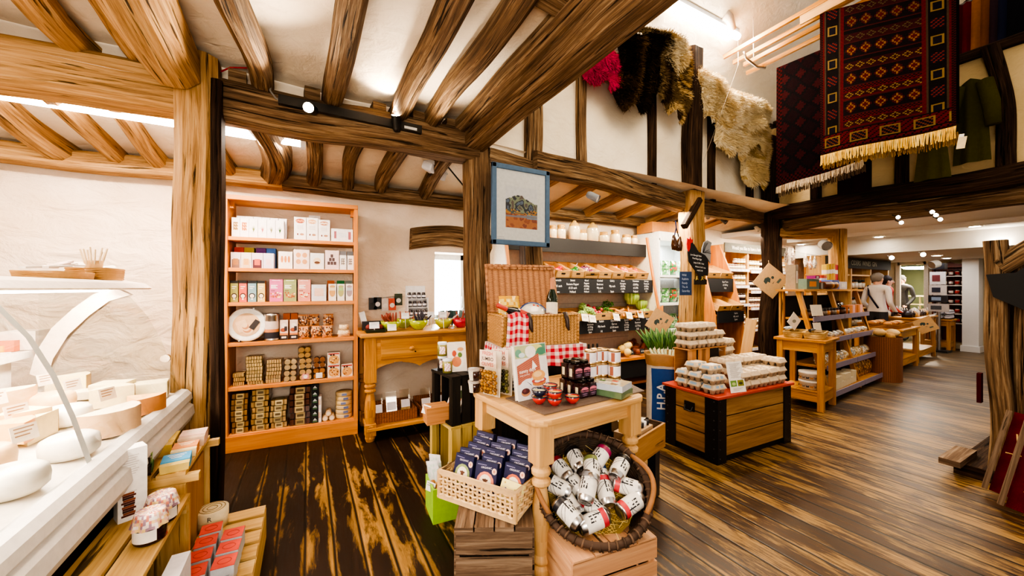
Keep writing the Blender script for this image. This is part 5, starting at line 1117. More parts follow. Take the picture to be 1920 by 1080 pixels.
# little red and navy bowls
def dip_bowl(c, rim):
    def mk():
        r = .036; o = MB().lathe([(0, 0), (.016, 0), (.018, .004), (.029, .014), (r, .036), (r * .95, .036), (.026, .016), (0, .008)], 22, GLOSS, c).build('dip_bowl')
        MB().lathe([(r * 1.004, .0315), (r * 1.012, .0375), (r * .94, .0375), (r * .92, .033)], 22, GLOSS, rim).build('rim', o)
        MB().lathe([(.031, .029), (.016, .031), (0, .031)], 16, ROUGHY, '#d9b060' if c != '#1c2340' else '#d8d0a0').build('dip', o); return o
    return mk
for (u, v, k, c, lab) in ((1011, 757, 0, '#c8322a', 'red dip bowl under the navy one on the slate board'), (1011, 757, 1, '#1c2340', 'navy dip bowl stacked on a red one on the slate board'), (1040, 760, 0, '#c8322a', 'red dip bowl at the foot of the middle stack'), (1040, 760, 1, '#c8322a', 'red dip bowl on top of the middle stack'), (1036, 749, 0, '#c8322a', 'red dip bowl standing behind the middle stack'), (1036, 749, 1, '#c8322a', 'red dip bowl stacked behind the middle stack'), (1073, 756, 0, '#c8322a', 'red navy-rimmed dip bowl alone beside the jam jars')):
    p = oz(u, v, ZM); put('dip' + c, dip_bowl(c, '#1d2138'), T(p.x, p.y + (.02 if v == 749 else 0), ZM + .031 * k), lab, 'bowl', 'dip bowls')
# square jam jars
def sq_jar():
    s, h = .027, .068; mb = MB(); mb.prism([(-s + .006, -s), (s - .006, -s), (s, -s + .006), (s, s - .006), (s - .006, s), (-s + .006, s), (-s, s - .006), (-s, -s + .006)], 0, h, GLOSS, '#2b0f10'); mb.lathe([(s * .96, h), (s * .8, h + .006)], 16, GLOSS, '#2b0f10')
    o = mb.build('jam_jar'); MB().lathe([(s * .86, h + .004), (s * .9, h + .007), (s * .9, h + .017), (s * .82, h + .019), (0, h + .019)], 18, METAL, '#2c2823').build('lid', o)
    mb = MB(); y = -s - .0006; mb.rect(-.023, .008, .023, .056, y, '#352033'); mb.add([(-.023, y * 1.01, .04), (.023, y * 1.01, .04), (.023, y * 1.01, .046), (.012, y * 1.01, .052), (0, y * 1.01, .054), (-.012, y * 1.01, .052), (-.023, y * 1.01, .046)], [tuple(range(7))], MATTE, '#d9788c')
    mb.text('Plum Chilli', .0105, frame((0, y * 1.02, .033), (1, 0, 0), (0, 0, 1)), col='#e08aa0', bold=.01); mb.disc(0, .02, .017, .003, y * 1.01, '#8a6a86'); mb.rect(-.012, .011, .012, .0125, y * 1.01, '#b79ab4'); mb.build('front_label', o)
    mb = MB(); mb.add([(y, .012, .01), (y, -.008, .01), (y, -.008, .05), (y, .012, .05)], [(0, 1, 2, 3)], MATTE, '#e2d3ae'); mb.build('side_label', o); return o
p0 = oz(1089, 749, ZM); JM = T(p0.x, p0.y, ZM) @ RZ(4)
for j in range(3):
    for i in range(2): put('sqjar', sq_jar, JM @ T(.03 + .0565 * i, .03 + .0565 * j, 0), 'square dark jam jar, lower layer, %s row back, %s' % (ORD[j], ('left', 'right')[i]), 'jar', 'square jam jars')
for j in range(2):
    for i in range(2): put('sqjar', sq_jar, JM @ T(.018 + .0565 * i, .06 + .0565 * j, .0885), 'square dark jam jar on the upper layer, %s row back, %s' % (ORD[j], ('left', 'right')[i]), 'jar', 'square jam jars')
# white labelled cans
def can():
    r, h = .033, .073; o = MB().lathe([(0, 0), (r * .96, 0), (r, .004), (r * .97, .008), (r * .97, h - .008), (r, h - .004), (r * .96, h), (r * .92, h - .004), (0, h - .004)], 20, METAL, '#d8b98a').build('spread_can')
    mb = MB(); mb.lathe([(r * .98, .011), (r * .98, h - .011)], 20, MATTE, '#e9e4ec'); mb.grid(lambda u, v: (r * .99 * math.cos(-2.9 + .6 * u), r * .99 * math.sin(-2.9 + .6 * u), .013 + (h - .026) * v), 4, 1, MATTE, '#a8624c'); mb.build('paper_label', o); return o
for ci, (u, d, nm) in enumerate(((1107, 1.98, 'left column'), (1118, 2.02, 'second column'), (1130, 2.03, 'third column'), (1152, 1.99, 'right column, standing apart'))):
    p = od(u, 600, d)
    for k in range(3): put('can', can, T(p.x, p.y, TZ + .002 + .0735 * k) @ RZ(R.uniform(-20, 20)), 'white-labelled gold-rimmed can behind the jam jars, %s, %s' % (nm, ('bottom', 'middle', 'top')[k]), 'can', 'cans on the display table')
# two boxed books lying flat
for k, (col, sp, lab) in enumerate((('#5f7a5c', '#7f9a72', 'green wrapped book at the bottom of a pair on the table corner'), ('#bcc8d8', '#3f6a66', 'pale blue and green wrapped book on top of a pair on the table corner'))):
    a = oz(1176, 745, ZM); M = T(a.x, a.y, ZM + .033 * k) @ RZ(20 + 4 * k)
    t = thing('gift_book', M, lab, 'book'); mb = MB(); mb.box((-.0, .085, .016), (.13, .17, .031), GLOSS, col, top=sp if k == 0 else '#c9c4a8'); mb.build('wrapped_cover', t)
    mb = MB(); 
    for i in range(5): mb.box((-.04 + .02 * i, .05 + .02 * ((i * 2) % 5), .0318), (.025, .03, .0008), MATTE, ('#8a6a4a', '#e6e0cc', '#5a7a4c', '#c8563c', '#d8cfa8')[i])
    mb.box((.066, .085, .016), (.002, .15, .022), MATTE, sp); mb.build('cover_print', t)

# ------------------------------------------------------------------ picnic hamper on a cloth-covered stand
HM = T(1.052, 2.047, .93) @ RZ(-8); HW, HD, HH = .53, .30, .19
st = MB(); st.box((HW / 2, HD / 2, -.468), (HW + .02, HD + .02, .925), BLACKW); st.build('dark_stand', None, HM, 'dark wooden stand behind the display table, under the hamper', 'stand')
def ging(u, v, nu, nv):
    a, b_ = int(u * nu) % 2, int(v * nv) % 2
    return '#c6283a' if a and b_ else ('#f3e9e6' if not a and not b_ else '#e08a90')
t = MB()
t.grid(lambda u, v: (-.02 + (HW + .06) * u, -.02 + (HD + .03) * v, .0015), 1, 1, CLOTH, colf=lambda u, v, i, j: '#f3e9e6')
t.grid(lambda u, v: (-.03 + (HW + .08) * u, -.025 - .018 * math.sin(u * 31) * v - .015 * v, .003 - .13 * v), 46, 12, CLOTH, colf=lambda u, v, i, j: ging(u, v, 23, 6))
t.grid(lambda u, v: (-.025 - .015 * v - .012 * math.sin(u * 20) * v, HD - (HD + .02) * u, .003 - .12 * v), 24, 12, CLOTH, colf=lambda u, v, i, j: ging(u, v, 12, 6)); t.build('gingham_cloth', None, HM, 'red and white gingham cloth draped over the stand under the hamper', 'cloth')
hp = thing('picnic_hamper', HM @ T(0, 0, .004), 'open golden wicker picnic hamper with its lid up, behind the display table', 'hamper')
mb = MB()
for (x0, y0, x1, y1) in ((0, 0, HW, 0), (HW, 0, HW, HD), (HW, HD, 0, HD), (0, HD, 0, 0)):
    l = math.hypot(x1 - x0, y1 - y0); mb.add([(x0, y0, 0), (x1, y1, 0), (x1, y1, HH), (x0, y0, HH)], [(0, 1, 2, 3)], WICK, (.5, .5, .5), [[(0, 0), (l, 0), (l, HH), (0, HH)]])
    mb.tube([(x0, y0, HH), ((x0 + x1) / 2, (y0 + y1) / 2, HH), (x1, y1, HH)], .008, 7, WICK); mb.tube([(x0, y0, .006), (x1, y1, .006)], .008, 7, WICK); mb.tube([(x0, y0, 0), (x0, y0, HH)], .009, 7, WICK)
mb.box((HW / 2, HD / 2, .01), (HW, HD, .01), WICK); mb.build('basket_body', hp)
mb = MB(); LH = .345; mb.add([(0, 0, 0), (HW, 0, 0), (HW, 0, LH), (0, 0, LH)], [(0, 1, 2, 3)], WICKL, (.5, .5, .5), [[(0, 0), (HW, 0), (HW, LH), (0, LH)]]); mb.box((HW / 2, .012, LH / 2), (HW, .02, LH), WICKL)
for z in (.01, LH - .01): mb.tube([(0, -.004, z), (HW, -.004, z)], .011, 7, WICKL)
for x in (0, HW): mb.tube([(x, -.004, 0), (x, -.004, LH)], .01, 7, WICKL)
for i in range(9): mb.box((.03 + i * HW / 9, -.006, LH - .015), (.05, .008, .036), WICKL)
mb.build('lid', hp, T(0, HD, HH + .005) @ RX(-12))
for i, x in enumerate((.17, .43)):
    mb = MB(); mb.tube([(x, .02, HH + .01), (x, -.008, HH + .012), (x + .005, -.024, HH - .03), (x + .012, -.018, HH - .075), (x + .016, -.03, HH - .1)], .012, 8, SATIN, '#3a2c28', rs=[.008, .012, .015, .014, .006]); mb.build('leather_strap', hp)
# hamper contents
def HI(x, y, z, *r):
    M = HM @ T(x, y, z + .004)
    for q in r: M = M @ q
    return M
o = pouch(.15, .2, .06, ['#e0a820', '#e8b83a', '#f0d070', '#ead27c']); o.name = 'crisp_bag'; o.matrix_basis = HI(.13, .2, .12, RZ(-6), RX(-12)); tag(o, 'golden yellow crisp bag standing in the hamper', 'bag')
def bottle(r, h, glass, cap, label=None, lc='#efe6d4'):
    o = MB().lathe([(0, 0), (r, 0), (r, h * .5), (r * .85, h * .6), (r * .42, h * .74), (r * .36, h * .95), (0, h * .95)], 18, GLOSS, glass).build('bottle')
    MB().lathe([(r * .44, h * .72), (r * .42, h * .97), (r * .3, h), (0, h)], 14, SATIN, cap).build('foil_cap', o)
    MB().lathe([(r * 1.01, h * .18), (r * 1.01, h * .44)], 18, MATTE, lc).build('label', o); return o
o = bottle(.04, .31, '#16281a', '#c98a66'); o.matrix_basis = HI(.405, .14, .13, RY(4), RX(-6)); tag(o, 'green sparkling wine bottle with a copper foil neck in the hamper', 'bottle')
o = bottle(.036, .28, '#0c0d12', '#c4483c', None, '#c4483c'); o.matrix_basis = HI(.235, .08, .155, RY(-68), RX(6)); tag(o, 'dark beer bottle with a red neck label lying across the hamper', 'bottle')
t = thing('ceramic_dish', HI(.28, .17, .17, RX(68), RZ(12)), 'white floral dish with a blue rim propped up in the hamper', 'dish')
mb = MB(); mb.lathe([(.0, .02), (.06, .018), (.095, .0), (.1, .004), (.06, .026), (0, .028)], 26, GLOSS, '#eee6d8', sx=1.1)
for i in range(14): a = i * 2.4; r = .03 + .045 * (i % 4) / 3; mb.lathe([(.009, 0), (0, .002)], 7, MATTE, ('#4a6a8a', '#d8804c', '#7a8a3c', '#c8563c')[i % 4], T(r * math.cos(a) * 1.1, r * math.sin(a), .0285 - r * .12))
mb.build('dish', t); MB().tube([(.11 * math.cos(i * .2618), .1 * math.sin(i * .2618), .003) for i in range(24)], .005, 6, GLOSS, '#2c4a86', closed=True).build('rim', t)
for (x, y, z, r, c, lab) in ((.25, .06, .16, (.03, .03, .03), '#d8cdb4', 'cream capped jar in front of the floral dish'), (.355, .09, .165, (.045, .03, .035), '#7a5248', 'brown salami in the hamper beside the wine bottle'), (.3, .05, .155, (.04, .025, .025), '#d9c7a8', 'pale wrapped cheese at the front of the hamper'), (.47, .12, .16, (.045, .04, .03), '#d8b8a4', 'pinkish wrapped parcel at the right of the hamper')):
    mb = MB(); mb.blob((0, 0, 0), r, GLOSS, c, .12, 12, 8, seed=x * 9); mb.build('hamper_parcel', None, HI(x, y, z), lab, 'food')
mb = MB(); mb.box((HW / 2, HD / 2, .07), (HW - .03, HD - .03, .1), CLOTH, '#e8dcc0'); mb.build('packing_straw', None, HM @ T(0, 0, .006), 'pale packing filling the bottom of the hamper', 'packing')
t = MB(); t.grid(lambda u, v: (.03 + .135 * u - .02 * v + .012 * v * u, (.06 - .085 * min(1, v * 3)) - (.012 * math.sin(u * 8) * max(0, v - .2)), HH + .022 - .3 * max(0, v - .25) - .01 * math.sin(u * 9) * (1 - v)), 16, 24, CLOTH, colf=lambda u, v, i, j: ging(u, v, 8, 12)); t.build('gingham_napkin', None, HM, 'red gingham napkin hanging over the front of the hamper', 'napkin')

# ------------------------------------------------------------------ crates left of the table
def slat_crate(M, w, d, h, m, lab, posts=.025, ns=3, nm='wooden_crate', tops=0, sides='fblr', openz=True):
    t = thing(nm, M, lab, 'crate'); sh = h / ns * .84
    for (x, y) in ((-1, -1), (1, -1), (-1, 1), (1, 1)): MB().box((x * (w / 2 - posts / 2 - .008), y * (d / 2 - posts / 2 - .008), h / 2), (posts, posts, h * .99), m).build('corner_post', t)
    for s, on in (('front_panel', 'f'), ('back_panel', 'b')):
        if on in sides:
            mb = MB(); y = -1 if on == 'f' else 1
            for k in range(ns): mb.box((0, y * (d / 2 - .005), h * (k + .5) / ns), (w, .01, sh), m)
            mb.build(s, t)
    for on in 'lr':
        if on in sides:
            mb = MB(); x = -1 if on == 'l' else 1
            for k in range(ns): mb.box((x * (w / 2 - .005), 0, h * (k + .5) / ns), (.01, d - .022, sh), m)
            mb.build('side_panel', t)
    mb = MB(); n = tops or 3; z = h - .006 if tops else .008
    for k in range(n): mb.box((-w / 2 + w * (k + .5) / n, 0, z), (w / n * .93, d, .011), m)
    mb.build('top_slats' if tops else 'base_slats', t); return t
# black crate standing on a pale crate
YW = wood('green_pine', '#8f7a3e', '#b89e58', '#d0b876', .65, 1.2, 18, .05, .25)
def end_crate(M, w, d, h, m, lab):      # crate on its end: two side frames of upright slats, open to -x
    t = thing('wooden_crate', M, lab, 'crate')
    for y in (-d / 2 + .007, d / 2 - .007): 
        mb = MB()
        for k in range(3): mb.box((-w / 2 + w * (k + .5) / 3, y, h / 2), (w / 3 * .8, .012, h - .03), m)
        mb.build('slat_side', t)
    mb = MB()
    for k in range(3): mb.box((w / 2 - .006, -d / 2 + d * (k + .5) / 3, h / 2), (.012, d / 3 * .82, h - .03), m)
    mb.build('slat_back', t)
    for z, nm in ((.0075, 'bottom_board'), (h - .0075, 'top_board')):
        mb = MB()
        for k in range(3): mb.box((-w / 2 + w * (k + .5) / 3, 0, z), (w / 3 * .92, d, .015), m)
        mb.build(nm, t)
    for y in (-d / 2 + .025, d / 2 - .025): MB().box((-w / 2 + .02, y, h / 2), (.03, .03, h - .032), m).build('corner_post', t)
    return t
KM = T(.80, 2.20, 0) @ RZ(8)
end_crate(KM, .22, .30, .50, YW, 'tall pale crate on end, underneath the black crate')
end_crate(KM @ T(0, 0, .502), .2, .28, .285, BLACKW, 'black painted crate on end, left behind the display table')
ZB = .789
t = thing('cracker_box', KM @ T(.0, -.04, ZB) @ RZ(-14) @ RX(-14), 'tall card box with a picture of soup, propped up on the black crate', 'box')
mb = MB(); mb.box((0, .02, .09), (.11, .04, .18), MATTE, '#ede2d8'); mb.box((0, .02, .1812), (.104, .034, .002), MATTE, '#d4d8e4'); mb.disc(-.005, .06, .04, .045, -.0006, '#f4efe4'); mb.disc(-.008, .06, .03, .032, -.0009, '#d8865a'); mb.disc(-.02, .11, .014, .02, -.0006, '#c8563c'); mb.disc(.015, .1, .014, .016, -.0007, '#5f7a3c'); mb.disc(.02, .135, .02, .012, -.0007, '#d9a06a'); mb.build('carton', t)
for (x, y, z, lab) in ((-.065, -.02, 0, 'green-patterned jar at the front of the black crate'), (-.05, .08, 0, 'dark jar at the back of the black crate'), (-.05, .08, .086, 'jar with a white lid, topmost on the black crate')):
    o = MB().lathe([(0, 0), (.03, 0), (.031, .066), (.027, .072), (0, .072)], 14, GLOSS, '#8f8a4a' if z or y < 0 else '#3c3230').build('relish_jar'); MB().lathe([(.028, .07), (.029, .084), (0, .085)], 14, SATIN, '#dde2f0').build('lid', o)
    mb = MB(); mb.grid(lambda u, v: (.0316 * math.cos(-2.6 + 1.2 * u), .0316 * math.sin(-2.6 + 1.2 * u), .014 + .045 * v), 6, 5, MATTE, colf=lambda u, v, i, j: ('#f0e8e2', '#d8889a', '#f4efe8')[(i + j * 2) % 3]); mb.build('label', o); o.matrix_basis = KM @ T(x, y, ZB + z); tag(o, lab, 'jar')
mb = MB(); mb.add([(0, 0, 0), (.09, .02, 0), (.03, .05, .2), (.0, .045, .2)], [(0, 1, 2, 3)], GLASS); mb.build('acrylic_stand', None, KM @ T(.03, .03, ZB), 'clear acrylic stand leaning behind the card box', 'stand')
t = thing('food_packet', KM @ T(-.04, -.03, .53) @ RZ(-60) @ RX(-35), 'packet with an orange and green picture lying inside the black crate', 'packet'); mb = MB(); mb.box((0, 0, .09), (.1, .03, .18), MATTE, '#e9dccb'); mb.rect(-.04, .03, .04, .1, -.0156, '#d8773c'); mb.rect(-.04, .1, .04, .15, -.0156, '#4a5a34'); mb.build('packet_body', t)
o = MB(); o.box((0, 0, .05), (.13, .10, .1), wood('cardboard', '#a06a38', '#b98250', '#c9945f', .8, 1., 30, 0, .1), taper=1.08); o.build('cardboard_tray', None, KM @ T(-.13, .0, .5) @ RZ(-10), 'tan cardboard tray hooked at the front of the black crate', 'tray')
put('tagcard', lambda: price_card(.07, .05, '#ece6e8', '#8a8088', 2).build('price_card'), KM @ T(-.2, -.0, .56) @ RZ(-75) @ RX(-20), 'white price card on the cardboard tray of the black crate', 'price card')
# lime box with walnut packs on the floor
gb = oz(812, 985, 0); GM = T(gb.x, gb.y, 0) @ RZ(-4)
t = thing('lime_box', GM, 'bright lime green wooden box on the floor under the crates', 'box'); LG = '#94c42c'; w, d, h = .16, .2, .19
for (c, s) in (((.0 + w / 2, .005, h / 2), (w, .01, h)), ((w / 2, d - .005, h / 2), (w, .01, h)), ((.005, d / 2, h / 2), (.01, d - .02, h)), ((w - .005, d / 2, h / 2), (.01, d - .02, h))): MB().box(c, s, MATTE, LG).build('side_board', t)
MB().box((w / 2, d / 2, .01), (w - .02, d - .02, .012), MATTE, LG).build('bottom_board', t)
for i, (x, y, a) in enumerate(((.05, .06, -14), (.11, .1, 10), (.06, .15, -6), (.12, .16, 16))):
    tt = thing('walnut_bag', GM @ T(x, y, .06) @ RZ(-50) @ RY(a), 'clear bag of walnuts with a white printed top, %s in the lime box' % ORD[i], 'bag', 'walnut bags')
    mb = MB()
    for k in range(9): mb.blob((R.uniform(-.03, .03), R.uniform(-.02, .02), .1 + R.uniform(0, .04)), (.017, .016, .015), ROUGHY, R.choice(('#b98a4c', '#a87438', '#cfa468')), .15, 7, 5, seed=k)
    mb.build('walnuts', tt, None, None, None, None, 'stuff'); o = pouch(.085, .13, .03, ['#eceaf0', '#e2e6ea', '#cfe0dc'], 3); o.parent = tt; o.name = 'bag_top'; o.matrix_basis = T(0, -.01, .12)
put('tagcard', None, GM @ T(-.003, .07, .15) @ RZ(-60) @ RX(-15), 'white price card hung on the lime green box', 'price card')

# weathered crate with the cane basket of cheese sachets
A, B_ = oz(850, 990, .35), oz(1003, 988, .35); ax = (B_ - A); CM_ = frame(V((A.x, A.y, 0)), ax, V((-ax.y, ax.x, 0))); cw = ax.length
t = thing('wooden_crate', CM_, 'old weathered grey-brown crate under the cane basket', 'crate')
mb = MB()
for k in range(3): mb.box((cw / 2, .006, .285 - k * .105), (cw - .02, .012, .09), GREYW)
mb.build('front_panel', t)
mb = MB()
for k in range(3): mb.box((cw / 2, .364, .285 - k * .105), (cw - .02, .012, .09), GREYW)
mb.build('back_panel', t)
for x in (.012, cw - .012): MB().box((x, .185, .165), (.022, .345, .33), GREYW).build('side_board', t)
mb = MB()
for k in range(4): mb.box((cw * (k + .5) / 4, .185, .34), (cw / 4 - .006, .37, .018), GREYW)
mb.build('top_slats', t)
mb = MB(); mb.prism([(.08 * math.cos(a), .05 * math.sin(a)) for a in [i * .3142 for i in range(11)]], 0, .003, BLACKW); mb.build('hand_hole', t, T(cw / 2 - .0, -.0015, .025) @ RX(90))
P0, P1 = oz(824, 934, .352), oz(966, 984, .352); ax = P1 - P0; BKM = frame(V((P0.x, P0.y, .352)), ax, V((-ax.y, ax.x, 0))); bw, bd, bh = ax.length, .30, .125
t = thing('cane_basket', BKM, 'pale open-weave cane basket of navy cheese sachets on the weathered crate', 'basket')
mb = MB()
for (x0, y0, x1, y1) in ((0, 0, bw, 0), (bw, 0, bw, bd), (bw, bd, 0, bd), (0, bd, 0, 0)):
    l = math.hypot(x1 - x0, y1 - y0); dx, dy = (x1 - x0) / l, (y1 - y0) / l; nx, ny = dy, -dx
    n = int(l / .022)
    for i in range(n + 1): mb.box((0, 0, 0), (.010, .004, bh - .02), MATTE, '#dcb98a', M=frame((x0 + dx * l * i / n, y0 + dy * l * i / n, bh / 2), (dx, dy, 0), (-dy, dx, 0)))
    for r in range(6):
        z = .022 + r * .017
        mb.tube([(x0 + dx * l * i / (2 * n) + nx * .005 * math.sin(math.pi * (i / 2 + r) + .8), y0 + dy * l * i / (2 * n) + ny * .005 * math.sin(math.pi * (i / 2 + r) + .8), z) for i in range(2 * n + 1)], .0055, 5, MATTE, ('#e3c294', '#d6b07c')[r % 2])
mb.build('woven_sides', t)
mb = MB()
for z in (.012, bh - .004): mb.tube([(0, 0, z), (bw, 0, z), (bw, bd, z), (0, bd, z)], .0125, 8, MATTE, '#dfba88', closed=True)
for x, y in ((0, 0), (bw, 0), (bw, bd), (0, bd)): mb.cyl((x, y, .005), (x, y, bh), .01, 8, MATTE, '#d2aa74')
mb.build('rim', t)
MB().box((bw / 2, bd / 2, .008), (bw - .02, bd - .02, .008), MATTE, '#c8a070').build('base', t)
def sachet(oval):
    def mk():
        w, h, d = .105, .13, .024; mb = MB(); mb.box((0, 0, h / 2), (w, d, h), SATIN, '#24264e'); y = -d / 2 - .0006
        if oval: mb.disc(0, .047, .043, .045, y, oval); mb.disc(0, .047, .03, .034, y * 1.03, '#f0e4d2'); mb.disc(0, .052, .008, .012, y * 1.06, '#6b4636'); mb.disc(-.009, .058, .005, .004, y * 1.06, '#6b4636'); mb.disc(.009, .058, .005, .004, y * 1.06, '#6b4636')
        mb.text('ORGANIC', .0115, frame((0, y * 1.03, .107), (1, 0, .05), (0, 0, 1)), col='#d8d4e6', bold=.01); mb.rect(-.044, .116, .0, .119, y, '#8a86b0')
        o = mb.build('cheese_sachet'); b2 = MB(); b2.disc(.04, .098, .012, .013, y * 1.1, '#efc9b4'); b2.disc(.04, .098, .005, .006, y * 1.15, '#d98a70'); b2.build('round_sticker', o); return o
    return mk
OV = {'#8fa066': 'pale green', '#e08468': 'coral', '#c96a4c': 'rust', '': 'plain navy'}
for ci, (x, n, y0, ovs) in enumerate(((.085, 5, .06, ['#8fa066', '', '', '', '']), (.205, 5, .05, ['#e08468', '#e08468', '#e08468', '', '']), (.325, 4, .09, ['#c96a4c', '#c96a4c', '', '']))):
    for k in range(n):
        put('sachet' + ovs[k], sachet(ovs[k]), BKM @ T(x + R.uniform(-.006, .006), y0 + k * .042, .05 + .012 * k) @ RZ(R.uniform(-6, 6)) @ RX(-16), 'navy sachet with %s oval, %s column of cane basket, %s from front' % (OV[ovs[k]], ('left', 'middle', 'right')[ci], ORD[k]) if ovs[k] else 'navy cheese sachet, %s column of the cane basket, %s from the front' % (('left', 'middle', 'right')[ci], ORD[k]), 'sachet', 'navy cheese sachets')
mb = MB(); mb.box((0, 0, .045), (.11, .02, .09), MATTE, '#efe39a')
for i in range(10): mb.disc(R.uniform(-.045, .045), R.uniform(.01, .08), .005, .004, -.0106, R.choice(('#5a5a8a', '#f8f4e0', '#c8a84a')), n=6)
mb.build('cloth_parcel', None, BKM @ T(.335, .035, .045) @ RZ(-8) @ RX(-30), 'pale yellow sprigged packet at the front right of the cane basket', 'packet')

# slatted crate and round rush basket of gin cans
A, B_ = oz(1074, 1056, .28), oz(1232, 1006, .28); ax = B_ - A; SM = frame(V((A.x, A.y, 0)), ax, V((-ax.y, ax.x, 0))); sw = ax.length
slat_crate(SM @ T(sw / 2, .17, 0), sw, .34, .28, wood('new_crate', '#a8795a', '#c99a72', '#ddb48e', .65, 1.2, 18, .05, .2), 'new slatted pale crate under the round rush basket', .03, 3, tops=4)
C0 = oz(1128, 985, .29); RM = T(1.10, 1.275, .435) @ RZ(-28.6) @ RX(36)
rb = thing('rush_basket', RM, 'round dark woven rush basket tipped forward to show its cans', 'basket'); RR = .235
WK2 = wicker('rush_weave', '#1e150f', '#54402f', 26, 26)
mb = MB()
def bas(u, v):
    a = u * 2 * math.pi; r = RR * (.62 + .40 * v ** .6) * (1 + .012 * math.sin(a * 20) * (1 if int(v * 8) % 2 else -1)); return (r * math.cos(a), r * math.sin(a), -.15 + .15 * v)
mb.grid(bas, 80, 10, WK2, uvs_m=1.); mb.lathe([(0, -.15), (RR * .62, -.15)], 40, WK2); mb.build('woven_bowl', rb)
mb = MB(); mb.tube([(RR * 1.03 * math.cos(i * .1571), RR * 1.03 * math.sin(i * .1571), .006 * math.sin(i * .7)) for i in range(40)], .015, 8, MATTE, '#4c382b', closed=True)
for i in range(46):
    a = i * .1366; c = V((RR * 1.03 * math.cos(a), RR * 1.03 * math.sin(a), 0)); tn = V((-math.sin(a), math.cos(a), 0)); rd = V((math.cos(a), math.sin(a), 0))
    mb.tube([c + rd * .0165 * math.cos(q) + V((0, 0, .0165 * math.sin(q))) + tn * .012 * q / 6 for q in [k * .785 for k in range(9)]], .0045, 5, MATTE, ('#5f4938', '#423022', '#6d5543')[i % 3])
mb.build('wrapped_rim', rb)
for s in (1, -1):
    mb = MB(); mb.tube([(s * RR * (1.0 + .08 * math.sin(q)) * math.cos(.55 * (q / 1.57 - 1)), RR * 1.02 * math.sin(.55 * (q / 1.57 - 1)), .01 + .035 * math.sin(q)) for q in [k * .262 for k in range(13)]], .011, 8, MATTE, '#a07046'); mb.build('handle', rb)
# straw and cans
mb = MB()
for i in range(900):
    a, r = R.uniform(0, 6.28), RR * .8 * R.random() ** .5; p = V((r * math.cos(a), r * math.sin(a), -.06 + R.uniform(-.02, .012))); q = p + V((R.uniform(-.04, .04), R.uniform(-.04, .04), R.uniform(-.01, .015))); s = V((R.uniform(-.0015, .0015), .0015, .0012))
    mb.add([p, q, q + s, p + s], [(0, 1, 2, 3)], MATTE, R.choice(('#e8c86a', '#d9b44e', '#f0d888')))
mb.lathe([(0, -.075), (RR * .82, -.07)], 24, MATTE, '#8f7638'); mb.build('straw', None, RM, 'yellow straw lining the round rush basket', 'straw', None, 'stuff')
def gin_can(band):
    def mk():
        r, h = .036, .13; o = MB().lathe([(0, .004), (r * .78, .003), (r * .86, 0), (r, .01), (r, h - .016), (r * .84, h - .002), (r * .8, h), (r * .76, h - .004), (0, h - .005)], 22, METAL, '#d6d6d8').build('drinks_can')
        mb = MB(); mb.lathe([(r * 1.008, .011), (r * 1.008, .033)], 22, SATIN, band); mb.lathe([(r * 1.008, .033), (r * 1.008, h - .024)], 22, SATIN, '#f1eee8')
        for k in range(2): mb.tube([((r * 1.012) * math.cos(q), (r * 1.012) * math.sin(q), .06 + .02 * math.sin(q * 1.5 + k)) for q in [-1.4 + j * .25 for j in range(12)]], .001, 4, MATTE, '#55505a')
        vs, fs = glyphs('EFT', 'CENTER', .02); vv = []
        for p in vs: a = -1.57 + p.y * .04 / r; vv.append((r * 1.016 * math.cos(a), r * 1.016 * math.sin(a), .06 - p.x * .036))
        mb.add(vv, fs, MATTE, '#15151c'); mb.build('can_print', o); 
        MB().lathe([(.006, h - .003), (.004, h - .001), (0, h - .001)], 8, METAL, '#b8b8ba').build('ring_pull', o); return o
    return mk
cans = [(-.13, .09, 8, 28, 'burgundy', 'back left, lying against the rim'), (-.055, .13, 10, 15, 'black', 'back middle, tilted'), (.05, .12, 60, -40, 'plum', 'back right, lying sideways'), (-.16, .0, 80, 60, 'black', 'far left, end towards the viewer'), (-.07, .02, 20, 30, 'dark', 'left middle'), (.0, .05, 15, -10, 'olive green', 'middle, under the crossed cans'), (.06, .045, 70, 10, 'blue', 'right of the middle, lying flat'), (.055, -.02, 75, 5, 'crimson', 'middle right, lettering upwards'), (.14, .07, 25, -35, 'black', 'right, under the rim'), (.165, -.0, 60, 70, 'red', 'far right, lying low'), (-.11, -.07, 35, 30, 'dark', 'lower left, label upwards'), (-.03, -.03, 110, -20, 'pewter', 'centre, silver end up'), (.0, -.09, 30, 40, 'crimson', 'lower middle'), (.16, -.08, 80, 120, 'red', 'lower right on the straw'), (-.13, -.13, 60, 40, 'dark', 'bottom left by the rim'), (-.02, -.15, 85, -70, 'crimson', 'bottom front, lettering sideways')]
BC = {'burgundy': '#7a2430', 'black': '#1c1a1e', 'plum': '#9a2a5a', 'dark': '#2c2c34', 'olive green': '#7a8450', 'blue': '#2a4a86', 'crimson': '#c83a48', 'red': '#d8434c', 'pewter': '#8a8a90'}
for i, (x, y, tilt, az, b_, lab) in enumerate(cans):
    z = -.04 + .05 * (i % 3 == 2) + .02 * (i % 2)
    put('gin' + b_, gin_can(BC[b_]), RM @ T(x * .95, y * .95, z) @ RZ(az) @ RX(75 + .2 * tilt) @ RZ(R.uniform(-40, 40) + 180) @ T(0, 0, -.065), 'drinks can with %s band, %s of the basket' % (b_, lab), 'can', 'drinks cans in the round basket')

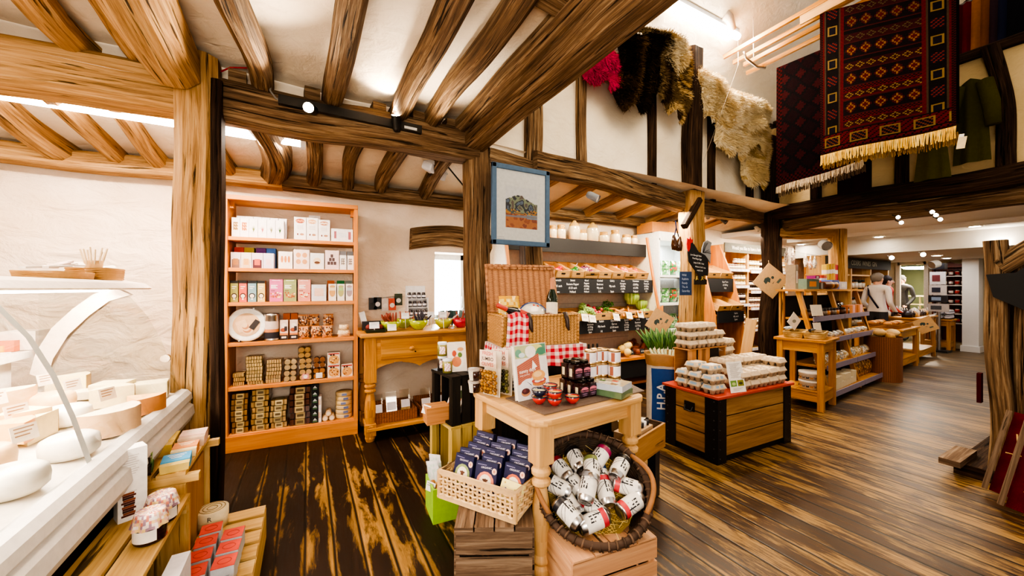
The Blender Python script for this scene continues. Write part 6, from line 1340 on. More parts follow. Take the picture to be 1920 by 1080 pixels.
# ------------------------------------------------------------------ low box, potato sack and leeks behind the table
a, c = V((1.70, 1.54, 0)), V((2.0, 1.63, 0)); LM = frame(a, c - a, V((-(c - a).y, (c - a).x, 0)))
t = thing('low_box', LM, 'low wooden box on dark legs just right of the display table', 'box')
for k, y in enumerate((.0, .38)): MB().box((.08, y, .365), (.46, .014, .15), GREYW if k else wood('box_board', '#7d5730', '#a67a48', '#b98e5c', .65, 1.2, 16, .05, .15)).build('side_board', t)
for x in (-.145, .305): MB().box((x, .19, .365), (.014, .366, .15), GREYW).build('end_board', t)
MB().box((.08, .19, .3), (.44, .366, .012), GREYW).build('bottom_board', t)
for x in (-.1, .22): MB().box((x, .03, .146), (.06, .05, .29), SATIN, '#1a1c26').build('leg', t); MB().box((x, .35, .146), (.06, .05, .29), SATIN, '#1a1c26').build('leg', t)
for i, (x, y, z) in enumerate(((.13, .08, .31), (.17, .2, .37), (.02, .1, .31))):
    tt = thing('card_tray', LM @ T(x, y, z + (.0 if z < .35 else 0)), 'small card tray of white and black pots in the low box, %s' % ('nearest', 'raised behind', 'left')[i], 'tray')
    MB().box((0, 0, .07), (.16, .1, .13), MATTE, '#c3a27c').build('tray', tt)
    for k in range(4): MB().lathe([(0, 0), (.016, 0), (.016, .03), (0, .031)], 10, SATIN, ('#f0eeee', '#26242a')[k % 2], T(-.055 + k * .036, -.02, .135)).build('pot', tt)
mb = MB(); mb.grid(lambda u, v: (.02 + .3 * u, .1 + .28 * v, .485 + .05 * noise.noise(V((u * 4, v * 4, 2))) - .06 * u * u), 10, 10, GLOSS, '#e4dccb'); mb.build('paper_wrap', None, LM, 'crumpled pale paper wrap on top of the low box', 'paper')
SKM = T(2.88, 2.345, 0) @ RZ(-42)
t = thing('potato_sack', SKM, 'open blue and white paper potato sack with its top rolled down', 'sack')
def skf(r0, z0, z1):
    def f(u, v):
        a = u * 2 * math.pi; z = z0 + (z1 - z0) * v; n = noise.noise(V((math.cos(a) * 2, math.sin(a) * 2, z * 4))); r = r0 * (1 + .07 * n); c, s = math.cos(a), math.sin(a)
        p = 3.2; k = (abs(c) ** p + abs(s) ** p) ** (-1 / p); return (r * k * c * 1.05, r * k * s * .8, z)
    return f
mb = MB(); mb.grid(skf(.145, 0, .66), 40, 16, MATTE, colf=lambda u, v, i, j: '#1f4f9a' if (.62 < u < .82 and v < .9) else '#d9d2c6'); mb.build('paper_sack', t)
mb = MB()
def rim(u, v): 
    p = V(skf(.15 + .018 * math.sin(v * 3.1), .62, .62)(u, .5)); p.z = .60 + .11 * math.sin(v * 2.6) + .02 * noise.noise(V((u * 12, v * 2, 0))); return p
mb.grid(rim, 40, 6, MATTE, '#b58a58'); mb.build('rolled_rim', t)
mb = MB()
for (s, x, z, sz) in (('H.P.A', -.045, .33, .10), ('WILJA', .045, .31, .085)): mb.text(s, sz, frame((x, -.126, z), (0, 0, 1), (-1, 0, 0)), col='#f2f2f4', bold=.02)
mb.build('sack_lettering', t)
for i in range(8):
    mb = MB(); a = -1 + i * .28; x, y = -.1 + .026 * i, .02 * math.sin(i * 2)
    mb.tube([(x, y, .5), (x + .01, y, .66), (x + .04 * math.sin(a), y, .74)], .014, 8, SATIN, '#dfe6c4', rs=[.015, .013, .012])
    for k in range(4): b_ = (k - 1.5) * .3 + a * .35; mb.tube([(x + .04 * math.sin(a), y, .73), (x + .04 * math.sin(a) + .07 * math.sin(b_), y + .01 * k, .82), (x + .04 * math.sin(a) + .17 * math.sin(b_), y + .02 * k, .93 - .03 * abs(b_))], .01, 6, SATIN, ('#4f7a3a', '#3c6630', '#6a9048', '#2f5528')[k], rs=[.011, .012, .004])
    mb.build('leek', None, SKM, 'green-topped leek standing in the potato sack, %s from the left' % ORD[i], 'leek', 'leeks in the sack')
# ------------------------------------------------------------------ vegetable rack along the aisle wall
VX0, VX1 = 1.85, 4.02
vr = thing('vegetable_rack', (VX0, 3.42, 0), 'stepped vegetable rack with black price strips along the aisle wall', 'rack'); VM = T(-VX0, -3.42, 0)
SLATE = '#1c1e24'
for x, nm in ((VX1, 'r'), (VX0, 'l')):
    mb = MB(); mb.prism([(3.9, 0), (3.30, 0), (3.34, .9), (3.46, 1.45), (3.56, 1.98), (3.9, 1.98)][::-1], 0, .03, MATTE, '#efe2cc', M=Matrix(((0, 0, 1, x - .015), (1, 0, 0, 0), (0, 1, 0, 0), (0, 0, 0, 1))))
    for a, b_ in (((3.30, .0), (3.34, .9)), ((3.34, .9), (3.46, 1.45)), ((3.46, 1.45), (3.56, 1.98))): mb.box((0, 0, 0), (.034, math.dist(a, b_), .02), PINE, M=frame((x, (a[0] + b_[0]) / 2, (a[1] + b_[1]) / 2), (1, 0, 0), (0, b_[0] - a[0], b_[1] - a[1])))
    mb.build('side_panel', vr, VM)
mb = MB(); mb.box(((VX0 + VX1) / 2, 3.885, 1.0), (VX1 - VX0, .02, 1.96), MATTE, '#d9cbbb'); 
for z in (1.1, 1.22, 1.56, .62): mb.box(((VX0 + VX1) / 2, 3.874, z), (VX1 - VX0, .004, .006), MATTE, '#a89a8c')
mb.build('back_panel', vr, VM)
W_ = VX1 - VX0 - .03; cx = (VX0 + VX1) / 2
MB().box((cx, 3.57, 1.80), (W_, .02, .165), MATTE, '#1b191b').build('dark_fascia', vr, VM); MB().box((cx, 3.73, 1.872), (W_, .31, .02), PINE).build('top_shelf', vr, VM)
STR = {1: (3.455, 1.322, .165), 2: (3.405, .842, .15)}
ROW = {1: ['Avocado,£1.25 each,Peru', 'Sweet,Romero Pepper,£1.25 each,Holland', 'Mixed,Peppers,£2.60/kg,£1.18/lb,Holland', 'Cooked,Beetroot,99p pack,U.K.', 'Celery,99p each,Spain', 'Green,Courgette,£2.80/kg,£1.27/lb,Italy', 'Tomatoes,£2.80/kg,£1.27/lb,England', 'Heritage,Tomatoes,£3.80/kg,£1.72/lb,U.K.'],
       2: ['Globe,Artichoke,£3.99/kg,£1.81/lb,Spain', 'Radish,89p bunch,UK', 'Chantenay,Carrots,£1.00 bunch,Spain', 'Snowball,Turnip,£2.75/kg,£1.25/lb,Spanish', 'Candy,Beetroot,£2.75/kg,U.K.', 'Cauliflower,99p each,U.K.']}
for r in (1, 2):
    y, z, h = STR[r]; o = MB().box((cx, y, z), (W_, .014, h), MATTE, SLATE).build('price_strip', vr, VM)
    mb = MB(); us = (1045, 1073, 1099, 1124, 1147, 1167, 1191, 1211) if r == 1 else (1106, 1127, 1151, 1174, 1195, 1217)
    for u, s in zip(us, ROW[r]):
        ls = s.split(','); x = oy(u, 540, y).x
        for i, l in enumerate(ls): mb.text(l, .034 if len(ls) < 5 else .029, frame((x, y - .0085, z + h * .40 - i * h * .8 / max(1, len(ls) - 1 + .001)), (1, 0, 0), (0, 0, 1)), col='#e8e8ec', sx=.8, bold=.012)
    mb.build('chalk_lettering', o)
    MB().box((cx, y + .2, z - .01), (W_, .38, .02), PINE, M=None).build('shelf', vr, VM)
MB().box((cx, 3.59, .42), (W_, .5, .03), PINE).build('shelf', vr, VM); MB().box((cx, 3.36, .29), (W_, .02, .2), MATTE, '#14151b').build('lower_fascia', vr, VM); MB().box((cx, 3.6, .1), (W_, .4, .03), PINE).build('shelf', vr, VM)
# stoneware jars
for i, (u, w, h, lab) in enumerate(((1036, .105, .16, 'stoneware jar half hidden by the picture frame'), (1052, .115, .175, 'small-necked stoneware jar right of the picture frame'), (1077, .145, .25, 'first large cream stoneware flagon on the rack top'), (1093, .11, .14, 'plain pale jar between the two large flagons'), (1111, .15, .25, 'second large stoneware flagon, right of the first'), (1132, .13, .135, 'squat stoneware jar just right of the second flagon'), (1153, .13, .175, 'taller stoneware jar, third from the right end'), (1174, .13, .13, 'brown-shouldered squat jar, second from the right end'), (1189, .1, .13, 'stoneware jar at the right end of the rack top'))):
    p = oy(u, 450, 3.66); r = w / 2; big = h > .2
    o = MB().lathe([(0, 0), (r, 0), (r, h * .62), (r * .96, h * .68)], 20, GLOSS, '#e6d8b8').build('stoneware_jar')
    MB().lathe([(r * .97, h * .66), (r * .8, h * .8), (r * .45, h * .88), (r * .3, h * .97), (0, h)] if big else [(r * .97, h * .66), (r * .8, h * .76), (r * .72, h * .8), (r * .82, h * .84), (r * .82, h), (r * .6, h), (0, h * .99)], 20, GLOSS, '#c49a5a' if not big else '#d0ac6a').build('shoulder', o)
    o.matrix_basis = T(p.x, p.y, 1.883); tag(o, lab, 'jar', 'stoneware jars on the rack')
# slanting pine crates with vegetables
def veg_crate(w=.195):
    def mk():
        t = thing('veg_crate', I4, 'x', 'crate'); d, h = .36, .085
        mb = MB(); mb.box((0, .006, h / 2), (w, .012, h), PINEP); mb.box((0, -.0008, h * .62), (.055, .002, .02), MATTE, '#2a1c12'); mb.build('front_board', t)
        for s in (-1, 1): MB().box((s * (w / 2 - .006), d / 2, h / 2 + .004), (.01, d, h), PINEP).build('side_board', t)
        mb = MB(); mb.box((0, d - .006, h / 2), (w - .02, .012, h), PINEP); mb.box((0, d / 2, .006), (w - .02, d, .01), PINEP); mb.build('base_board', t); return t
    return mk
CN = ['dark avocados', 'long red peppers', 'green peppers', 'red onions', 'pale celery hearts', 'nothing but shade', 'pink tomatoes', 'ripe tomatoes']
for i in range(8):
    x = 2.33 + .212 * i; cm_ = T(x, 3.46, 1.415) @ RX(21)
    put('vcrate', veg_crate(), cm_, 'slanting pine crate of %s, %s along the upper vegetable shelf' % (CN[i], ORD[i]), 'crate', 'pine vegetable crates, upper row')
    for k in range((7, 5, 3, 12, 0, 0, 8, 5)[i]):
        a, b_ = R.uniform(-.06, .06), .07 + .035 * (k % 7); M = cm_ @ T(a, b_, .055) @ RZ(R.uniform(0, 360))
        mb = MB(); nm, c = (('avocado', '#3a4a24'), ('red_pepper', '#c8242c'), ('green_pepper', '#2f6a2c'), ('red_onion', ('#8a3a6a', '#efe2ea')[k % 3 == 0]), 0, 0, ('tomato', '#e0685a'), ('tomato', '#d8503c'))[i]
        if i == 1: mb.tube([(0, -.06, 0), (.01, -.02, .01), (.005, .03, .012), (0, .07, 0)], .02, 9, GLOSS, c, rs=[.008, .02, .024, .012])
        elif i == 2: mb.blob((0, 0, .01), (.03, .045, .03), GLOSS, c, .25, 12, 8, seed=k)
        elif i == 3: mb.lathe([(0, -.02), (.02, -.012), (.026, .004), (.012, .022), (.004, .05), (.007, .07)], 10, GLOSS, c, RX(60))
        else: mb.blob((0, 0, .01), (.025, .03 if i else .038, .025), GLOSS, c, .05, 10, 7, seed=k)
        mb.build(nm, None, M, '%s in the upper vegetable row' % {0: 'dark green avocado', 1: 'glossy long red pepper', 2: 'glossy green pepper', 3: 'purple and white red onion', 6: 'pinkish tomato, seventh crate', 7: 'red tomato, last crate'}[i], 'vegetable', CN[i] + ' in the upper row')
def heap(u0, u1, n, mk, name, lab, grp, y=3.52, z0=.93, dy=.12, cat='vegetable', seed=3):
    rr = random.Random(seed); x0, x1 = oy(u0, 580, y).x, oy(u1, 580, y).x
    for k in range(n):
        x = x0 + (x1 - x0) * rr.random(); yy = y + rr.uniform(-dy, dy); z = z0 + .055 * (yy - y + dy) / dy * .8 + (.04 if k % 3 == 0 else 0)
        mk(k, rr).build(name, None, T(x, yy, z) @ RZ(rr.uniform(0, 360)) @ RX(rr.uniform(-30, 30)), lab(k) if callable(lab) else lab, cat, grp)
def arti(k, rr):
    mb = MB()
    for j in range(26): ph = j / 26 * 2.2 + .2; a = j * 2.4; d = V((math.sin(ph) * math.cos(a), math.sin(ph) * math.sin(a), math.cos(ph))); mb.blob(d * .034, (.016, .016, .016), ROUGHY, ('#8fae62', '#a3be74', '#7f9e54')[j % 3], 0, 6, 4)
    mb.blob((0, 0, 0), (.036, .036, .038), ROUGHY, '#87a65a'); return mb
heap(1082, 1108, 8, arti, 'artichoke', 'pale green globe artichoke heaped on the lower vegetable shelf', 'globe artichokes', z0=.97, seed=5)
def radish(k, rr): mb = MB(); mb.blob((0, 0, 0), (.022, .022, .025), GLOSS, ('#c8324a', '#d84a5c', '#e06a74')[k % 3]); mb.cyl((0, 0, -.02), (0, 0, -.045), .003, 5, MATTE, '#f0dcd8', .001); return mb
heap(1108, 1128, 26, radish, 'radish', 'pink-red radish in the bunches on the lower vegetable shelf', 'radishes', z0=.95, dy=.11, seed=8)
def herb(k, rr):
    mb = MB()
    for j in range(34):
        p = V((rr.uniform(-.05, .05), rr.uniform(-.05, .05), rr.uniform(-.02, .06))); mb.blob(p, (.014, .014, .005), ROUGHY, ('#4f8a32', '#6aa040', '#3c7028')[j % 3], .3, 6, 4, seed=j)
    return mb
heap(1128, 1150, 5, herb, 'herb_bunch', 'leafy green herb bunch beside the radishes', 'herb bunches', z0=.95, dy=.09, seed=2)
def carrot(k, rr): return MB().tube([(0, -.09, 0), (0, 0, .005), (0, .1, 0)], .014, 8, ROUGHY, ('#d88a3c', '#e0a05a')[k % 2], rs=[.004, .012, .017])
heap(1152, 1182, 14, carrot, 'carrot', 'orange carrot lying in the lower vegetable shelf', 'carrots', z0=.935, dy=.1, seed=4)
for i, (u, v, r, c) in enumerate(((1184, 560, .105, '#7d9a3a'), (1202, 572, .085, '#a9c25c'), (1220, 578, .08, '#b5cc68'), (1208, 590, .07, '#9fbc52'))):
    p = oy(u, v, 3.56 - .04 * (i == 3)); mb = MB(); mb.blob((0, 0, 0), (r * .86, r * .86, r * .8), ROUGHY, c, .06, 14, 10, seed=i)
    for j in range(9):
        a = j * .7; mb.grid(lambda q, w: V((math.cos(a + (q - .5) * 1.2), math.sin(a + (q - .5) * 1.2), 0)) * r * (.55 + .4 * math.sin(w * 2.2)) + V((0, 0, -r * .7 + r * 1.35 * w)) + V((.004 * math.sin(q * 20), 0, 0)), 6, 6, ROUGHY, ('#8fb048', '#a9c860', '#c0d884')[j % 3])
    mb.build('cabbage', None, T(p.x, p.y, max(p.z, .925 + r * .75)), 'round green cabbage, %s on the lower vegetable shelf' % ('large darker one at the back', 'pale one in the middle', 'pale one at the right', 'small one in front')[i], 'vegetable')
for i in range(6):
    x = oy((1098, 1112, 1140, 1160, 1180, 1205)[i], 590, 3.43).x
    put('vcrate2', veg_crate(.24), T(2.62 + .245 * i, 3.415, .915) @ RX(8), 'shallow pine crate along the lower vegetable shelf, %s from the left' % ORD[i], 'crate', 'pine crates, lower row')
for i, (u, v) in enumerate(((1097, 596), (1111, 598), (1156, 595), (1180, 592), (1201, 590))):
    p = oy(u, v, 3.375); mb = MB(); mb.box((0, 0, 0), (.1, .002, .09), MATTE, '#f2eadf'); mb.rect(-.03, -.01, .03, .02, -.0016, '#d9cbb8'); mb.build('price_card', None, T(*p) @ RY(8) @ RX(-24), 'cream price card clipped over the lower black strip, %s from the left' % ORD[i], 'price card', 'cream cards on the vegetable rack')
def potato(c): return lambda k, rr: (lambda mb: mb.blob((0, 0, 0), (.035, .055, .032), ROUGHY, c[k % len(c)], .15, 10, 7, seed=k))(MB())
heap(1186, 1224, 12, potato(('#8a4a2c', '#a05a34', '#74402a')), 'sweet_potato', 'brown sweet potato on the bottom vegetable shelf', 'sweet potatoes', y=3.52, z0=.465, seed=6)
heap(1166, 1182, 5, lambda k, rr: MB().blob((0, 0, 0), (.048, .048, .05), ROUGHY, ('#e6cc88', '#d9b868')[k % 2], .08, 12, 8, seed=k), 'squash', 'pale yellow squash on the bottom vegetable shelf', 'pale squashes', y=3.45, z0=.49, dy=.08, seed=9)
heap(1175, 1215, 9, lambda k, rr: MB().blob((0, 0, 0), (.04, .04, .038), ROUGHY, ('#9a5a38', '#7a2f3a', '#c08a4c', '#4f6a34')[k % 4], .15, 10, 7, seed=k), 'root_vegetable', lambda k: '%s root vegetable in the floor-level crate of the vegetable rack' % ('brown', 'dark red', 'tan', 'green')[k % 4], 'floor-level root vegetables', y=3.5, z0=.17, seed=12)
for i, (u, v) in enumerate(((1184, 657), (1204, 658))):
    p = oy(u, v, 3.36); p.z = .50; mb = MB(); mb.box((0, 0, 0), (.07, .006, .06), MATTE, SLATE); mb.text(('£1.80', '£2.20')[i], .02, frame((0, -.004, 0), (1, 0, 0), (0, 0, 1)), col='#e6e6e6'); mb.build('price_slate', None, T(*p) @ RX(-20), 'little black price slate among the roots, %s' % ('left', 'right')[i], 'price slate')
for i in range(4):
    p = oy(1096 + 8 * i, 650, 3.44); o = bottle(.026, .20, '#1a1414', '#1c1a1a', None, '#3a2a26'); o.matrix_basis = T(p.x, p.y, .437); tag(o, 'dark sauce bottle in the row behind the hamper, %s from the left' % ORD[i], 'bottle', 'dark sauce bottles')
# cold cabinet of salads
cb_ = thing('cold_cabinet', (4.1, 3.45, 0), 'white upright cold cabinet of bagged salads right of the vegetable rack', 'cabinet'); CMx = T(-4.1, -3.45, 0)
MB().box((4.55, 3.88, 1.05), (.86, .04, 2.0), SATIN, '#f2f4f4').build('back_panel', cb_, CMx); MB().box((4.55, 3.66, 2.0), (.86, .44, .12), SATIN, '#f4f4f2').build('canopy', cb_, CMx)
for x in (4.12, 4.97): MB().box((x, 3.66, 1.0), (.03, .44, 1.94), SATIN, '#eef0f0').build('side_panel', cb_, CMx)
for z in (1.46, 1.08, .72): MB().box((4.55, 3.62, z), (.82, .4, .03), SATIN, '#f6f8f8').build('shelf', cb_, CMx)
MB().box((4.55, 3.6, .3), (.82, .5, .56), SATIN, '#e9ecec').build('base', cb_, CMx)
lamp('cabinet_light', 'AREA', (4.55, 3.5, 1.93), 5, (.95, 1, .98), .7, (4.5, 3.5, 0), size_y=.08)
for z, nm in ((1.48, 'top'), (1.10, 'middle'), (.74, 'low'), (.585, 'bottom')):
    for i in range(5):
        if z < .6: continue
        o = pouch(.14, .2, .09, [('#5f9a5a', '#8fc088', '#3f7a48', '#c8e0c4'), ('#3a6a44', '#c84a3c', '#5a8a54'), ('#9cc8a0', '#d8ecd8', '#6aa478')][(i + int(z * 10)) % 3], i); o.name = 'salad_bag'; o.matrix_basis = T(4.21 + .16 * i, 3.5, z); tag(o, 'bagged green salad, %s from the left on the %s cabinet shelf' % (ORD[i], nm), 'salad bag', 'salad bags in the cold cabinet')
for i, (x, w, h, c) in enumerate(((4.25, .3, .14, '#c98a4c'), (4.62, .36, .17, '#d0924e'))): MB().box((0, 0, h / 2), (w, .3, h), MATTE, c).build('cardboard_box', None, T(x, 3.66, 2.062) @ RZ(-6), 'orange-brown cardboard box on top of the cold cabinet, %s' % ('left', 'right')[i], 'box')
# second produce rack with its plywood side
v2 = thing('produce_rack', (5.05, 3.42, 0), 'second produce rack with an orange plywood side behind the egg chest', 'rack'); M2 = T(-5.05, -3.42, 0)
for x in (5.06, 5.72):
    mb = MB(); mb.prism([(3.9, 0), (3.2, 0), (3.26, .9), (3.4, 1.45), (3.62, 1.98), (3.9, 1.98)][::-1], 0, .03, PINE, M=Matrix(((0, 0, 1, x - .015), (1, 0, 0, 0), (0, 1, 0, 0), (0, 0, 0, 1)))); mb.build('side_panel', v2, M2)
MB().box((5.39, 3.885, 1.), (.66, .02, 1.9), PINE).build('back_panel', v2, M2)
for y, z, h, s in ((3.40, 1.34, .2, 'Beef Tom,£3.80/kg,Italy'), (3.24, .88, .16, 'Garlic,60p each,Spain')):
    o = MB().box((5.39, y, z), (.63, .014, h), MATTE, SLATE).build('price_strip', v2, M2); mb = MB()
    for k, l in enumerate(s.split(',')): mb.text(l, .036, frame((5.5, y - .009, z + .05 - k * .045), (1, 0, 0), (0, 0, 1)), col='#e8e8ec')
    mb.build('chalk_lettering', o); MB().box((5.39, y + .22, z + .03), (.63, .4, .02), PINE).build('shelf', v2, M2)
    for k in range(2): put('vcrate3', veg_crate(.29), T(5.23 + .31 * k, y + .01, z + h / 2 + .006) @ RX(22), 'pine crate on the second produce rack, %s shelf, %s' % (('upper', 'lower')[z < 1], ('left', 'right')[k]), 'crate', 'crates on the second produce rack')
# jar shelving "Would you like to have a ..."
JX0, JX1, JY = 5.80, 7.7, 3.62
js = thing('jar_shelving', (JX0, JY, 0), 'tall pale pine shelving of jams and chutneys under a grey chalk sign', 'shelving'); JMx = T(-JX0, -JY, 0)
for x in (JX0 + .015, 6.47, 7.08, JX1 - .015): MB().box((x, JY + .13, 1.0), (.04, .3, 2.0), PINEP).build('upright', js, JMx)
MB().box(((JX0 + JX1) / 2, JY + .27, 1.), (JX1 - JX0, .015, 2.), PINE).build('back_panel', js, JMx)
o = MB().box(((JX0 + JX1) / 2, JY - .03, 1.95), (JX1 - JX0, .02, .15), MATTE, '#6a665c').build('sign_board', js, JMx)
mb = MB(); mb.text('Would you like to have a hamper made?', .085, frame((5.98, JY - .042, 1.95), (1, 0, 0), (0, 0, 1)), col='#eeeae0', align='LEFT', sx=.8, bold=.004); mb.build('chalk_lettering', o)
JZ = ((1.60, 1.33, 1.03, .68, .32), (1.58, 1.24, .96, .6, .28), (1.58, 1.24, .96, .6, .28))
def tiny_jar(c, l, lid, r=.033, h=.09):
    def mk():
        m = MB(); m.lathe([(0, 0), (r, 0), (r, h * .2), (r * 1.01, h * .2), (r * 1.01, h * .68), (r, h * .68), (r * .8, h * .8), (r * .86, h * .8), (r * .86, h), (0, h)], 10, SATIN, c, cols=[c, c, l, l, l, c, c, lid, lid]); return m.build('preserve_jar')
    return mk
for b_, (x0, x1) in enumerate(((JX0 + .05, 6.45), (6.5, 7.06), (7.1, JX1 - .04))):
    for s, z in enumerate(JZ[b_]):
        o = MB().box(((x0 + x1) / 2, JY + .1, z - .012), (x1 - x0 + .02, .3, .024), PINEP).build('shelf', js, JMx); mb = MB(); mb.box(((x0 + x1) / 2, JY - .055, z - .01), (x1 - x0, .006, .045), MATTE, '#e2dcea')
        for k in range(5): mb.rect(x0 + .04 + k * .115, z - .025, x0 + .10 + k * .115, z + .004, JY - .0585, '#f8f6fa')
        mb.build('label_rail', o)
        if z < .5 : continue
        n = int((x1 - x0) / .078)
        for i in range(n):
            for lv in range(2 if (s * 3 + b_ + i // 3) % 3 else 1):
                c, l, li, nm = (('#8a3a24', '#f0e4d4', '#e8dcc8', 'red jam'), ('#c88a3c', '#f4ead8', '#e9e2d4', 'amber honey'), ('#d8b86a', '#f6efe0', '#e0d2b0', 'pale curd'), ('#5a2a20', '#f0e8e0', '#2a2420', 'dark chutney'))[(s + b_ * 2 + (i // 4)) % 4]
                put('tj' + nm, tiny_jar(c, l, li), T(x0 + .045 + i * .078, JY, z + .001 + .0905 * lv), '%s jar, %s from left, %s layer, shelf %s, %s bay' % (nm, ORD[i], ('lower', 'upper')[lv], ('one', 'two', 'three', 'four')[s], ('left', 'middle', 'right')[b_]), 'jar', 'preserve jars on the pale shelving')
lamp('jar_shelf_light', 'AREA', (6.6, 3.2, 2.1), 12, (1, .87, .68), 1.4, (6.6, 3.7, .8), size_y=.1)

# ------------------------------------------------------------------ things hung on posts
t = thing('rooster_board', T(*oy(1308, 505, 2.765)) @ RZ(-14), 'black chalkboard rooster with a red comb on the honey oak post', 'chalkboard')
S_ = 4.12 / 700 / 4.91      # metres per pixel of the drawing this outline was measured on
def rp(x, y): return ((x - 540) * S_ * 1.1, (640 - y) * S_ * 1.1 - .16)
XZ = Matrix(((1, 0, 0, 0), (0, 0, -1, 0), (0, 1, 0, 0), (0, 0, 0, 1)))
body = [(432, 370), (455, 290), (480, 285), (510, 320), (545, 370), (590, 380), (620, 400), (645, 440), (648, 540), (640, 578), (600, 570), (580, 600), (555, 612), (545, 570), (490, 510), (445, 455), (436, 410)]
mb = MB(); mb.prism([rp(*q) for q in body][::-1], 0, .012, MATTE, '#17171a', XZ); mb.build('board', t)
for nm, pl, c in (('comb', [(420, 300), (425, 250), (445, 262), (455, 240), (465, 262), (482, 262), (478, 290), (460, 295), (455, 340), (440, 372), (428, 345)], '#c8242a'), ('tail', [(575, 380), (580, 330), (600, 280), (635, 265), (680, 285), (665, 330), (672, 380), (665, 470), (640, 430), (610, 395)], '#8a8c90'), ('foot', [(500, 608), (540, 612), (590, 600), (630, 612), (628, 655), (500, 655)], '#221a12')):
    mb = MB(); mb.prism([rp(*q) for q in pl][::-1], .002, .014, MATTE, c, XZ)
    if nm == 'tail':
        for k in range(7): a = rp(585 + 3 * k, 375); b2 = rp(605 + 11 * k, 285 + 8 * k * (k > 3) * 2); mb.tube([(a[0], -.016, a[1]), ((a[0] + b2[0]) / 2 - .004, -.016, (a[1] + b2[1]) / 2 + .006), (b2[0], -.016, b2[1])], .0022, 4, MATTE, '#1a1a1c')
    if nm == 'foot':
        for k in (520, 575): a = rp(k, 612); mb.tube([(a[0] - .015, -.018, a[1] - .006), (a[0], -.018, a[1] + .01), (a[0], -.018, a[1] + .04)], .003, 5, MATTE, '#d8b83c'); mb.tube([(a[0], -.018, a[1] + .01), (a[0] + .02, -.018, a[1])], .003, 5, MATTE, '#d8b83c')
    mb.build(nm, t)
mb = MB()
for s, x, y, z in (('Low Dzough Farm', 515, 400, .028), ('Free Range Eggs', 527, 430, .027), ('Large £1.85 ½ doz', 545, 468, .026), ('Medium £1.60 ½ doz', 562, 503, .023), ('small £1.40', 555, 532, .024)): q = rp(x, y); mb.text(s, z, frame((q[0], -.0125, q[1]), (1, 0, -.12), (0, 0, 1)), col='#f0f0f0', sx=.72, bold=.006)
mb.build('chalk_lettering', t)
t = thing('chalk_slate', T(*oy(1285.5, 532, 2.79)) @ RZ(-14), 'small blue chalk slate hung on the honey oak post', 'chalkboard')
MB().box((0, 0, 0), (.155, .012, .27), MATTE, '#26406a').build('slate', t); mb = MB()
for k, s in enumerate(('Wild', 'Rabbits', 'Ready', 'Thu &', 'Saturday')): mb.text(s, .036, frame((-.055, -.0068, .095 - k * .045), (1, 0, 0), (0, 0, 1)), col='#b9c8e0', align='LEFT', sx=.85)
mb.build('chalk_lettering', t)
t = thing('cow_bells', T(*oy(1268, 448, 2.75)), 'pair of brown leather pouches hung by a blue cord on the oak post', 'ornament')
for x, z, r in ((-.03, -.06, .035), (.04, -.07, .04)): mb = MB(); mb.lathe([(0, -.07), (r, -.06), (r * 1.1, -.01), (r * .7, .05), (r * .35, .09), (r * .2, .1)], 12, GLOSS, '#4a2a16', T(x, 0, z) @ RY(12 if x > 0 else -8)); mb.build('pouch', t)
mb = MB(); mb.tube([(-.03, 0, .03), (0, .0, .12), (.0, .01, .2)], .006, 6, CLOTH, '#2a3a6a'); mb.tube([(.04, 0, .02), (.0, 0, .12)], .006, 6, CLOTH, '#3a2a20'); mb.build('cord', t)
def kraft(M, lab, s=.25, dark='#3a4a48', txt=True):
    t = thing('kraft_sign', M, lab, 'sign'); MB().box((0, 0, 0), (s, .006, s), MATTE, '#c9a274', M=RY(45)).build('card', t); mb = MB(); y = -.0036; k = s / .25
    mb.add([(x * k, y, z * k) for x, z in ((-.07, .0), (-.055, .03), (-.02, .04), (.0, .02), (-.01, -.02), (-.03, -.005), (-.05, -.03))], [tuple(range(7))], MATTE, dark); mb.disc(.02 * k, .03 * k, .014 * k, .014 * k, y, dark); mb.add([(x * k, y, z * k) for x, z in ((.01, -.03), (.035, -.005), (.02, -.03))], [(0, 1, 2)], MATTE, dark)
    mb.add([(x * k, y, z * k) for x, z in ((.05, -.02), (.09, .015), (.105, 0), (.07, -.035))], [(0, 1, 2, 3)], MATTE, '#5a665c'); mb.build('printed_motif', t); mb = MB(); mb.tube([(0, 0, s * .70), (.006, .01, s * .8)], .004, 5, CLOTH, '#c9a878'); mb.build('string', t)
q = oy(1445, 527, 2.86); kraft(T(*q) @ RZ(-30) @ RY(-6), 'kraft paper square with green farm motifs, hung cornerwise on the gnarled post', .36)
q = ox(1237, 603, 3.99); q = od(1237, 604, 4.1); kraft(T(*q) @ RZ(-35) @ RY(-14), 'small kraft paper square hung cornerwise at the end of the vegetable rack', .23)
o = MB(); o.prism([(0, 0), (.10, .06), (.1, .18), (.0, .12)], 0, .02, PINE, M=XZ); o.build('wooden_bracket', None, T(*ox(1228, 598, 4.05)) @ RZ(-40), 'orange wooden bracket above the small kraft sign', 'bracket')
